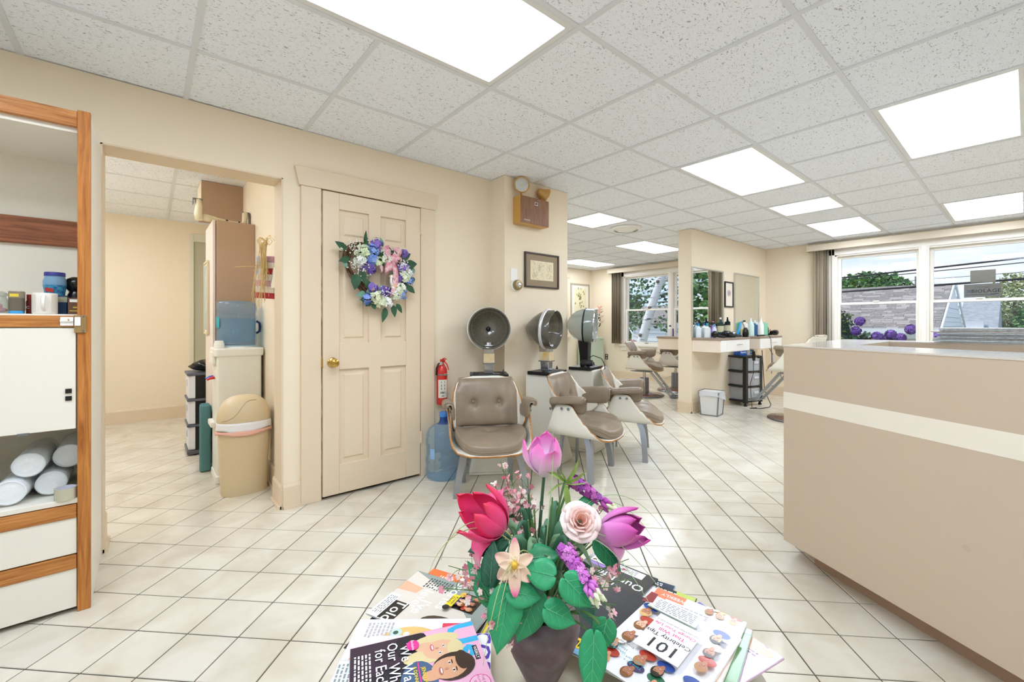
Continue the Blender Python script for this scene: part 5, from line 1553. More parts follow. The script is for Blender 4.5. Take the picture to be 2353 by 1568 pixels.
# styling chairs
def styling_chair(loc, d, lift, label):
    t = thing('styling_chair', label, 'chair', (loc[0], loc[1], 0), face(d), 'hydraulic styling chairs')
    chair_top(t, lift)
    z = 0.30 + lift
    MB().box(-0.17, 0.17, -0.14, 0.14, z - 0.02, z - 0.006).box(-0.02, 0.02, 0.1, 0.22, z - 0.03, z - 0.015).build('mount_plate', GUNMETAL, t, bevel=0.004)
    MB().cyl((0, 0, z - 0.16), (0, 0, z - 0.02), 0.025, 16).build('piston', CHROME, t, smooth=40)
    lz('pump_barrel', [(0.0, 0.02), (0.075, 0.02), (0.07, z - 0.14), (0.066, z - 0.12), (0, z - 0.12)], STEEL, t, 28, 40)
    lz('base_disc', [(0, 0), (0.29, 0), (0.30, 0.012), (0.285, 0.025), (0.12, 0.045), (0.08, 0.06), (0, 0.06)], mat('brown_enamel_base', '#7a5a4a', rough=0.18, coat=0.5), t, 40, 40)
    lz('base_trim', [(0.296, 0.002), (0.306, 0.01), (0.296, 0.02)], STEEL, t, 40, 60, cap0=False, cap1=False)
    MB().tube([(0.06, 0.02, z - 0.17), (0.12, 0.10, z - 0.19), (0.16, 0.20, z - 0.24), (0.16, 0.30, z - 0.25)], [0.007, 0.007, 0.008, 0.012], 8, flat=0.6).build('pump_lever', CHROME, t, smooth=180)
    for sx in (-1, 1):
        MB().add([(sx * 0.12 - 0.018, -0.14, z - 0.005), (sx * 0.12 + 0.018, -0.14, z - 0.005), (sx * 0.12 + 0.018, -0.12, z - 0.03), (sx * 0.12 - 0.018, -0.12, z - 0.03),
                  (sx * 0.09 - 0.02, -0.44, z - 0.37), (sx * 0.09 + 0.02, -0.44, z - 0.37), (sx * 0.09 + 0.02, -0.42, z - 0.39), (sx * 0.09 - 0.02, -0.42, z - 0.39)],
                 [(0, 1, 5, 4), (1, 2, 6, 5), (2, 3, 7, 6), (3, 0, 4, 7), (0, 3, 2, 1), (4, 5, 6, 7)]).build('footrest_strut', GUNMETAL, t)
    MB().prism([(-0.13, -0.42), (-0.10, -0.52), (0.10, -0.52), (0.13, -0.42)], z - 0.395, z - 0.378).build('footrest', STEEL, t, bevel=0.005)
    MB().cyl((-0.1, -0.30, z - 0.2), (0.1, -0.30, z - 0.2), 0.008, 8).build('footrest_bar', CHROME, t)
    return t
styling_chair((6.20, 4.02), (0.30, -0.95), 0.11, 'hydraulic styling chair facing the back of the partition')
styling_chair((7.05, 3.95), (0.25, -0.97), 0.13, 'hydraulic styling chair half hidden behind the partition end')
styling_chair((6.0, 1.80), (0.10, 0.99), 0.27, 'raised hydraulic styling chair facing the mirror station behind the desk')

# stations fixed to the partition
STTOP = mat('brown_counter_laminate', '#a08c7c', rough=0.3)
def station(x0, x1, y0, y1, lab, front, cream=False, xi=0.16):
    t = thing('styling_station', lab, 'counter', ((x0 + x1) / 2, y1 if front < 0 else y0, 0.80), 0, 'wall-mounted styling counters')
    w = (x1 - x0) / 2
    d = y1 - y0
    s = front
    lo, hi = (-d, 0) if s < 0 else (0, d)
    MB().box(-w, w, lo, hi, 0, 0.155).build('carcass', mat('peach_laminate', '#efe0cf', rough=0.4), t, bevel=0.003)
    MB().box(-w - 0.015, w + 0.015, lo - (0.015 if s < 0 else 0), hi + (0.015 if s > 0 else 0), 0.155, 0.18).build('counter_top', STTOP, t, bevel=0.003)
    yf = lo if s < 0 else hi
    MB().box(-w + xi, w - 0.004, yf - 0.012 if s < 0 else yf, yf if s < 0 else yf + 0.012, 0.006, 0.150).build('drawer_front', mat('white_laminate', '#f4f1ea', rough=0.35), t, bevel=0.002)
    MB().box(-w + 0.003, -w + xi - 0.004, yf - 0.012 if s < 0 else yf, yf if s < 0 else yf + 0.012, 0.006, 0.150).build('end_panel', mat('white_laminate'), t, bevel=0.002)
    xm = xi / 2
    MB().tube([(xm - 0.06, yf + s * 0.012, 0.085), (xm - 0.055, yf + s * 0.035, 0.09), (xm + 0.055, yf + s * 0.035, 0.09), (xm + 0.06, yf + s * 0.012, 0.085)], 0.005, 8).build('drawer_handle', CHROME, t)
    return t
station(5.41, 6.26, 2.44, 2.8, 'wall-mounted counter under the mirror that reflects the window', -1)
station(6.62, 7.45, 2.44, 2.8, 'wall-mounted counter under the plain mirror by the window wall', -1)
station(5.62, 6.5, 2.985, 3.42, 'wall-mounted counter on the rear side of the partition', 1)
def wall_mirror(x0, x1, z0, z1, label):
    t = thing('wall_mirror', label, 'mirror', ((x0 + x1) / 2, 2.8, z0))
    w, h, f_ = (x1 - x0) / 2, z1 - z0, 0.018
    MB().box(-w, w, -0.012, 0, 0, h).build('mirror_glass', MIRROR, t)
    MB().box(-w - f_, -w, -0.02, 0, 0, h + f_).box(w, w + f_, -0.02, 0, 0, h + f_).box(-w, w, -0.02, 0, h, h + f_).build('frame', mat('satin_aluminium', '#c9c6bd', rough=0.3, metal=0.6), t, bevel=0.003)
wall_mirror(5.40, 6.27, 0.985, 1.885, 'framed wall mirror reflecting green trees on the partition')
wall_mirror(6.66, 7.53, 0.985, 1.90, 'framed wall mirror reflecting plain wall on the partition')
def tiny_art(pa, a, b):
    mb = MB()
    for x, h, mi in ((-0.035, 0.09, 0), (0.0, 0.11, 1), (0.04, 0.08, 2)):
        mb.ell((x, 0.02, 0.0093), (0.014, h / 2, 0.0004), 10, 6, mi)
    mb.build('figures_print', [mat('print_teal', '#7fb0b8'), mat('print_red', '#b8606a'), mat('print_slate', '#6f7f98')], pa)
framed('framed_sketch', 'small black framed sketch between the two mirrors', 'picture', M_wall((6.465, 2.7995, 1.585), (0, -1, 0)), 0.27, 0.37, 0.018, BLACK, 0.05, mat('ivory_mat_board', '#f0e8da'), mat('ivory_paper', '#eee4d2'), tiny_art)

# bottles and tools on the counters
def bottle(loc, label, col, prof, cap, extra=None, rough=0.3, clear=None, lab=None):
    t = thing('bottle', label, 'bottle', loc)
    m = film_mat('bottle_' + col, col, clear) if clear else mat('bottle_' + col, col, rough=rough)
    lz('body', prof, m, t, 18, 40)
    zt = prof[-1][1]
    r, h, c = cap
    lz('cap', [(r, zt - 0.001), (r * 0.95, zt + h), (0, zt + h)], mat('cap_' + c, c, rough=0.35), t, 14, 40)
    if lab:
        z0, z1, c2 = lab
        rr = max(p[0] for p in prof) + 0.0008
        lz('paper_label', [(rr, z0), (rr, z1)], mat('label_' + c2, c2, rough=0.5), t, 18, 40, cap0=False, cap1=False)
    return t
def bp_(r, h, sh, nk=0.012):
    return [(0, 0), (r, 0), (r, h * sh), (nk, h * 0.93), (nk, h)]
ZT = 0.981
bottle((5.46, 2.74, ZT), 'white pump bottle with blue top against the mirror edge', '#dfeaf0', bp_(0.035, 0.15, 0.8), (0.012, 0.035, '#2f8fc0'))
bottle((5.53, 2.66, ZT), 'white squat bottle with teal top beside the purple sprayer', '#eef0f0', bp_(0.04, 0.15, 0.85), (0.014, 0.04, '#3aa0b4'))
bottle((5.61, 2.74, ZT), 'white bottle with dark blue top against the reflecting mirror', '#e6ecf2', bp_(0.035, 0.16, 0.82), (0.013, 0.03, '#2a62b0'))
sp = thing('spray_bottle', 'lilac spray bottle with black trigger on the mirror counter', 'spray bottle', (5.65, 2.65, ZT))
lz('body', [(0, 0), (0.035, 0), (0.038, 0.05), (0.03, 0.12), (0.014, 0.15), (0.014, 0.165)], mat('lilac_plastic', '#9a80c8', rough=0.35), sp, 18, 40)
MB().box(-0.03, 0.035, -0.012, 0.012, 0.165, 0.20).box(-0.045, -0.03, -0.008, 0.008, 0.175, 0.195).tube([(-0.012, 0, 0.165), (-0.028, 0, 0.14), (-0.04, 0, 0.11)], 0.006, 6).build('trigger_head', BLACK, sp, bevel=0.003)
bottle((5.57, 2.585, ZT), 'slim pale lilac lotion bottle among the white bottles', '#dcdcf0', bp_(0.024, 0.14, 0.8), (0.012, 0.035, '#5fa6d6'))
bottle((5.74, 2.68, ZT), 'tall white bottle with pink neck beside the lilac sprayer', '#f2f2f2', bp_(0.028, 0.19, 0.85), (0.012, 0.02, '#e88aa0'))
bottle((5.86, 2.64, ZT), 'tall green glass bottle with cream label', '#28463c', bp_(0.036, 0.24, 0.82, 0.013), (0.014, 0.025, '#e0e4e0'), rough=0.12, lab=(0.07, 0.15, '#d9d2a8'))
bottle((6.07, 2.64, ZT), 'tall black bottle with pump and cream label', '#12161c', bp_(0.036, 0.24, 0.85, 0.013), (0.01, 0.03, '#141416'), rough=0.12, lab=(0.08, 0.16, '#cfc9a8'))
bottle((6.18, 2.72, ZT), 'clear spray can with black lid beside the black bottle', '#c8d0d4', bp_(0.026, 0.15, 0.9), (0.02, 0.03, '#141416'))
bottle((6.72, 2.68, ZT), 'white litre bottle with black cap and yellow label', '#e9e6e0', bp_(0.05, 0.21, 0.84, 0.016), (0.018, 0.02, '#141416'), lab=(0.06, 0.1, '#e0cf6a'))
bottle((6.90, 2.66, ZT), 'aqua tinted cone bottle with white nozzle', '#cfe8e0', [(0, 0), (0.045, 0), (0.045, 0.16), (0.016, 0.22)], (0.012, 0.045, '#f4f4f2'))
bottle((7.06, 2.58, ZT), 'white cone bottle with long white nozzle', '#f2f2ef', [(0, 0), (0.042, 0), (0.042, 0.16), (0.016, 0.22)], (0.012, 0.05, '#f6f6f4'))
bottle((7.15, 2.70, ZT), 'tall blue bottle with clear cap behind the mint bottle', '#3f6ea0', bp_(0.04, 0.19, 0.85), (0.02, 0.045, '#dfe6e6'))
bottle((7.24, 2.60, ZT), 'square mint green bottle on the plain mirror counter', '#8fd2b0', [(0, 0), (0.052, 0), (0.05, 0.19), (0.02, 0.195)], (0.02, 0.012, '#9fdcc0'))
bottle((7.32, 2.735, ZT), 'short violet bottle with white cap beside the mint bottle', '#46418a', bp_(0.035, 0.16, 0.85), (0.024, 0.05, '#f0f0ee'))
def blow_dryer2(loc, rz, label):
    t = thing('blow_dryer', label, 'blow dryer', loc, rz)
    MB().tube([(-0.06, 0, 0.045), (-0.04, 0, 0.047), (0.03, 0, 0.047), (0.09, 0, 0.045)], [0.028, 0.043, 0.04, 0.027], 16).build('barrel', mat('gloss_black_plastic', '#101013', rough=0.15), t, smooth=60)
    MB().tube([(-0.01, 0, 0.04), (0.0, -0.06, 0.022), (0.005, -0.12, 0.017)], [0.018, 0.016, 0.015], 10).build('handle', BLACK, t, smooth=60)
    return t
blow_dryer2((5.44, 2.52, ZT), R(20), 'black blow dryer lying at the open end of the mirror counter')
blow_dryer2((5.70, 2.49, ZT), R(-15), 'black blow dryer with silver nozzle lying under the bottles')
MB().tube([(0.09, 0, 0.045), (0.125, 0, 0.045)], [0.028, 0.034], 12).build('nozzle', STEEL, bpy.data.objects['blow_dryer.002'], smooth=60)
blow_dryer2((7.34, 2.49, ZT), R(170), 'black blow dryer lying beside the mint bottle')
bl = thing('tint_bowl', 'round black tint bowl before the tall bottles', 'bowl', (5.93, 2.53, ZT))
lz('bowl', [(0, 0), (0.05, 0), (0.065, 0.05), (0.062, 0.05), (0.047, 0.004), (0, 0.004)], BLACK, bl, 24, 40)
fi = thing('flat_iron', 'bright blue flat iron leaning on the counter with black cord', 'flat iron', (6.20, 2.56, ZT))
for s_ in (-1, 1):
    MB().tube([(0.0 + 0.012 * s_, 0, 0.03), (0.05 + 0.01 * s_, 0, 0.10), (0.10 + 0.006 * s_, 0, 0.20)], [0.012, 0.013, 0.009], 8, flat=1.2).build('arm', mat('cyan_enamel', '#2fa0d8', rough=0.3), fi, smooth=60)
MB().tube([(0.10, 0, 0.20), (0.14, 0, 0.21), (0.18, -0.01, 0.15), (0.19, -0.02, 0.0), (0.17, -0.01, -0.0)], 0.004, 6).build('cord', BLACK, fi, smooth=180)
MB().box(-0.04, 0.04, -0.04, 0.04, 0.0, 0.03).build('rest', STEEL, fi, bevel=0.005)
gb = thing('styling_gun', 'gloss black clipper stand at the end of the mirror counter', 'clipper', (6.33 - 0.1, 2.47, ZT))
lz('body', [(0, 0), (0.036, 0), (0.04, 0.04), (0.036, 0.09), (0.02, 0.125), (0, 0.13)], mat('gloss_black_plastic'), gb, 20, 50)
dd = thing('hair_dryer_stand', 'upright black blow dryer at the wall end of the counter', 'blow dryer', (7.415, 2.64, ZT))
lz('barrel', [(0, 0), (0.04, 0), (0.044, 0.05), (0.04, 0.11), (0.03, 0.14), (0, 0.145)], mat('gloss_black_plastic'), dd, 20, 50)
MB().tube([(0.03, 0, 0.05), (0.10, 0, 0.05), (0.16, -0.01, 0.09), (0.19, -0.02, 0.0)], 0.005, 6).build('cord', BLACK, dd, smooth=180)
pp = thing('curling_comb', 'black curling wand lying along the counter edge with dangling cord', 'wand', (6.74, 2.48, ZT))
MB().cyl((-0.08, 0, 0.012), (0.16, 0, 0.012), 0.011, 10).build('barrel', BLACK, pp)
MB().tube([(0.16, 0, 0.012), (0.20, -0.05, 0.02), (0.21, -0.075, -0.05), (0.23, -0.08, -0.3), (0.28, -0.06, -0.55)], 0.004, 6).build('cord', BLACK, pp, smooth=180)
# rear counter things seen past the partition end
bottle((5.74, 3.30, ZT), 'white bottle on the rear partition counter by the window', '#eceff2', bp_(0.03, 0.14, 0.8), (0.014, 0.02, '#2a2a30'))
bottle((5.83, 3.33, ZT), 'stubby violet jar on the rear partition counter', '#6a5aa6', bp_(0.036, 0.09, 0.9, 0.03), (0.034, 0.02, '#4a4288'))
# rolling cart under the counters
ct = thing('rolling_cart', 'black rolling cart of clear drawers under the counters', 'cart', (6.62, 2.68, 0), R(-12))
W_, D_ = 0.165, 0.20
for x in (-W_, W_):
    for y in (-D_ + 0.03, D_ - 0.05):
        MB().box(x - 0.028, x + 0.028, y - 0.025, y + 0.025, 0.04, 0.70).build('corner_post', BLACK, ct, bevel=0.006)
        MB().lathe([(0.022, 0), (0.022, 0.02), (0.01, 0.04), (0, 0.04)], 12, M=T(x, y, 0)).build('caster', BLACK, ct)
DRW = film_mat('clear_drawer_plastic', '#cfd4da', 0.45, rough=0.2)
for k in range(4):
    MB().prism([(-W_ - 0.02, D_), (-W_ - 0.02, -D_ + 0.02), (-W_ * 0.5, -D_ - 0.01), (W_ * 0.5, -D_ - 0.01), (W_ + 0.02, -D_ + 0.02), (W_ + 0.02, D_)], 0.055 + 0.21 * k, 0.075 + 0.21 * k).build('shelf_frame', BLACK, ct, bevel=0.004)
for k in range(3):
    z0 = 0.078 + 0.21 * k
    d = MB().prism([(-W_ + 0.03, D_ - 0.03), (-W_ + 0.03, -D_ + 0.01), (-W_ * 0.4, -D_ - 0.015), (W_ * 0.4, -D_ - 0.015), (W_ - 0.03, -D_ + 0.01), (W_ - 0.03, D_ - 0.03)], z0, z0 + 0.175).build('clear_drawer', DRW, ct, bevel=0.004)
    MB().box(-0.05, 0.05, -D_ - 0.028, -D_ - 0.015, z0 + 0.10, z0 + 0.13).build('drawer_grip', mat('frosted_grip'), d, bevel=0.003)
    MB().box(-W_ + 0.05, W_ - 0.06, -D_ + 0.05, D_ - 0.06, z0 + 0.005, z0 + 0.05 + 0.02 * (k % 2)).build('drawer_contents', mat('contents_%d' % k, ('#8f8a92', '#b8504a', '#9aa2a6')[k], rough=0.7), d, bevel=0.01)
for x, c1, c2, tx in ((-0.06, '#2a62c0', '#e8ecf2', 'Reynolds'), (0.11, '#eef0f2', '#3f8fd0', 'Band')):
    t = thing('foil_box', 'blue foil box standing on the rolling cart' if x < 0 else 'white and blue box standing on the rolling cart', 'box', (6.62 + x, 2.66 - x * 0.2, 0.706), R(-12))
    MB().box(-0.075, 0.075, -0.05, 0.05, 0, 0.085).build('carton', mat('carton_' + c1, c1, rough=0.5), t, bevel=0.002)
    MB().box(-0.02 if x > 0 else -0.07, 0.072, -0.0508, -0.05, 0.012, 0.075).build('print_band', mat('carton_band_' + c2, c2 if x > 0 else c1, rough=0.5), t)
    v, f = text_geo(tx, 0.035, 0.02)
    MB().add(v, f, 0, T(0.0, -0.0512, 0.045, rx=R(90))).build('lettering', WHITE, t)
cl_ = thing('hair_clipper', 'black and silver clipper hanging from its cord before the cart', 'clipper', (6.42, 2.44, 0.78))
MB().tube([(0, 0, 0), (0.01, 0, -0.06), (0.015, 0, -0.13)], [0.018, 0.024, 0.018], 10).build('body', mat('gloss_black_plastic'), cl_, smooth=60)
MB().tube([(0, 0, 0), (-0.02, 0.01, 0.02), (-0.03, 0.02, 0.02)], 0.004, 6).tube([(0.0, 0.0, -0.13), (0.0, 0.0, -0.3), (-0.06, 0.02, -0.45), (-0.05, 0.0, -0.77)], 0.004, 6).build('cord', BLACK, cl_, smooth=180)
c2_ = thing('hair_trimmer', 'silver trimmer hanging below the counter by the window wall', 'trimmer', (7.10, 2.43, 0.70))
MB().tube([(0, 0, 0), (0.004, 0, -0.06), (0.006, 0, -0.12)], [0.016, 0.02, 0.014], 10).build('body', mat('silver_plastic', '#cfd2d6', rough=0.3, metal=0.4), c2_, smooth=60)
MB().tube([(0, 0, 0), (-0.01, 0.02, 0.05), (0.0, 0.05, 0.1)], 0.004, 6).build('cord', BLACK, c2_, smooth=180)
cc_ = MB().tube([(6.42, 2.40, 0.006), (6.30, 2.44, 0.006), (6.38, 2.34, 0.006), (6.6, 2.30, 0.006), (6.82, 2.36, 0.006), (6.86, 2.46, 0.2), (6.82, 2.46, 0.5), (6.80, 2.47, 0.78)], 0.0055, 6).build('extension_lead', BLACK, smooth=180)
tag(cc_, 'tangled black power cord on the floor before the rolling cart', 'cord')
# loop of cord behind the raised chair
lp = MB().tube([(7.845, 2.55, 0.78), (7.83, 2.58, 0.5), (7.83, 2.56, 0.30), (7.835, 2.42, 0.22), (7.835, 2.28, 0.26), (7.83, 2.3, 0.4), (7.84, 2.48, 0.55), (7.845, 2.52, 0.80)], 0.005, 6).build('extension_lead', mat('brown_cord', '#4d4136'), smooth=180)
tag(lp, 'loop of brown cord hanging on the window wall by the counter', 'cord')
# small waste bin with liner by the partition
wb2 = thing('metal_waste_bin', 'small square metal waste bin with white liner by the partition', 'waste bin', (5.52, 2.60, 0), R(8))
BM = mat('white_painted_tin', '#dcdcd8', rough=0.4)
MB().prism([(-0.10, -0.10), (0.10, -0.10), (0.10, 0.10), (-0.10, 0.10)], 0, 0.30, top=[(-0.12, -0.12), (0.12, -0.12), (0.12, 0.12), (-0.12, 0.12)]).build('tin_body', BM, wb2)
for sx in (-1, 1):
    for sy in (-1, 1):
        MB().tube([(sx * 0.10, sy * 0.10, 0.0), (sx * 0.12, sy * 0.12, 0.30)], 0.009, 6).build('corner_edge', STEEL, wb2)
MB().box(-0.104, 0.104, -0.104, 0.104, 0.0, 0.012).build('bottom_rim', STEEL, wb2)
P2 = [(0.125, -0.125), (0.125, 0.125), (-0.125, 0.125), (-0.125, -0.125)]
def liner2(u, v):
    i = int(u * 4 - 1e-9) if u < 1 else 0
    t_ = u * 4 - int(u * 4)
    i = int(u * 4) % 4
    a, b = P2[i], P2[(i + 1) % 4]
    x, y = a[0] + (b[0] - a[0]) * t_, a[1] + (b[1] - a[1]) * t_
    k = 1.0 + 0.06 * math.sin(19 * u + 2) * v + 0.03 * v
    return (x * k, y * k, 0.305 - (0.10 + 0.05 * math.sin(2 * math.pi * u + 0.6)) * v)
MB().grid(liner2, 40, 5, closed_u=True).build('liner_bag', film_mat('white_liner_sheer', '#eef0f4', 0.25, rough=0.3), wb2, smooth=180)
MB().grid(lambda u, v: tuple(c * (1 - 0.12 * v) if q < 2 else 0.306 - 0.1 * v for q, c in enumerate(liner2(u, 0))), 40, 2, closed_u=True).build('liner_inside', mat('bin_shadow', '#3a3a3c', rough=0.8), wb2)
# dome on the ceiling
dm = thing('ceiling_vent', 'round white ceiling diffuser near the partition', 'vent', (4.737, 3.343, CEIL))
lz('outer_ring', [(0.20, 0.0), (0.195, -0.015), (0.16, -0.03), (0.15, -0.028)], WHITE, dm, 36, 40, cap0=False, cap1=False)
lz('inner_cone', [(0.14, -0.012), (0.10, -0.035), (0.05, -0.045), (0, -0.046)], WHITE, dm, 36, 40, cap0=False)
# ================================================================ outside the windows
gr = struct(MB().box(8.0, 90, -60, 60, -1.2, -1.0).build('ground', mat('lawn_and_road', '#8f9a78', rough=0.9, var=0.4, vscale=0.6, vcol='#a9a9a0')))
SHG = mat('grey_shingle', '#a7a09a', rough=0.9, var=0.35, vscale=9, vcol='#8a827c', stretch=(1, 1, 3))
SID = mat('white_siding', '#eceef0', rough=0.6)
def slope_roof(par, X0, X1, Z0, Z1, Y0, Y1, n, rnd_):
    """courses of overlapping shingles on a slope rising along +X"""
    L = math.hypot(X1 - X0, Z1 - Z0)
    ang = math.atan2(Z1 - Z0, X1 - X0)
    for k in range(n):
        t0 = k / n
        mb = MB()
        M = Matrix.Translation((X0 + (X1 - X0) * t0, 0, Z0 + (Z1 - Z0) * t0)) @ Matrix.Rotation(-ang, 4, 'Y')
        y = Y0 - rnd_.uniform(0, 0.3)
        while y < Y1:
            w = rnd_.uniform(0.22, 0.42)
            a, b = max(y, Y0), min(y + w, Y1)
            if b > a:
                mb.box(0, L / n * 1.25, a + 0.004, b - 0.004, 0.0, 0.012 + rnd_.choice((0, 0.006)), rnd_.choice((0, 0, 1, 2)), M)
            y += w
        mb.build('shingle_course', [SHG, mat('shingle_dark', '#948c86', rough=0.9), mat('shingle_warm', '#b3aaa2', rough=0.9)], par)
rh = random.Random(5)
h1 = thing('shingled_house', 'white house with grey shingled roof across the street', 'house', (22.0, 2.0, -1.0))
def hb_(n, x0, x1, y0, y1, z0, z1, m):
    return MB().box(x0 - 22, x1 - 22, y0 - 2, y1 - 2, z0 + 1, z1 + 1).build(n, m, h1)
HX0, HX1, HY0, HY1 = 19.0, 25.6, 1.74, 9.0
RX, RZ = 22.3, 3.62
rt = MB().add([(HX0 - 22.4, HY0 - 2, 2.0), (HX0 - 22.4, HY1 - 2, 2.0), (RX - 22, HY1 - 2, RZ), (RX - 22, HY0 - 2, RZ), (HX1 - 21.6, HY0 - 2, 2.0), (HX1 - 21.6, HY1 - 2, 2.0)], [(0, 3, 2, 1), (3, 4, 5, 2)]).build('roof_deck', SHG, h1)
slope_roof(h1, HX0 - 22.4, RX - 22, 2.0, RZ, HY0 - 2, HY1 - 2, 26, rh)
hb_('wall_front', HX0, HX0 + 0.2, HY0, HY1, -1.0, 1.1, mat('beige_house_wall', '#cfc8ba', rough=0.7))
hb_('eave_gutter', HX0 - 0.5, HX0 - 0.3, HY0, HY1, 0.86, 1.02, SID)
hb_('eave_fascia', HX0 - 0.3, HX0, HY0, HY1, 0.70, 0.90, SID)
# gable end clad in boards, stepped to the roof line
nb = 24
for k in range(nb):
    z = -1.0 + k * 0.16
    z1 = z + 0.15
    lo = HX0 if z1 < 1.0 else HX0 - 0.4 + (RX - HX0 + 0.4) * (z1 - 1.0) / (RZ - 2.0)
    hi = HX1 if z1 < 1.0 else HX1 + 0.4 - (HX1 + 0.4 - RX) * (z1 - 1.0) / (RZ - 2.0)
    if hi - lo > 0.2:
        MB().box(lo - 22, hi - 22, HY0 - 2 - 0.03 - 0.02 * (k % 2), HY0 - 2 + 0.02, z + 1, z1 + 1).build('siding_board', SID, h1)
for xa in (HX0 - 0.4, HX1 + 0.4):
    MB().add([(xa - 22, HY0 - 2.06, 2.02), (xa - 22, HY0 - 2.06, 1.90), (RX - 22, HY0 - 2.06, RZ - 0.12), (RX - 22, HY0 - 2.06, RZ + 0.02)], [(0, 1, 2, 3)]).build('rake_board', SID, h1, solid=0.05)
MB().box(0.95 - 0.7, 1.15 - 0.7, 0.55, 0.75, RZ - 0.3, RZ + 0.35).build('chimney', mat('grey_flue', '#7c8086', rough=0.6), h1)
h2 = thing('grey_roof_house', 'small grey roofed house beyond the white one', 'house', (30.0, -0.1, -1.0))
MB().add([(-2.5, 0.9, 2.0), (-2.5, 2.1, 2.0), (0.5, 2.1, 3.3), (0.5, 0.9, 3.3), (3, 0.9, 2.0), (3, 2.1, 2.0)], [(0, 3, 2, 1), (3, 4, 5, 2), (0, 4, 3)]).build('roof', mat('pale_slate_roof', '#aeb2b4', rough=0.9, var=0.25, vscale=6), h2, solid=0.1)
MB().box(-2.3, 3, 0.95, 2.1, 0, 2.0).build('wall', SID, h2)
MB().box(-2.9, -2.3, 1.3, 2.1, 1.6, 2.3).build('dormer', SID, h2)
dk2 = thing('deck_railing', 'white deck railing beside the grey roofed house', 'railing', (27.0, 0.6, -0.05))
MB().box(-0.05, 0.05, -1.4, 1.2, 0.95, 1.05).box(-0.05, 0.05, -1.4, 1.2, 0.2, 0.28).build('rail', SID, dk2)
for k in range(14):
    MB().box(-0.025, 0.025, -1.4 + k * 0.2, -1.36 + k * 0.2, 0.2, 1.0).build('baluster', SID, dk2)
MB().box(-0.06, 0.06, -1.45, -1.33, -1.0, 1.1).box(-0.06, 0.06, 1.13, 1.25, -1.0, 1.1).build('post', SID, dk2)
# house seen past the birch
h3 = thing('clapboard_house', 'white clapboard house seen beyond the birch trunk', 'house', (17.5, 10.6, -1.0))
for k in range(14):
    MB().box(-1.2 - 0.015 * (k % 2), 1.2, -1.0 - 0.015 * (k % 2), 0.6, 0.16 * k, 0.16 * k + 0.15).build('siding_board', SID, h3)
MB().add([(-1.4, -1.2, 2.2), (-1.4, 0.8, 2.2), (0, 0.8, 3.0), (0, -1.2, 3.0), (1.4, -1.2, 2.2), (1.4, 0.8, 2.2)], [(0, 3, 2, 1), (3, 4, 5, 2)]).build('roof', SHG, h3, solid=0.08)
cr_ = thing('pink_shrub', 'pink flowering shrub below the birch tree', 'shrub', (11.4, 7.85, -1.0))
# ---------------------------------------------------------------- plants outside
def leaf_cloud(name, c, r, n, size, mats, par, seed, shell=0.35):
    rn = random.Random(seed)
    mb = MB()
    for k in range(n):
        while True:
            p = Vector((rn.uniform(-1, 1), rn.uniform(-1, 1), rn.uniform(-1, 1)))
            if shell < p.length < 1:
                break
        p = Vector((c[0] + p.x * r[0], c[1] + p.y * r[1], c[2] + p.z * r[2]))
        s = size * rn.uniform(0.6, 1.3)
        d = Vector((rn.gauss(0, 1), rn.gauss(0, 1), rn.gauss(0, 0.6)))
        M = frame_at(p, d, rn.uniform(0, 6.28))
        mb.add([(0, 0, 0), (s * 0.38, s * 0.45, 0.1 * s), (0, s, 0), (-s * 0.38, s * 0.45, 0.1 * s)], [(0, 1, 2), (0, 2, 3)], rn.randrange(len(mats)), M)
    return stuff(mb.build(name, mats, par))
G1 = [mat('leaf_green_a', '#5f8a4c', rough=0.7), mat('leaf_green_b', '#7fa860', rough=0.7), mat('leaf_green_c', '#426b3c', rough=0.7)]
G2 = [mat('leaf_olive_a', '#96a06a', rough=0.7), mat('leaf_olive_b', '#b9bb8a', rough=0.7), mat('leaf_olive_c', '#7c8a56', rough=0.7)]
GB = [mat('birch_leaf_a', '#3f6a4a', rough=0.6), mat('birch_leaf_b', '#2f5540', rough=0.6), mat('birch_leaf_c', '#6f9860', rough=0.6)]
BARK = mat('brown_bark', '#6f5e4e', rough=0.9)
def tree(name, label, loc, h, r, n, size, mats, seed, trunk=0.15):
    t = thing(name, label, 'tree', (loc[0], loc[1], -1.0))
    MB().tube([(0, 0, 0), (0.05, 0.05, h * 0.5), (0, 0, h * 0.8)], [trunk, trunk * 0.7, trunk * 0.3], 10).build('trunk', BARK, t, smooth=60)
    rn = random.Random(seed)
    for k in range(5):
        a = k * 1.3 + rn.uniform(0, 1)
        MB().tube([(0, 0, h * 0.4), (r[0] * 0.5 * math.cos(a), r[1] * 0.5 * math.sin(a), h * 0.7)], [trunk * 0.4, trunk * 0.1], 6).build('branch', BARK, t)
    leaf_cloud('crown', (0, 0, h - r[2] * 0.8), r, n, size, mats, t, seed)
    return t
tree('maple_tree', 'rounded green tree rising behind the shingled roof', (36, 6.6), 5.2, (2.0, 2.4, 1.6), 3600, 0.30, G1, 31)
tree('budding_tree', 'pale budding tree by the white deck railing', (33, 0.4), 4.4, (1.5, 1.1, 1.7), 2600, 0.16, G2, 32)
tree('street_tree', 'green tree behind the deck railing at the window edge', (25.5, -0.25), 2.6, (0.9, 0.75, 1.2), 1800, 0.16, G1, 33)
tree('garden_tree', 'leafy green tree reflected in the partition mirror', (12.8, -1.85), 4.6, (1.5, 1.6, 2.6), 4200, 0.20, G1, 34)
tree('hedge_tree', 'large tree growing behind the leaning birch', (19.0, 13.9), 3.5, (1.6, 1.7, 1.6), 3000, 0.22, G1, 35)
bi = thing('birch_tree', 'white barked birch leaning outside the window', 'tree', (10.6, 6.55, -1.0))
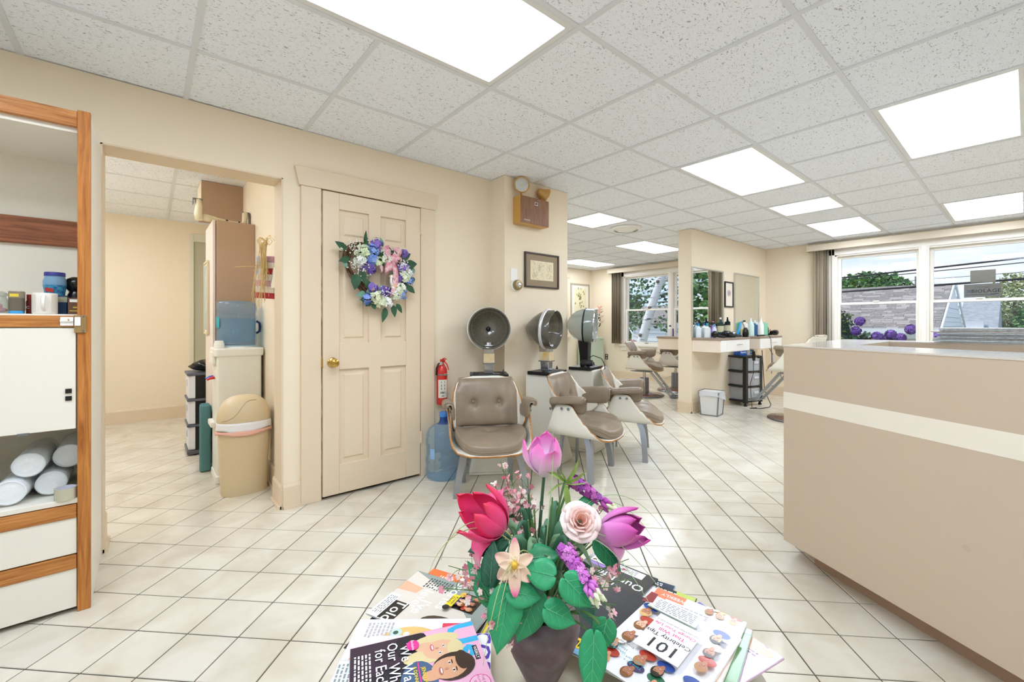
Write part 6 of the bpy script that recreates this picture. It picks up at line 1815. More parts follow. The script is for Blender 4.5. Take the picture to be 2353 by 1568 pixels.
def birch_bark():
    m = mat('white_birch_bark', '#e9e9ea', rough=0.7)
    nt = m.node_tree
    b = nt.nodes['Principled BSDF']
    tcn = nt.nodes.new('ShaderNodeTexCoord')
    mp = nt.nodes.new('ShaderNodeMapping')
    mp.inputs['Scale'].default_value = (3, 3, 22)
    nz = nt.nodes.new('ShaderNodeTexNoise')
    nz.inputs['Scale'].default_value = 1.2
    nz.inputs['Detail'].default_value = 5
    rpn = nt.nodes.new('ShaderNodeValToRGB')
    rpn.color_ramp.elements[0].position, rpn.color_ramp.elements[0].color = 0.34, (*rgb('#5c574f'), 1)
    rpn.color_ramp.elements[1].position, rpn.color_ramp.elements[1].color = 0.42, (*rgb('#eceaea'), 1)
    nt.links.new(tcn.outputs['Object'], mp.inputs[0])
    nt.links.new(mp.outputs[0], nz.inputs['Vector'])
    nt.links.new(nz.outputs['Fac'], rpn.inputs[0])
    nt.links.new(rpn.outputs[0], b.inputs['Base Color'])
    return m
BB = birch_bark()
tk = MB().tube([(0.10, 0.75, 0), (0.08, 0.62, 0.9), (0.05, 0.42, 1.7), (0, 0.24, 2.2), (0, 0.0, 2.9), (0, -0.24, 3.5), (0, -0.5, 4.4)], [0.16, 0.14, 0.13, 0.125, 0.11, 0.095, 0.06], 16).build('trunk', BB, bi, smooth=180)
MB().tube([(0, -0.10, 3.15), (0.1, -0.40, 3.5), (0.1, -0.7, 4.0)], [0.07, 0.055, 0.03], 10).build('branch', BB, bi, smooth=180)
MB().tube([(0.05, 0.40, 1.75), (-0.05, 0.65, 1.85), (-0.1, 0.85, 2.2)], [0.05, 0.025, 0.012], 8).build('branch', BB, bi, smooth=180)
for k, (y, z) in enumerate(((0.10, 2.6), (-0.16, 3.3), (0.38, 1.85))):
    MB().ell((-0.115, y, z), (0.03, 0.05, 0.05), 12, 8).build('knot', BARK, bi, smooth=180)
for k, (c, r, n) in enumerate((((0.8, 0.9, 3.3), (0.8, 1.0, 0.8), 520), ((0.8, -0.7, 3.2), (0.8, 0.8, 0.9), 460), ((0.5, 1.0, 2.4), (0.5, 0.4, 0.5), 200), ((-0.1, 0.75, 1.3), (0.3, 0.4, 0.4), 70), ((0.4, -0.3, 2.3), (0.5, 0.4, 0.5), 110))):
    leaf_cloud('leaf_spray', c, r, n, 0.12, GB, bi, 50 + k, 0.0)
leaf_cloud('blossom', (0, 0, 1.0), (0.5, 0.5, 0.75), 520, 0.09, [mat('pink_petal_out', '#d99a94', rough=0.7), mat('pink_petal_deep', '#c4807c', rough=0.7)], cr_, 61, 0.2)
leaf_cloud('foliage', (0, 0, 0.85), (0.5, 0.5, 0.7), 220, 0.10, GB, cr_, 62, 0.2)
MB().tube([(0, 0, 0), (0, 0.05, 0.8)], [0.04, 0.02], 6).build('stem', BARK, cr_)
# rhododendrons under the desk-side window and the clipped evergreen
for k, (y, fl4) in enumerate(((1.86, ((-0.01, 1.20), (0.05, 1.04))), (1.50, ((0.12, 0.95), (-0.05, 0.985), (-0.16, 0.93), (0.02, 0.90))), (1.05, ((0.15, 1.07), (-0.15, 0.97), (0.0, 0.94))))):
    t = thing('rhododendron', ['purple rhododendron beside the clipped evergreen outside', 'purple rhododendron in the middle of the window bed', 'purple rhododendron below the window mullion outside'][k], 'shrub', (9.5, y, -1.0))
    leaf_cloud('foliage', (0.10, 0, 1.50), (0.28, 0.17, 0.52), 560, 0.11, [mat('rhodo_leaf', '#2f4a3c', rough=0.5), mat('rhodo_leaf_b', '#45624c', rough=0.5)], t, 70 + k, 0.2)
    MB().tube([(0, 0, 0), (0.03, 0, 1.3)], [0.03, 0.02], 6).build('stem', BARK, t)
    rn = random.Random(80 + k)
    for q, (dy, zf) in enumerate(fl4):
        c = Vector((-0.15 + 0.04 * q, dy, zf + 1.0))
        mb = MB()
        for w in range(34):
            d = Vector((rn.gauss(0, 1), rn.gauss(0, 1), rn.gauss(0.2, 1))).normalized()
            s = MB()
            petal_flower(s, c + d * 0.07, 5, 0.034, d, rn)
            mb.add(s.v, s.f, w % 2)
        mb.ell(c, 0.068, 10, 8, 1)
        mb.build('flower_truss', [mat('rhodo_violet', '#8a62b8', rough=0.6), mat('rhodo_violet_deep', '#6f4aa0', rough=0.6)], t)
ev = thing('clipped_evergreen', 'dark clipped evergreen at the window frame outside', 'shrub', (10.7, 2.40, -1.0))
leaf_cloud('foliage', (0, 0, 1.25), (0.30, 0.30, 1.22), 2600, 0.06, [mat('yew_leaf', '#2b463a', rough=0.7), mat('yew_leaf_b', '#3f6148', rough=0.7), mat('yew_tip', '#8f9c4a', rough=0.7)], ev, 91, 0.55)
MB().lathe([(0, 0.1), (0.2, 0.3), (0.26, 1.1), (0.2, 1.8), (0.06, 2.3), (0, 2.38)], 14).build('inner_foliage', mat('yew_core', '#24382e', rough=0.9), ev, smooth=180)
MB().cyl((0, 0, 0), (0, 0, 0.4), 0.05, 8).build('stem', BARK, ev)
# overhead cables
CBL = mat('black_cable', '#2c2f36', rough=0.6)
for k, (z0, z1, r, lab) in enumerate(((2.50, 2.69, 0.024, 'thick upper power cable crossing the window view'), (2.475, 2.61, 0.012, 'thin cable just below the upper power cable'), (2.14, 2.25, 0.030, 'thick lower cable above the shingled roof'), (2.36, 2.44, 0.007, 'thinnest wire strung between the two thick cables'))):
    pts = [(15.5 + 0.35 * k, -6 + 26 * i / 16, 0) for i in range(17)]
    def zz_(y):
        return z0 + (z1 - z0) * (3.58 - y) / 3.58 + 0.002 * (y - 2) ** 2
    o = MB().tube([(x, y, zz_(y)) for x, y, _ in pts], r, 6).build('power_cable', CBL, smooth=180)
    tag(o, lab, 'cable')
# film stickers on the right-hand panes
def sticker(name, label, cy, cz, w, h, mcol):
    t = thing(name, label, 'sticker', (7.953, cy, cz))
    Ms = M_wall((0, 0, 0), (-1, 0, 0))
    MB().box(-w / 2, w / 2, -h / 2, h / 2, 0, 0.0012).build('film', mat(name + '_film', mcol, rough=0.5, var=0.12, vscale=20), t, M=Ms)
    return t, Ms
t, Ms = sticker('window_notice', 'plain grey brown notice stuck to the window pane', 0.357, 1.752, 0.215, 0.155, '#8f8a80')
t, Ms = sticker('brand_sticker', 'grey lettered brand sticker on the window pane under the notice', 0.362, 1.575, 0.315, 0.165, '#8a8884')
for tx, s, y, x, m in (('SYSTEME', 0.034, 0.036, 0.0, '#6c6a66'), ('BIOLAGE', 0.060, -0.008, 0.03, '#2c2c30')):
    v, f = text_geo(tx, s, 0.006, space=1.05)
    MB().add(v, f, 0, Ms @ T(x, y, 0.0016)).build('lettering', mat('ink_' + m, m), t)
MB().add([(-0.14, -0.048, 0.0016), (0.10, -0.048, 0.0016), (0.10, -0.052, 0.0016), (-0.14, -0.052, 0.0016)], [(0, 3, 2, 1)], 0, Ms).add([(0.07, -0.046, 0.0016), (0.14, -0.04, 0.0016), (0.14, -0.046, 0.0016), (0.07, -0.056, 0.0016)], [(0, 3, 2, 1)], 0, Ms).build('rule', mat('ink_#2c2c30'), t)
lg = MB()
for q in range(4):
    lg.add([(p[0] * 1.0, p[1], 0.0018) for p in ((0, 0), (0.016, 0.006), (0.02, 0.02), (0.006, 0.016))], [(0, 1, 2, 3)], q % 2, Ms @ T(-0.115, -0.006, 0, rz=q * math.pi / 2))
lg.build('leaf_emblem', [mat('emblem_teal', '#2f6f66'), mat('emblem_plum', '#6a4a86')], t)
# ================================================================ coffee table, magazines and flowers
tb = thing('coffee_table', 'low tan laminate coffee table under the magazines and vase', 'table', (0.635, 0.615, 0), R(49.93 - 90))
TZ = 0.42
MB().prism([(-0.41, -0.35), (0.41, -0.35), (0.435, 0.06), (0.33, 0.25), (0.27, 0.32), (-0.25, 0.34), (-0.41, 0.12)], TZ - 0.03, TZ).build('table_top', mat('tan_table_laminate', '#c9bfa8', rough=0.35), tb, bevel=0.003)
MB().box(-0.36, 0.36, -0.30, 0.20, TZ - 0.09, TZ - 0.03).build('apron', mat('tan_table_edge', '#a8977c', rough=0.5), tb, bevel=0.004)
for sx in (-1, 1):
    for sy in (-1, 1):
        MB().box(sx * 0.33 - 0.025, sx * 0.33 + 0.025, sy * 0.22 - 0.075, sy * 0.22 - 0.025, 0, TZ - 0.09).build('leg', mat('tan_table_edge'), tb, bevel=0.004)
PAGE = mat('page_edge_paper', '#e4e2dc', rough=0.7)
_laid = []
def _overlap(P, Q):
    for A_, B_ in ((P, Q), (Q, P)):
        for i in range(4):
            e = A_[(i + 1) % 4] - A_[i]
            n_ = Vector((e.y, -e.x))
            a_, b_ = [p.dot(n_) for p in A_], [p.dot(n_) for p in B_]
            if max(a_) <= min(b_) or max(b_) <= min(a_):
                return False
    return True
def magazine(label, bl, up, z, th, cover, items, W=0.203, H=0.272, curl=0.0):
    """bl = lower left corner of the cover as it is read, up = its upward direction on the table"""
    u = Vector(up).normalized()
    x = Vector((u.y, -u.x))
    q0 = Vector(bl)
    foot = [q0 - x * 0.0015, q0 + x * W, q0 + x * W + u * H, q0 + u * H - x * 0.0015]
    th *= 0.72
    # every magazine rests on the ones already laid beneath it
    z = max([TZ + 0.0004] + [zt for fp, zt in _laid if _overlap(fp, foot)])
    _laid.append((foot, z + th + 0.0022))
    t = thing('magazine', label, 'magazine', (bl[0], bl[1], z), math.atan2(x.y, x.x), 'magazines fanned on the coffee table')
    mb = MB()
    n = 8
    for k in range(3):
        mb.box(0.0008 * k, W - 0.001 * (2 - k), 0.0012 * (k % 2), H - 0.0007 * k, th * k / 3, th * (k + 1) / 3 - 0.0003)
    mb.build('pages', PAGE, t)
    cv = MB().box(-0.0005, W, 0, H, th - 0.0002, th + 0.0003).box(-0.0012, 0.0, 0, H, 0, th + 0.0003).build('cover', mat('cover_' + cover, cover, rough=0.22, coat=0.3), t)
    mats, idx, pm = [], {}, MB()
    zz = th + 0.0004
    for it in items:
        c = it[-1]
        if c not in idx:
            idx[c] = len(mats)
            mats.append(mat('ink_' + c, c, rough=0.25, coat=0.2))
        mi = idx[c]
        k = it[0]
        if k == 'r':
            _, x0, y0, x1, y1, _c = it
            v, f = [(x0, y0, 0), (x1, y0, 0), (x1, y1, 0), (x0, y1, 0)], [(0, 1, 2, 3)]
        elif k == 'e':
            _, cx, cy, rx, ry, _c = it
            v = [(cx + rx * math.cos(a), cy + ry * math.sin(a), 0) for a in [2 * math.pi * q / 20 for q in range(20)]]
            f = [tuple(range(20))]
        elif k == 'p':
            v, f = [(a, b, 0) for a, b in it[1]], [tuple(range(len(it[1])))]
        elif k == 'l':                      # lines of small print
            _, x0, y0, x1, nl, lh, _c = it
            rn = random.Random(int(x0 * 9999) + nl)
            v, f = [], []
            for q in range(nl):
                xx = x0
                while xx < x1:
                    ww = rn.uniform(0.004, 0.013)
                    b = len(v)
                    ya = y0 - q * lh
                    v += [(xx, ya - lh * 0.5, 0), (min(xx + ww, x1), ya - lh * 0.5, 0), (min(xx + ww, x1), ya, 0), (xx, ya, 0)]
                    f.append((b, b + 1, b + 2, b + 3))
                    xx += ww + 0.003
        else:
            _, tx, cx, cy, s, bold, _c = it
            v, f = text_geo(tx, s, bold)
            v = [(p[0] + cx, p[1] + cy, 0) for p in v]
        lim = lambda a, hi: min(max(a, 0.0005), hi - 0.0005)
        pm.add([(lim(p[0], W), lim(p[1], H), zz) for p in v], f, mi)
        zz += 0.00006
    if items:
        pm.build('cover_print', mats, cv)
    return t
def head(cx, cy, s, skin, hair, shirt=None, tilt=0.0, eyes='#3a2a22', lips='#b8545a', long_hair=False):
    """printed portrait of an anonymous face"""
    c, n = math.cos(tilt), math.sin(tilt)
    def E(dx, dy, rx, ry, col):
        return ('e', cx + (dx * c - dy * n) * s, cy + (dx * n + dy * c) * s, rx * s, ry * s, col)
    out = []
    if shirt:
        out.append(E(0, -1.5, 1.25, 0.85, shirt))
    if long_hair:
        out += [E(-0.55, -0.45, 0.5, 1.25, hair), E(0.55, -0.45, 0.5, 1.25, hair)]
    out += [E(0, 0.22, 0.86, 1.02, hair), E(0, -0.85, 0.32, 0.5, skin), E(0, 0, 0.66, 0.86, skin), E(-0.12, 0.72, 0.62, 0.32, hair)]
    for sx in (-1, 1):
        out += [E(sx * 0.26, 0.10, 0.12, 0.06, '#f4f0ec'), E(sx * 0.26, 0.10, 0.055, 0.055, eyes), E(sx * 0.26, 0.24, 0.15, 0.03, hair)]
    out += [E(0, -0.16, 0.07, 0.10, '#c98f78'), E(0, -0.44, 0.24, 0.10, lips), E(0, -0.42, 0.17, 0.04, '#fbf7f4')]
    return out
SK, SK2, SK3 = '#e8b898', '#d89c78', '#b87a58'
def crowd(x0, y0, x1, y1, nx, ny, seed, s):
    rn = random.Random(seed)
    out = []
    for j in range(ny):
        for i in range(nx):
            cx, cy = x0 + (x1 - x0) * (i + 0.5 + rn.uniform(-0.15, 0.15)) / nx, y1 - (y1 - y0) * (j + 0.5) / ny
            out += head(cx, cy, s, rn.choice((SK, SK2, SK3)), rn.choice(('#3a261c', '#8a5a34', '#d8b070', '#1f1816', '#b08050')), rn.choice(('#2f4f9c', '#b8402f', '#2f6f4f', '#d9b04f', '#4a3f6a', '#e8e4e0')), rn.uniform(-0.3, 0.3))
    return out
z = TZ + 0.0005
# left fan, lowest first
magazine('magazine with big orange corner peeking out at the fan edge', (0.652, 1.137), (0.40, -0.916), z, 0.006, '#d9632c', [('r', 0.0, 0.0, 0.203, 0.09, '#e0703a'), ('l', 0.02, 0.085, 0.11, 6, 0.008, '#f6e6da'), ('t', 'H', 0.04, 0.155, 0.09, 0.02, '#f4e4d8'), ('t', 'on it', 0.12, 0.12, 0.04, 0.0, '#f4e4d8'), ('r', 0.11, 0.15, 0.2, 0.25, '#f0c838'), ('r', 0.13, 0.14, 0.19, 0.19, '#2f7fc0'), ('r', 0.0, 0.25, 0.2, 0.27, '#1f2a3a')])
magazine('yellow striped magazine under the dark tragedy headline', (0.505, 1.075), (0.549, -0.836), z, 0.008, '#e9e2d8', [('r', 0, 0.19, 0.203, 0.272, '#f2d84a'), ('t', 'LIFE', 0.1, 0.24, 0.05, 0.03, '#1c1c22')])
magazine('dark tragedy headline magazine beside the vase under the pink flowers', (0.500, 1.080), (0.549, -0.836), z + 0.009, 0.006, '#2a2a2e', [('r', 0, 0.215, 0.203, 0.26, '#f2f0ec'), ('t', 'TRAGEDY', 0.10, 0.236, 0.045, 0.02, '#1a1a1e'), ('r', 0.03, 0.15, 0.12, 0.21, '#c47a48'), ('t', 'TIKI BEACH', 0.13, 0.19, 0.022, 0.02, '#f2d13a'), ('e', 0.10, 0.16, 0.03, 0.02, '#7d8a7f')] + head(0.14, 0.1, 0.04, SK, '#6a4a34', '#2f2f38'))
magazine('grey stories magazine with white sweater and mailing label', (0.593, 1.122), (0.41, -0.912), z + 0.0155, 0.006, '#8f9a94', [('p', [(0.0, 0.0), (0.203, 0.0), (0.203, 0.2), (0.12, 0.24), (0.05, 0.16), (0.03, 0.08)], '#d9d0c4'), ('p', [(0.05, 0.0), (0.09, 0.0), (0.085, 0.06), (0.06, 0.065)], '#ddb090'), ('e', 0.165, 0.19, 0.035, 0.06, '#4a372c'), ('e', 0.168, 0.23, 0.03, 0.04, '#e0b89c'),
          ('l', 0.012, 0.13, 0.055, 9, 0.0085, '#3f4a48'), ('t', 'Stories', 0.055, 0.15, 0.042, 0.008, '#fbfbf8'), ('t', "I've", 0.125, 0.105, 0.04, 0.008, '#fbfbf8'), ('t', 'Never', 0.09, 0.085, 0.04, 0.008, '#fbfbf8'), ('r', 0.13, 0.03, 0.20, 0.075, '#26241f'), ('t', 'Told', 0.165, 0.055, 0.042, 0.008, '#fbfbf8'),
          ('r', 0.11, -0.0, 0.203, 0.032, '#f4f3f0'), ('l', 0.118, 0.028, 0.19, 4, 0.006, '#8a8a8a'), ('r', 0.03, 0.175, 0.095, 0.235, '#2a2320')] + crowd(0.032, 0.178, 0.093, 0.232, 3, 2, 3, 0.009) + [('r', 0.052, 0.158, 0.098, 0.178, '#f0d434'), ('t', 'Kristin', 0.075, 0.172, 0.012, 0.01, '#231f1a'), ('t', 'Davis', 0.075, 0.162, 0.012, 0.01, '#231f1a'), ('e', 0.105, 0.166, 0.009, 0.009, '#1c1c1c')])
magazine('pink lettered celebrity magazine with blonde portrait and pearl earring', (0.386, 1.018), (0.189, -0.153), z + 0.0222, 0.004, '#f1eef0', [('p', [(0.0, 0.0), (0.203, 0.0), (0.203, 0.16), (0.1, 0.2), (0.06, 0.12)], '#f3dfe2'), ('t', 'P', 0.034, 0.226, 0.085, 0.03, '#e2405f'), ('t', 'e', 0.085, 0.226, 0.07, 0.03, '#e2405f'), ('e', 0.085, 0.13, 0.06, 0.075, '#e4c07a'), ('p', [(0.10, 0.02), (0.203, 0.0), (0.203, 0.09), (0.13, 0.11)], SK2), ('e', 0.105, 0.125, 0.047, 0.062, SK), ('e', 0.095, 0.145, 0.008, 0.011, '#2a2422'), ('e', 0.125, 0.145, 0.008, 0.011, '#2a2422'), ('e', 0.112, 0.095, 0.018, 0.008, '#d8464a'),
          ('e', 0.045, 0.095, 0.014, 0.014, '#bfd8cf'), ('e', 0.045, 0.095, 0.006, 0.006, '#3f5a52'), ('e', 0.05, 0.12, 0.007, 0.007, '#e9eee9'), ('l', 0.012, 0.085, 0.06, 7, 0.009, '#b4b4b4'), ('r', 0.115, 0.02, 0.16, 0.045, '#2f9aa6'), ('r', 0.16, 0.03, 0.19, 0.05, '#e2405f')], H=0.262)
magazine('pale magazine with purple title lying under the pink couple cover', (0.378, 0.941), (0.788, -0.616), z + 0.0005, 0.006, '#f2f3f6', [('t', 'COSMO', 0.095, 0.248, 0.058, 0.025, '#5a3fae'), ('e', 0.13, 0.2, 0.03, 0.04, '#c89a68'), ('l', 0.02, 0.20, 0.09, 5, 0.01, '#5a4fa0')], H=0.27)
magazine('teal and white magazine poking out under the pink couple cover', (0.300, 0.905), (0.85, -0.53), z + 0.0068, 0.005, '#dfe6e6', [('p', [(0.02, 0.06), (0.1, 0.02), (0.12, 0.12)], '#2f7f86'), ('l', 0.01, 0.03, 0.10, 4, 0.008, '#8a9296'), ('e', 0.06, 0.11, 0.02, 0.015, SK2)])
magazine('pink weekly magazine cover with smiling couple and blue title', (0.326, 0.916), (0.241, -0.091), z + 0.0268, 0.004, '#f2b8d4', [('r', 0.0, 0.0, 0.203, 0.125, '#2a2730'), ('t', 'Us', 0.05, 0.232, 0.10, 0.03, '#38b4e4'), ('r', 0.075, 0.243, 0.115, 0.253, '#1d1d22'), ('t', 'WEEKLY', 0.095, 0.248, 0.009, 0.01, '#f4f4f4'),
          ('p', [(0.0, 0.10), (0.07, 0.13), (0.10, 0.0), (0.0, 0.0)], '#3a2c3c')] + head(0.062, 0.178, 0.040, SK, '#e3d2a0', '#24222a', -0.5, '#4a6a8a', '#e06a78', True) + head(0.118, 0.188, 0.042, '#dca784', '#3a2a20', '#4a6484', 0.25, '#3a2a22', '#b06a5c') +
         [('t', "'We Wa", 0.075, 0.108, 0.030, 0.006, '#fafafa'), ('t', 'Our Who', 0.075, 0.083, 0.030, 0.006, '#fafafa'), ('t', 'for Each', 0.075, 0.058, 0.030, 0.006, '#fafafa'), ('l', 0.03, 0.040, 0.12, 5, 0.007, '#e8e4e4'), ('r', 0.085, 0.128, 0.200, 0.1305, '#e83a9a'), ('t', 'JENNY McCARTHY', 0.145, 0.138, 0.0105, 0.012, '#f4dc3a'), ('t', '& DONNIE WAHLBERG', 0.145, 0.122, 0.0095, 0.012, '#f4dc3a'), ('e', 0.035, 0.125, 0.015, 0.013, '#e83a9a'), ('t', 'Exclusive', 0.035, 0.125, 0.008, 0.0, '#ffffff'),
          ('e', 0.176, 0.235, 0.021, 0.021, '#e83a9a'), ('e', 0.176, 0.235, 0.0195, 0.0195, '#f7c3da'), ('t', 'THE REAL', 0.176, 0.243, 0.0075, 0.004, '#c2327f'), ('t', 'RELATIONSHIP', 0.176, 0.235, 0.0058, 0.004, '#c2327f'), ('t', 'ISSUE', 0.176, 0.227, 0.0075, 0.004, '#c2327f')], H=0.262)
# right fan, lowest first
magazine('blue sky cover under the black framed magazine', (1.121, 0.630), (-0.955, -0.295), z, 0.006, '#7fa6c8', [('r', 0.0, 0.0, 0.203, 0.05, '#23304a'), ('l', 0.03, 0.045, 0.18, 5, 0.008, '#e6ecf2'), ('r', 0.06, 0.0, 0.10, 0.012, '#f2f2f2'), ('t', '&', 0.16, 0.08, 0.05, 0.0, '#f6f0ea'), ('e', 0.10, 0.15, 0.07, 0.08, '#c98a58'), ('r', 0.0, 0.20, 0.2, 0.27, '#e8c04a')])
magazine('black and lime cover with white paragraph', (1.105, 0.560), (-0.97, -0.24), z + 0.0005, 0.005, '#26282a', [('l', 0.02, 0.055, 0.15, 6, 0.008, '#e9e9e6'), ('p', [(0.0, 0.0), (0.05, 0.0), (0.03, 0.1), (0.0, 0.12)], '#b9c85a'), ('t', 'Wi', 0.09, 0.085, 0.05, 0.01, '#f2f2ee'), ('r', 0.0, 0.15, 0.2, 0.25, '#4a4a50')])
magazine('yellow and blue paged magazine beside the vase under the violet stock', (0.985, 0.665), (-0.98, -0.2), z + 0.0002, 0.012, '#3f58b8', [('r', 0.03, 0.20, 0.09, 0.268, '#f2d13a'), ('r', 0.10, 0.18, 0.19, 0.26, '#e89a58'), ('t', 'ok', 0.06, 0.1, 0.05, 0.02, '#f4f4f8')], W=0.19, H=0.25)
magazine('white magazine with magenta lettering under the tips magazine', (1.045, 0.600), (-0.985, -0.17), z + 0.0065, 0.007, '#f0eaee', [('e', 0.07, 0.15, 0.016, 0.06, '#c2367f'), ('e', 0.11, 0.11, 0.016, 0.06, '#d84a92'), ('r', 0.02, 0.22, 0.18, 0.265, '#c8322c'), ('e', 0.15, 0.16, 0.03, 0.05, '#a86a3c'), ('e', 0.085, 0.04, 0.02, 0.014, '#b02a6f'), ('t', 'IT', 0.085, 0.04, 0.016, 0.02, '#f2d83a')])
magazine('black framed magazine with white headline and mailing label', (1.070, 0.652), (-0.99, -0.14), z + 0.014, 0.005, '#3a3836', [('r', 0.03, 0.006, 0.19, 0.036, '#f2f1ee'), ('l', 0.05, 0.030, 0.17, 4, 0.006, '#8a8a8a'), ('r', 0.10, 0.040, 0.19, 0.052, '#8a5fb8'), ('t', 'Our Life', 0.075, 0.075, 0.040, 0.004, '#f8f8f6'), ('t', 'The', 0.10, 0.11, 0.040, 0.004, '#f8f8f6'), ('p', [(0.06, 0.14), (0.10, 0.13), (0.07, 0.23), (0.04, 0.22)], '#3f5f94')] + head(0.13, 0.215, 0.04, SK2, '#2a1f1a', None, 0.5))
magazine('yellow striped trial killer magazine lowest beside the vase', (0.975, 0.560), (-0.975, -0.22), z + 0.0003, 0.006, '#2f2f34', [('r', 0.0, 0.225, 0.2, 0.255, '#f2c92a'), ('t', 'TRIAL KILLER', 0.10, 0.24, 0.024, 0.015, '#1f1c18'), ('r', 0.0, 0.256, 0.2, 0.272, '#7fb4d8')], W=0.2)
magazine('lavender cover with white paragraph at the desk end of the fan', (1.000, 0.322), (-0.94, 0.20), z + 0.0002, 0.005, '#d9b8d4', [('p', [(0.12, 0.0), (0.203, 0.0), (0.203, 0.10)], '#5a5fb0'), ('l', 0.03, 0.05, 0.15, 7, 0.009, '#7a5a86'), ('e', 0.06, 0.02, 0.05, 0.02, '#e8a88c')])
magazine('green garden cover under the tips magazine', (1.026, 0.392), (-0.975, -0.22), z + 0.0055, 0.006, '#6f9a68', [('l', 0.02, 0.04, 0.07, 4, 0.008, '#f2f4ee'), ('e', 0.10, 0.10, 0.07, 0.07, '#8fb87c'), ('e', 0.05, 0.05, 0.03, 0.025, '#4a6f48'), ('r', 0.0, 0.0, 0.203, 0.02, '#a8bfc8'), ('e', 0.03, 0.10, 0.012, 0.012, '#f0d23a')])
magazine('peach weekly magazine with portrait strip and mailing label', (1.034, 0.408), (-0.983, -0.181), z + 0.012, 0.005, '#f0d9c8', [('r', 0.0, 0.0, 0.203, 0.03, '#f4ece6'), ('r', 0.13, 0.0, 0.203, 0.04, '#f0805a'), ('t', 'WEEKLY', 0.155, 0.018, 0.016, 0.01, '#f8f4f0'), ('r', 0.06, 0.032, 0.17, 0.075, '#fafafa'), ('l', 0.07, 0.07, 0.16, 5, 0.007, '#9a9aa2'), ('r', 0.0, 0.06, 0.05, 0.12, '#b8ac98')] + crowd(0.01, 0.0, 0.09, 0.034, 3, 1, 9, 0.011))
magazine('tips magazine covered with small portraits on top of its pile', (0.964, 0.391), (-0.267, -0.023), z + 0.0178, 0.004, '#f3f1f3', crowd(0.005, 0.19, 0.198, 0.268, 4, 2, 12, 0.014) + crowd(0.145, 0.05, 0.20, 0.19, 1, 3, 13, 0.015) + crowd(0.003, 0.03, 0.06, 0.17, 1, 3, 14, 0.014) +
         [('r', 0.055, 0.060, 0.150, 0.185, '#f6f4f6'), ('t', '101', 0.10, 0.155, 0.046, 0.008, '#2a2a2e'), ('t', 'Celebrity Tips', 0.102, 0.126, 0.0165, 0.012, '#2a2a2e'), ('t', 'That Will', 0.102, 0.108, 0.0145, 0.010, '#d83f86'), ('t', 'Change Your Life', 0.102, 0.093, 0.0125, 0.010, '#d83f86'), ('t', 'Stars share their best advice with us', 0.102, 0.080, 0.0062, 0.0, '#4a4a50'),
          ('r', 0.075, 0.008, 0.185, 0.055, '#fbfbfb'), ('l', 0.085, 0.048, 0.175, 6, 0.0062, '#8f8f98'), ('r', 0.07, 0.054, 0.185, 0.058, '#5f7f6a'), ('p', [(0.185, 0.0), (0.203, 0.0), (0.203, 0.05), (0.18, 0.04)], '#8a2f34'), ('t', 'What Really', 0.165, 0.225, 0.009, 0.004, '#2fa6b4'), ('t', 'Happened?', 0.165, 0.215, 0.009, 0.004, '#2fa6b4'), ('t', 'Time for a', 0.12, 0.24, 0.009, 0.004, '#2fa6b4'), ('t', 'Fresh Start', 0.12, 0.23, 0.009, 0.004, '#2fa6b4'), ('t', 'Train Your Brain', 0.165, 0.20, 0.008, 0.004, '#2a2a2e')])

# ---------------------------------------------------------------- the flower arrangement
VX, VY = 0.6156, 0.6387
vz = thing('flower_vase', 'dark scratched plum vase in the middle of the coffee table', 'vase', (VX, VY, TZ))
def vase_mat():
    m = mat('scratched_plum_ceramic', '#57474a', rough=0.45, var=0.35, vscale=26, vcol='#75666a', bump=0.1, bscale=90)
    return m
MB().lathe([(0, 0), (0.026, 0), (0.030, 0.004), (0.045, 0.035), (0.062, 0.07), (0.074, 0.10), (0.0785, 0.12), (0.077, 0.135), (0.066, 0.148), (0.052, 0.152), (0.048, 0.146), (0.048, 0.12)], 40, cap1=False).build('vase_body', vase_mat(), vz, smooth=60)
MB().lathe([(0, 0.135), (0.049, 0.135)], 24, cap1=False).build('moss_fill', mat('dark_moss', '#27301f', rough=0.95, bump=0.8, bscale=80), vz)
STEM = mat('green_stem', '#5f8a4a', rough=0.5)
STEMD = mat('dark_green_stem', '#3f6a4a', rough=0.5)
RIM = Vector((VX, VY, TZ + 0.15))
def stem(par, tip, r=0.0028, m=STEM, bend=0.35, start=None):
    """stalk from the vase mouth to tip; par sits at the origin of the vase mouth"""
    s0 = Vector(start) if start else RIM + Vector((random.uniform(-0.02, 0.02), random.uniform(-0.02, 0.02), -0.012))
    tip = Vector(tip)
    mid = s0 + (tip - s0) * 0.5 + Vector((0, 0, bend * (tip - s0).length * 0.4))
    pts = [p - Vector(par.location) for p in bez(s0, mid, tip, 10)]
    return MB().tube(pts, r, 6).build('stem', m, par, smooth=180)
def grad_mat(name, stops, L, rough=0.45):
    """petal colour that changes from the flower's base to its tip (object Z)"""
    if name in _mats:
        return _mats[name]
    m = mat(name, '#ffffff', rough)
    nt = m.node_tree
    tcn = nt.nodes.new('ShaderNodeTexCoord')
    sp_ = nt.nodes.new('ShaderNodeSeparateXYZ')
    mr = nt.nodes.new('ShaderNodeMapRange')
    mr.inputs['From Max'].default_value = L
    rpn = nt.nodes.new('ShaderNodeValToRGB')
    el = rpn.color_ramp.elements
    while len(el) < len(stops):
        el.new(0.5)
    for e, (p, c) in zip(el, stops):
        e.position = p
        e.color = (*rgb(c), 1)
    nt.links.new(tcn.outputs['Object'], sp_.inputs[0])
    nt.links.new(sp_.outputs['Z'], mr.inputs['Value'])
    nt.links.new(mr.outputs[0], rpn.inputs[0])
    nt.links.new(rpn.outputs[0], nt.nodes['Principled BSDF'].inputs['Base Color'])
    return m
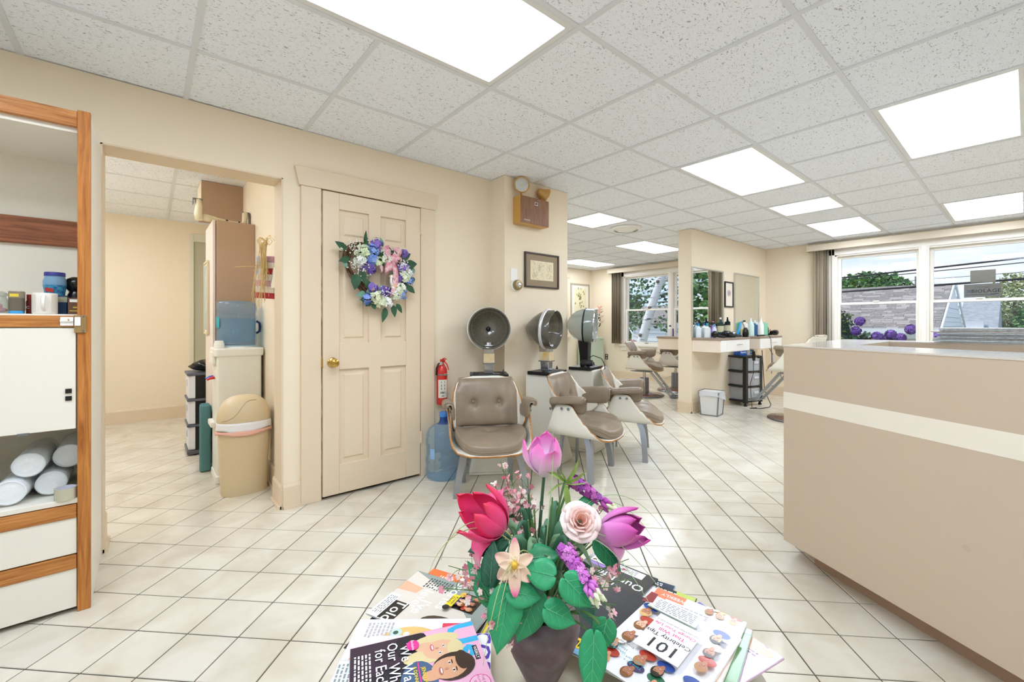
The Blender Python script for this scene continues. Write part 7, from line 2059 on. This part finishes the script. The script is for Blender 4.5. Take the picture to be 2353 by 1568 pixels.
def petal(mb, a, L, W, bulge, flare, lean=0.0, mi=0):
    def fn(u, v):
        w = W * (math.sin(math.pi * (0.10 + 0.86 * v)) ** 0.75) * (1 if v < 0.97 else 0.3)
        r = L * (0.05 + bulge * math.sin(math.pi * min(v * 0.85, 1)) + flare * max(0, v - 0.55) ** 2 * 4)
        da = (2 * u - 1) * w / 2 / max(r, 0.006)
        da = max(min(da, 1.25), -1.25)
        zz = L * v - L * 0.05 * (2 * u - 1) ** 2 * v
        rr = r * (1 - 0.10 * (2 * u - 1) ** 2)
        return (rr * math.cos(a + da), rr * math.sin(a + da), zz - L * flare * 1.2 * max(0, v - 0.8))
    mb.grid(fn, 6, 10, mi)
def tulip(name_label, base, tip, pm, W, bulge, flares, open_petals=(), L=None):
    base, tip = Vector(base), Vector(tip)
    t = thing('silk_tulip', name_label, 'flower', (VX, VY, TZ + 0.15), 0, 'silk tulips in the arrangement')
    stem(t, base, 0.0035, STEMD)
    L = L or (tip - base).length
    M = Matrix.Translation(base - Vector(t.location)) @ (tip - base).to_track_quat('Z', 'Y').to_matrix().to_4x4()
    n = len(flares)
    for k, fl2 in enumerate(flares):
        mb = MB()
        petal(mb, 2 * math.pi * k / n + 0.4, L * (1.0 if k % 2 else 0.93), W * (1.0 if k % 2 else 0.9), bulge * (1.0 if k % 2 else 0.82), fl2)
        mb.build('petal', pm, t, M=M, smooth=180, solid=0.0006)
    for a, l2, dr_ in open_petals:
        mb = MB()
        def fo(u, v):
            w = W * 0.8 * math.sin(math.pi * (0.1 + 0.85 * v)) ** 0.8
            r = 0.006 + l2 * v * 0.85
            return (r * math.cos(a) - (2 * u - 1) * w / 2 * math.sin(a), r * math.sin(a) + (2 * u - 1) * w / 2 * math.cos(a), l2 * (0.55 * math.sin(v * 2.2) - dr_ * v * v) + 0.004 * (2 * u - 1) ** 2)
        mb.grid(fo, 4, 10)
        mb.build('petal', pm, t, M=M, smooth=180, solid=0.0006)
    return t
P1_ = grad_mat('petal_pink_violet', [(0.0, '#efecf8'), (0.42, '#f3d4ee'), (0.78, '#f190d2'), (1.0, '#e2489c')], 0.09)
P2_ = grad_mat('petal_red_pink', [(0.0, '#f6d8dc'), (0.25, '#ee5a92'), (0.65, '#ec3f7c'), (1.0, '#e02f3c')], 0.12)
P3_ = grad_mat('petal_purple', [(0.0, '#f0d6ea'), (0.4, '#e28fd2'), (1.0, '#c43f9c')], 0.10)
tulip('tall pink and lilac silk tulip standing highest in the vase', (0.665, 0.682, 0.818), (0.657, 0.670, 0.912), P1_, 0.058, 0.46, (0.10, 0.34, 0.08, 0.30, 0.10, 0.42, 0.06))
tulip('open red pink silk tulip leaning out beside the pink sprays', (0.545, 0.672, 0.738), (0.452, 0.672, 0.826), P2_, 0.056, 0.36, (0.10, 0.20, 0.05, 0.24, 0.10, 0.30, 0.05), ((2.2, 0.11, 0.55), (3.6, 0.10, 0.5), (4.6, 0.09, 0.5)), L=0.122)
tulip('magenta silk tulip pointing sideways next to the pale rose', (0.680, 0.552, 0.735), (0.712, 0.450, 0.782), P3_, 0.058, 0.30, (0.04, 0.12, 0.03, 0.14, 0.03, 0.12, 0.03), ((4.9, 0.10, 0.75),), L=0.108)
# rose
rs = thing('silk_rose', 'pale blush silk rose beside the magenta tulip', 'flower', (VX, VY, TZ + 0.15))
stem(rs, (0.640, 0.560, 0.765), 0.0035, STEMD)
ROSE = [mat('rose_blush_a', '#f6e4e0', rough=0.6), mat('rose_blush_b', '#f4d2c8', rough=0.6), mat('rose_blush_c', '#f0bfae', rough=0.6)]
rd = Vector((-0.45, -0.62, 0.62)).normalized()
Mr = Matrix.Translation(Vector((0.637, 0.555, 0.770)) - Vector(rs.location)) @ rd.to_track_quat('Z', 'Y').to_matrix().to_4x4()
rn = random.Random(6)
for ring, (n, r0, h, op) in enumerate(((6, 0.0285, 0.018, 0.85), (6, 0.023, 0.022, 0.6), (6, 0.017, 0.024, 0.4), (5, 0.011, 0.025, 0.25), (3, 0.006, 0.026, 0.1))):
    for k in range(n):
        a0 = 2 * math.pi * k / n + ring * 0.6 + rn.uniform(-0.15, 0.15)
        kk = rn.uniform(0.9, 1.12)
        def fr_(u, v):
            a = a0 + (2 * u - 1) * math.pi / n * 1.25
            r = 0.004 + (r0 * kk) * (v ** 0.6) * (1 - 0.06 * (2 * u - 1) ** 2)
            zz = h * v ** (0.7 + op) * (1 - 0.3 * (2 * u - 1) ** 4) + 0.003 * math.sin(7 * u + k) * v
            r += 0.006 * op * max(0, v - 0.75) * 4
            return (r * math.cos(a), r * math.sin(a), zz - 0.010 * op * max(0, v - 0.7) * 3)
        MB().grid(fr_, 8, 6).build('petal', ROSE[min(ring // 2, 2)], rs, M=Mr, smooth=180, solid=0.0005)
# dried orchid
oc = thing('silk_orchid', 'cream silk orchid with pink edged petals above the green leaves', 'flower', (VX, VY, TZ + 0.15))
stem(oc, (0.505, 0.590, 0.735), 0.003, STEMD)
OC = grad_mat('petal_cream_pink', [(0.0, '#e9c46a'), (0.2, '#ead2b4'), (0.75, '#e9c4b0'), (1.0, '#ec7fa8')], 0.04)
Mo = Matrix.Translation(Vector((0.495, 0.582, 0.727)) - Vector(oc.location)) @ Vector((-0.55, -0.62, 0.45)).to_track_quat('Z', 'Y').to_matrix().to_4x4()
for k, (a, L, w) in enumerate(((90, 0.040, 0.02), (25, 0.032, 0.022), (155, 0.034, 0.026), (215, 0.032, 0.026), (272, 0.045, 0.022), (320, 0.034, 0.024), (180, 0.02, 0.018))):
    Mk = Mo @ Matrix.Rotation(R(a), 4, 'Z') @ Matrix.Rotation(R(72 if k != 6 else 35), 4, 'Y')
    MB().grid(lambda u, v: (0.006 * math.sin(3 * v) + 0.02 * v * v - 0.5 * (abs(2 * u - 1) * w * 0.5), (2 * u - 1) * w / 2 * math.sin(math.pi * (0.12 + 0.82 * v)) ** 0.7, L * v), 6, 8).build('petal', OC, oc, M=Mk, smooth=180, solid=0.0006)
MB().ell((0, 0, 0.008), (0.006, 0.006, 0.009), 10, 8).build('flower_heart', mat('orchid_yellow', '#e2b23a'), oc, M=Mo, smooth=180)
# stocks
def stock(label, a, b, n, cols, r=0.013):
    a, b = Vector(a), Vector(b)
    t = thing('silk_stock', label, 'flower', (VX, VY, TZ + 0.15), 0, 'purple silk stocks')
    stem(t, a, 0.003, STEM)
    MB().tube([a - Vector(t.location), b - Vector(t.location)], [0.003, 0.0015], 6).build('spike', STEM, t)
    rn = random.Random(len(label))
    ms = [mat('stock_' + c, c, rough=0.6) for c in cols]
    ax = (b - a).normalized()
    for k in range(n):
        f_ = (k + 0.5) / n
        an = k * 2.4
        o1 = ax.orthogonal().normalized()
        o2 = ax.cross(o1)
        d = (o1 * math.cos(an) + o2 * math.sin(an))
        c = a + (b - a) * f_ + d * 0.011 * (1.15 - 0.6 * f_) - Vector(t.location)
        mb = MB()
        if f_ < 0.72:
            petal_flower(mb, c, 4, r, d + Vector((0, 0, 0.15)), rn)
            petal_flower(mb, c + d * 0.002, 4, r * 0.7, d, rn)
            mb.build('floret', ms[k % len(ms)], t)
        else:
            mb.tube([c - d * 0.006, c + ax * 0.008 + d * 0.002, c + ax * 0.018 + d * 0.004], [0.003, 0.0045, 0.0015], 7)
            mb.build('bud', ms[0] if f_ < 0.86 else mat('pale_bud', '#dfe6c2', rough=0.6), t, smooth=180)
    return t
stock('violet silk stock hanging over the vase beside the green leaves', (0.592, 0.556, 0.738), (0.578, 0.468, 0.694), 52, ('#cf74cc', '#d886d4', '#bb58bc'), 0.0085)
stock('dark violet silk stock behind the pale rose', (0.712, 0.642, 0.812), (0.755, 0.572, 0.760), 42, ('#b84fae', '#9a4aa6', '#c666b8'), 0.0085)
# lime lily sprig
ls = thing('lime_sprig', 'fresh lime green leafy sprig beside the tall tulip stem', 'foliage', (VX, VY, TZ + 0.15))
stem(ls, (0.680, 0.632, 0.822), 0.0025, STEM)
LIME = mat('lime_leaf', '#a6c86a', rough=0.5, var=0.2, vscale=60)
for k, (dx, dz, L) in enumerate(((0.55, 0.75, 0.06), (0.8, 0.35, 0.055), (-0.6, 0.6, 0.06), (0.1, -0.9, 0.075), (-0.3, 1.0, 0.05), (0.9, -0.1, 0.05), (-0.75, -0.2, 0.05))):
    d = Vector((RT.x * dx, RT.y * dx, dz)) + Vector((-FW.x, -FW.y, 0)) * 0.25
    mb = MB()
    leaf_geo(mb, frame_at(Vector((0.680, 0.632, 0.815)) - Vector(ls.location), d, 0.3 * k), L, 0.014, 0.35, 0.25, n=8)
    mb.build('leaf', LIME, ls, smooth=180)
# heart-shaped green leaves, each on its own stalk
def heart_leaf_mat(name, col, vein):
    m = mat(name, col, rough=0.38, var=0.22, vscale=30)
    return m
HL = [heart_leaf_mat('heart_leaf_bright', '#34a870', '#9fd8b4'), heart_leaf_mat('heart_leaf_mid', '#2f9a64', '#8fcfa8'), heart_leaf_mat('heart_leaf_deep', '#1f5f45', '#5f9c80'), heart_leaf_mat('heart_leaf_dusty', '#4f7f74', '#8fb0a4')]
VEIN = mat('leaf_vein', '#5fb98a', rough=0.5)
def heart_leaf(label, c, d2, L, W, mi, up_bias=0.85):
    t = thing('heart_leaf', label, 'leaf', (VX, VY, TZ + 0.15), 0, 'heart shaped leaves round the vase')
    c = Vector(c)
    dx, dy = Vector(d2).normalized()
    tipd = (Vector((RT.x, RT.y, 0)) * dx + Vector((0, 0, -dy * up_bias)) + Vector((FW.x, FW.y, 0)) * (-dy * 0.35)).normalized()
    nrm = Vector((-FW.x * 0.75, -FW.y * 0.75, 0.66))
    nrm = (nrm - tipd * nrm.dot(tipd)).normalized()
    x = tipd.cross(nrm).normalized()
    b0 = c - tipd * L * 0.45 - Vector(t.location)
    M = Matrix(((x.x, tipd.x, nrm.x, b0.x), (x.y, tipd.y, nrm.y, b0.y), (x.z, tipd.z, nrm.z, b0.z), (0, 0, 0, 1)))
    prof = [(-0.10, 0.30), (-0.06, 0.56), (0.04, 0.82), (0.18, 0.97), (0.32, 1.0), (0.48, 0.92), (0.64, 0.72), (0.78, 0.46), (0.90, 0.2), (1.0, 0.0)]
    mb = MB()
    v, f = [], []
    nn = 6
    for (py, pw) in prof:
        for i in range(nn + 1):
            q = 2 * i / nn - 1
            yy = py if abs(q) > 0.3 else max(py, 0.0 + py * (abs(q) / 0.3) if py < 0 else py)
            v.append((q * pw * W / 2, yy * L, 0.10 * W * abs(q) - 0.16 * L * max(py, 0) ** 2 - 0.05 * W * q * q * 2))
    for j in range(len(prof) - 1):
        for i in range(nn):
            a = j * (nn + 1) + i
            f.append((a, a + 1, a + nn + 2, a + nn + 1))
    lf = mb.add(v, f).build('leaf_blade', HL[mi], t, M=M, smooth=180, solid=0.0007)
    vb = MB().tube([(0, 0, 0.0012), (0, L * 0.4, 0.0012 - 0.16 * L * 0.16), (0, L * 0.93, 0.001 - 0.16 * L * 0.86)], [0.0010, 0.0007, 0.0003], 5)
    for sy in (-1, 1):
        for q0 in (0.08, 0.3, 0.5):
            vb.tube([(0, L * q0, 0.0014 - 0.16 * L * q0 * q0), (sy * W * 0.2, L * (q0 + 0.14), 0.0014 + 0.03 * W - 0.16 * L * (q0 + 0.14) ** 2), (sy * W * 0.36 * (1 - 0.3 * q0), L * (q0 + 0.22), 0.0014 + 0.05 * W - 0.16 * L * (q0 + 0.22) ** 2)], [0.0004, 0.0003, 0.0002], 4)
    vb.build('veins', VEIN if mi < 2 else mat('leaf_vein_deep', '#4f8f70', rough=0.5), lf)
    stem(t, Vector(t.location) + M.translation, 0.0017, STEM, 0.3)
    return t
for c, d2, L, W, mi, lab in (((0.574, 0.589, 0.712), (1, -0.15), 0.062, 0.05, 1, 'heart shaped leaf behind the orchid pointing to the violet stock'),
                             ((0.486, 0.636, 0.712), (0.05, -1), 0.072, 0.04, 2, 'dark upright heart shaped leaf behind the orchid'),
                             ((0.504, 0.673, 0.726), (-1, 0.3), 0.075, 0.05, 2, 'dark heart shaped leaf under the red tulip'),
                             ((0.685, 0.522, 0.706), (0.6, 0.8), 0.07, 0.045, 1, 'heart shaped leaf under the magenta tulip'),
                             ((0.474, 0.650, 0.672), (-0.55, -0.8), 0.085, 0.04, 1, 'folded green leaf beside the lower pink spray'),
                             ((0.726, 0.604, 0.776), (1, -0.55), 0.05, 0.025, 1, 'narrow bright leaf above the pale rose'),
                             ((0.606, 0.512, 0.650), (0.25, 1), 0.075, 0.05, 3, 'dusty torn heart shaped leaf against the vase'),
                             ((0.522, 0.570, 0.690), (-0.6, 0.8), 0.07, 0.055, 3, 'pale dusty heart shaped leaf below the orchid'),
                             ((0.510, 0.564, 0.640), (-0.45, 1), 0.085, 0.06, 1, 'long heart shaped leaf hanging over the vase shoulder'),
                             ((0.526, 0.550, 0.717), (-1, -0.25), 0.054, 0.052, 0, 'bright heart shaped leaf beside the orchid'),
                             ((0.499, 0.560, 0.684), (1.0, 0.15), 0.058, 0.044, 0, 'bright heart shaped leaf just under the orchid overlapping the vase'),
                             ((0.562, 0.494, 0.695), (0.75, 0.75), 0.062, 0.052, 0, 'bright heart shaped leaf under the violet stock'),
                             ((0.538, 0.512, 0.656), (1, 0.45), 0.056, 0.046, 0, 'small bright heart shaped leaf lowest on the vase'),
                             ((0.464, 0.575, 0.648), (-0.2, 1), 0.10, 0.062, 0, 'largest heart shaped leaf drooping beside the vase'),
                             ((0.596, 0.466, 0.620), (-0.3, 1), 0.05, 0.042, 1, 'heart shaped leaf on the trailing vine by the tips magazine'),
                             ((0.563, 0.462, 0.586), (-0.1, 1), 0.095, 0.048, 0, 'long leaf at the end of the trailing vine')):
    heart_leaf(lab, c, d2, L, W, mi)
# strap leaves and grasses
sl = thing('strap_foliage', 'clump of long strap leaves arching through the bouquet', 'foliage', (VX, VY, TZ + 0.15))
STR = [mat('strap_green_a', '#5f9070', rough=0.5), mat('strap_green_b', '#86ad84', rough=0.5), mat('strap_green_c', '#3f6f54', rough=0.5)]
rn = random.Random(17)
def strap(p0, p1, p2, w, m, nm='strap_leaf'):
    pts = bez(p0, p1, p2, 12)
    v = []
    for i, p in enumerate(pts):
        t_ = (pts[min(i + 1, 12)] - pts[max(i - 1, 0)]).normalized()
        sd = t_.cross(Vector((-FW.x, -FW.y, 0.5))).normalized()
        ww = w * (math.sin(math.pi * min(0.12 + 0.88 * i / 12, 1)) ** 0.7) / 2
        v += [p - sd * ww, p + Vector((0, 0, -0.15 * ww)), p + sd * ww]
    MB().add(v, [q for i in range(12) for q in ((3 * i, 3 * i + 1, 3 * i + 4, 3 * i + 3), (3 * i + 1, 3 * i + 2, 3 * i + 5, 3 * i + 4))]).build(nm, m, sl, smooth=180, solid=0.0005)
for k in range(64):
    a = rn.uniform(0, 2 * math.pi)
    rr = rn.uniform(0.03, 0.13)
    h = rn.uniform(0.05, 0.21)
    d = Vector((math.cos(a), math.sin(a), 0))
    strap(d * 0.02 + Vector((0, 0, -0.005)), d * rr * 0.5 + Vector((0, 0, h * 1.25)), d * rr + Vector((0, 0, h * rn.uniform(0.5, 1.0))), rn.uniform(0.010, 0.022), STR[k % 3])
for k in range(22):
    a = rn.uniform(0, 2 * math.pi)
    d = Vector((math.cos(a), math.sin(a), 0)) * rn.uniform(0.01, 0.05)
    MB().tube([d * 0.4, d + Vector((0, 0, rn.uniform(0.10, 0.24)))], 0.0018, 5).build('stalk', STEMD if k % 2 else STEM, sl)
GRS = mat('dry_grass_blade', '#b3b878', rough=0.6)
GR2 = mat('pale_grass_blade', '#a9bf94', rough=0.6)
for k, P in enumerate([[(0.595, 0.61, 0.636), (0.53, 0.665, 0.807), (0.419, 0.693, 0.787), (0.387, 0.693, 0.702)], [(0.595, 0.61, 0.636), (0.517, 0.61, 0.787), (0.443, 0.568, 0.729), (0.391, 0.533, 0.632)], [(0.598, 0.607, 0.679), (0.724, 0.633, 0.804), (0.797, 0.571, 0.795), (0.848, 0.528, 0.68)], [(0.598, 0.607, 0.679), (0.66, 0.555, 0.807), (0.66, 0.464, 0.718), (0.678, 0.423, 0.653)],
                      [(0.595, 0.61, 0.679), (0.605, 0.602, 0.807), (0.647, 0.631, 0.877), (0.644, 0.634, 0.936)], [(0.595, 0.61, 0.636), (0.543, 0.615, 0.794), (0.47, 0.572, 0.74), (0.419, 0.536, 0.671)], [(0.608, 0.599, 0.679), (0.68, 0.539, 0.781), (0.694, 0.488, 0.786), (0.723, 0.437, 0.707)]]):
    for q in range(2 if k in (0, 2, 3) else 1):
        pts = []
        pv = [Vector(p) + Vector((0.006, -0.004, 0.008)) * q * i - Vector(sl.location) for i, p in enumerate(P)]
        for i in range(25):
            s_ = i / 24
            pts.append(pv[0] * (1 - s_) ** 3 + pv[1] * 3 * s_ * (1 - s_) ** 2 + pv[2] * 3 * s_ * s_ * (1 - s_) + pv[3] * s_ ** 3)
        MB().tube(pts, [0.0016 - 0.0012 * i / 24 for i in range(25)], 5).build('grass_blade', GRS if k in (0, 1, 5) else GR2, sl, smooth=180)
# pink gypsophila sprays
PG = [mat('gyp_pink_a', '#f3bcc6', rough=0.6), mat('gyp_pink_b', '#ee9fb0', rough=0.6), mat('gyp_cream', '#f6e4dc', rough=0.6)]
def gyp_spray(label, base, tips, seed, n):
    t = thing('gypsophila_spray', label, 'flower', (VX, VY, TZ + 0.15), 0, 'pink gypsophila sprays')
    rn = random.Random(seed)
    tw = MB()
    base = Vector(base)
    fl3 = MB()
    for tp_ in tips:
        tp_ = Vector(tp_)
        ax = tp_ - base
        main = bez(base, base + ax * 0.5 + Vector((0, 0, 0.02)), tp_, 8)
        tw.tube([p - Vector(t.location) for p in main], [0.0016 - 0.0009 * i / 8 for i in range(9)], 5)
        for k in range(n):
            f_ = rn.uniform(0.35, 1.0)
            p = main[int(f_ * 8)]
            e = p + Vector((rn.gauss(0, 0.016), rn.gauss(0, 0.016), rn.gauss(0.006, 0.015)))
            mid = p + (e - p) * 0.5 + Vector((0, 0, 0.003))
            tw.tube([p - Vector(t.location), mid - Vector(t.location), e - Vector(t.location)], [0.0008, 0.0006, 0.0005], 4)
            for q in range(rn.choice((1, 2, 2, 3))):
                o = e + Vector((rn.gauss(0, 0.003), rn.gauss(0, 0.003), rn.gauss(0, 0.003)))
                s = MB()
                d = Vector((rn.gauss(0, 1) - 0.5, rn.gauss(0, 1) - 0.6, rn.gauss(0.4, 1)))
                petal_flower(s, o - Vector(t.location), 5, rn.uniform(0.0045, 0.0075), d, rn)
                petal_flower(s, o - Vector(t.location), 4, 0.004, d, rn)
                fl3.add(s.v, s.f, rn.randrange(3))
    tw.build('twigs', STEM, t)
    stuff(fl3.build('tiny_blossoms', PG, t))
gyp_spray('pink gypsophila spray between the tall and the red tulip', RIM, [(0.592, 0.743, 0.852), (0.590, 0.719, 0.793), (0.585, 0.690, 0.755), (0.569, 0.737, 0.812), (0.636, 0.706, 0.823), (0.610, 0.735, 0.83), (0.60, 0.70, 0.79), (0.575, 0.72, 0.77)], 41, 22)
gyp_spray('pink gypsophila spray drooping over the stories magazine', RIM, [(0.446, 0.722, 0.684), (0.443, 0.672, 0.674), (0.445, 0.619, 0.664), (0.452, 0.592, 0.640), (0.470, 0.676, 0.695), (0.42, 0.70, 0.66)], 42, 20)
gyp_spray('pink gypsophila spray drooping over the black framed magazine', RIM, [(0.714, 0.497, 0.697), (0.686, 0.468, 0.682), (0.642, 0.479, 0.679), (0.669, 0.509, 0.695), (0.628, 0.464, 0.660)], 43, 13)
gyp_spray('pink gypsophila sprig behind the pale rose', RIM, [(0.755, 0.575, 0.775), (0.748, 0.560, 0.750)], 44, 9)
# trailing vine stalk
vn = MB().tube([p - RIM for p in bez((0.630, 0.590, 0.575), (0.585, 0.50, 0.665), (0.590, 0.470, 0.640), 10)], 0.0022, 6).build('trailing_stalk', STEM, sl, smooth=180)
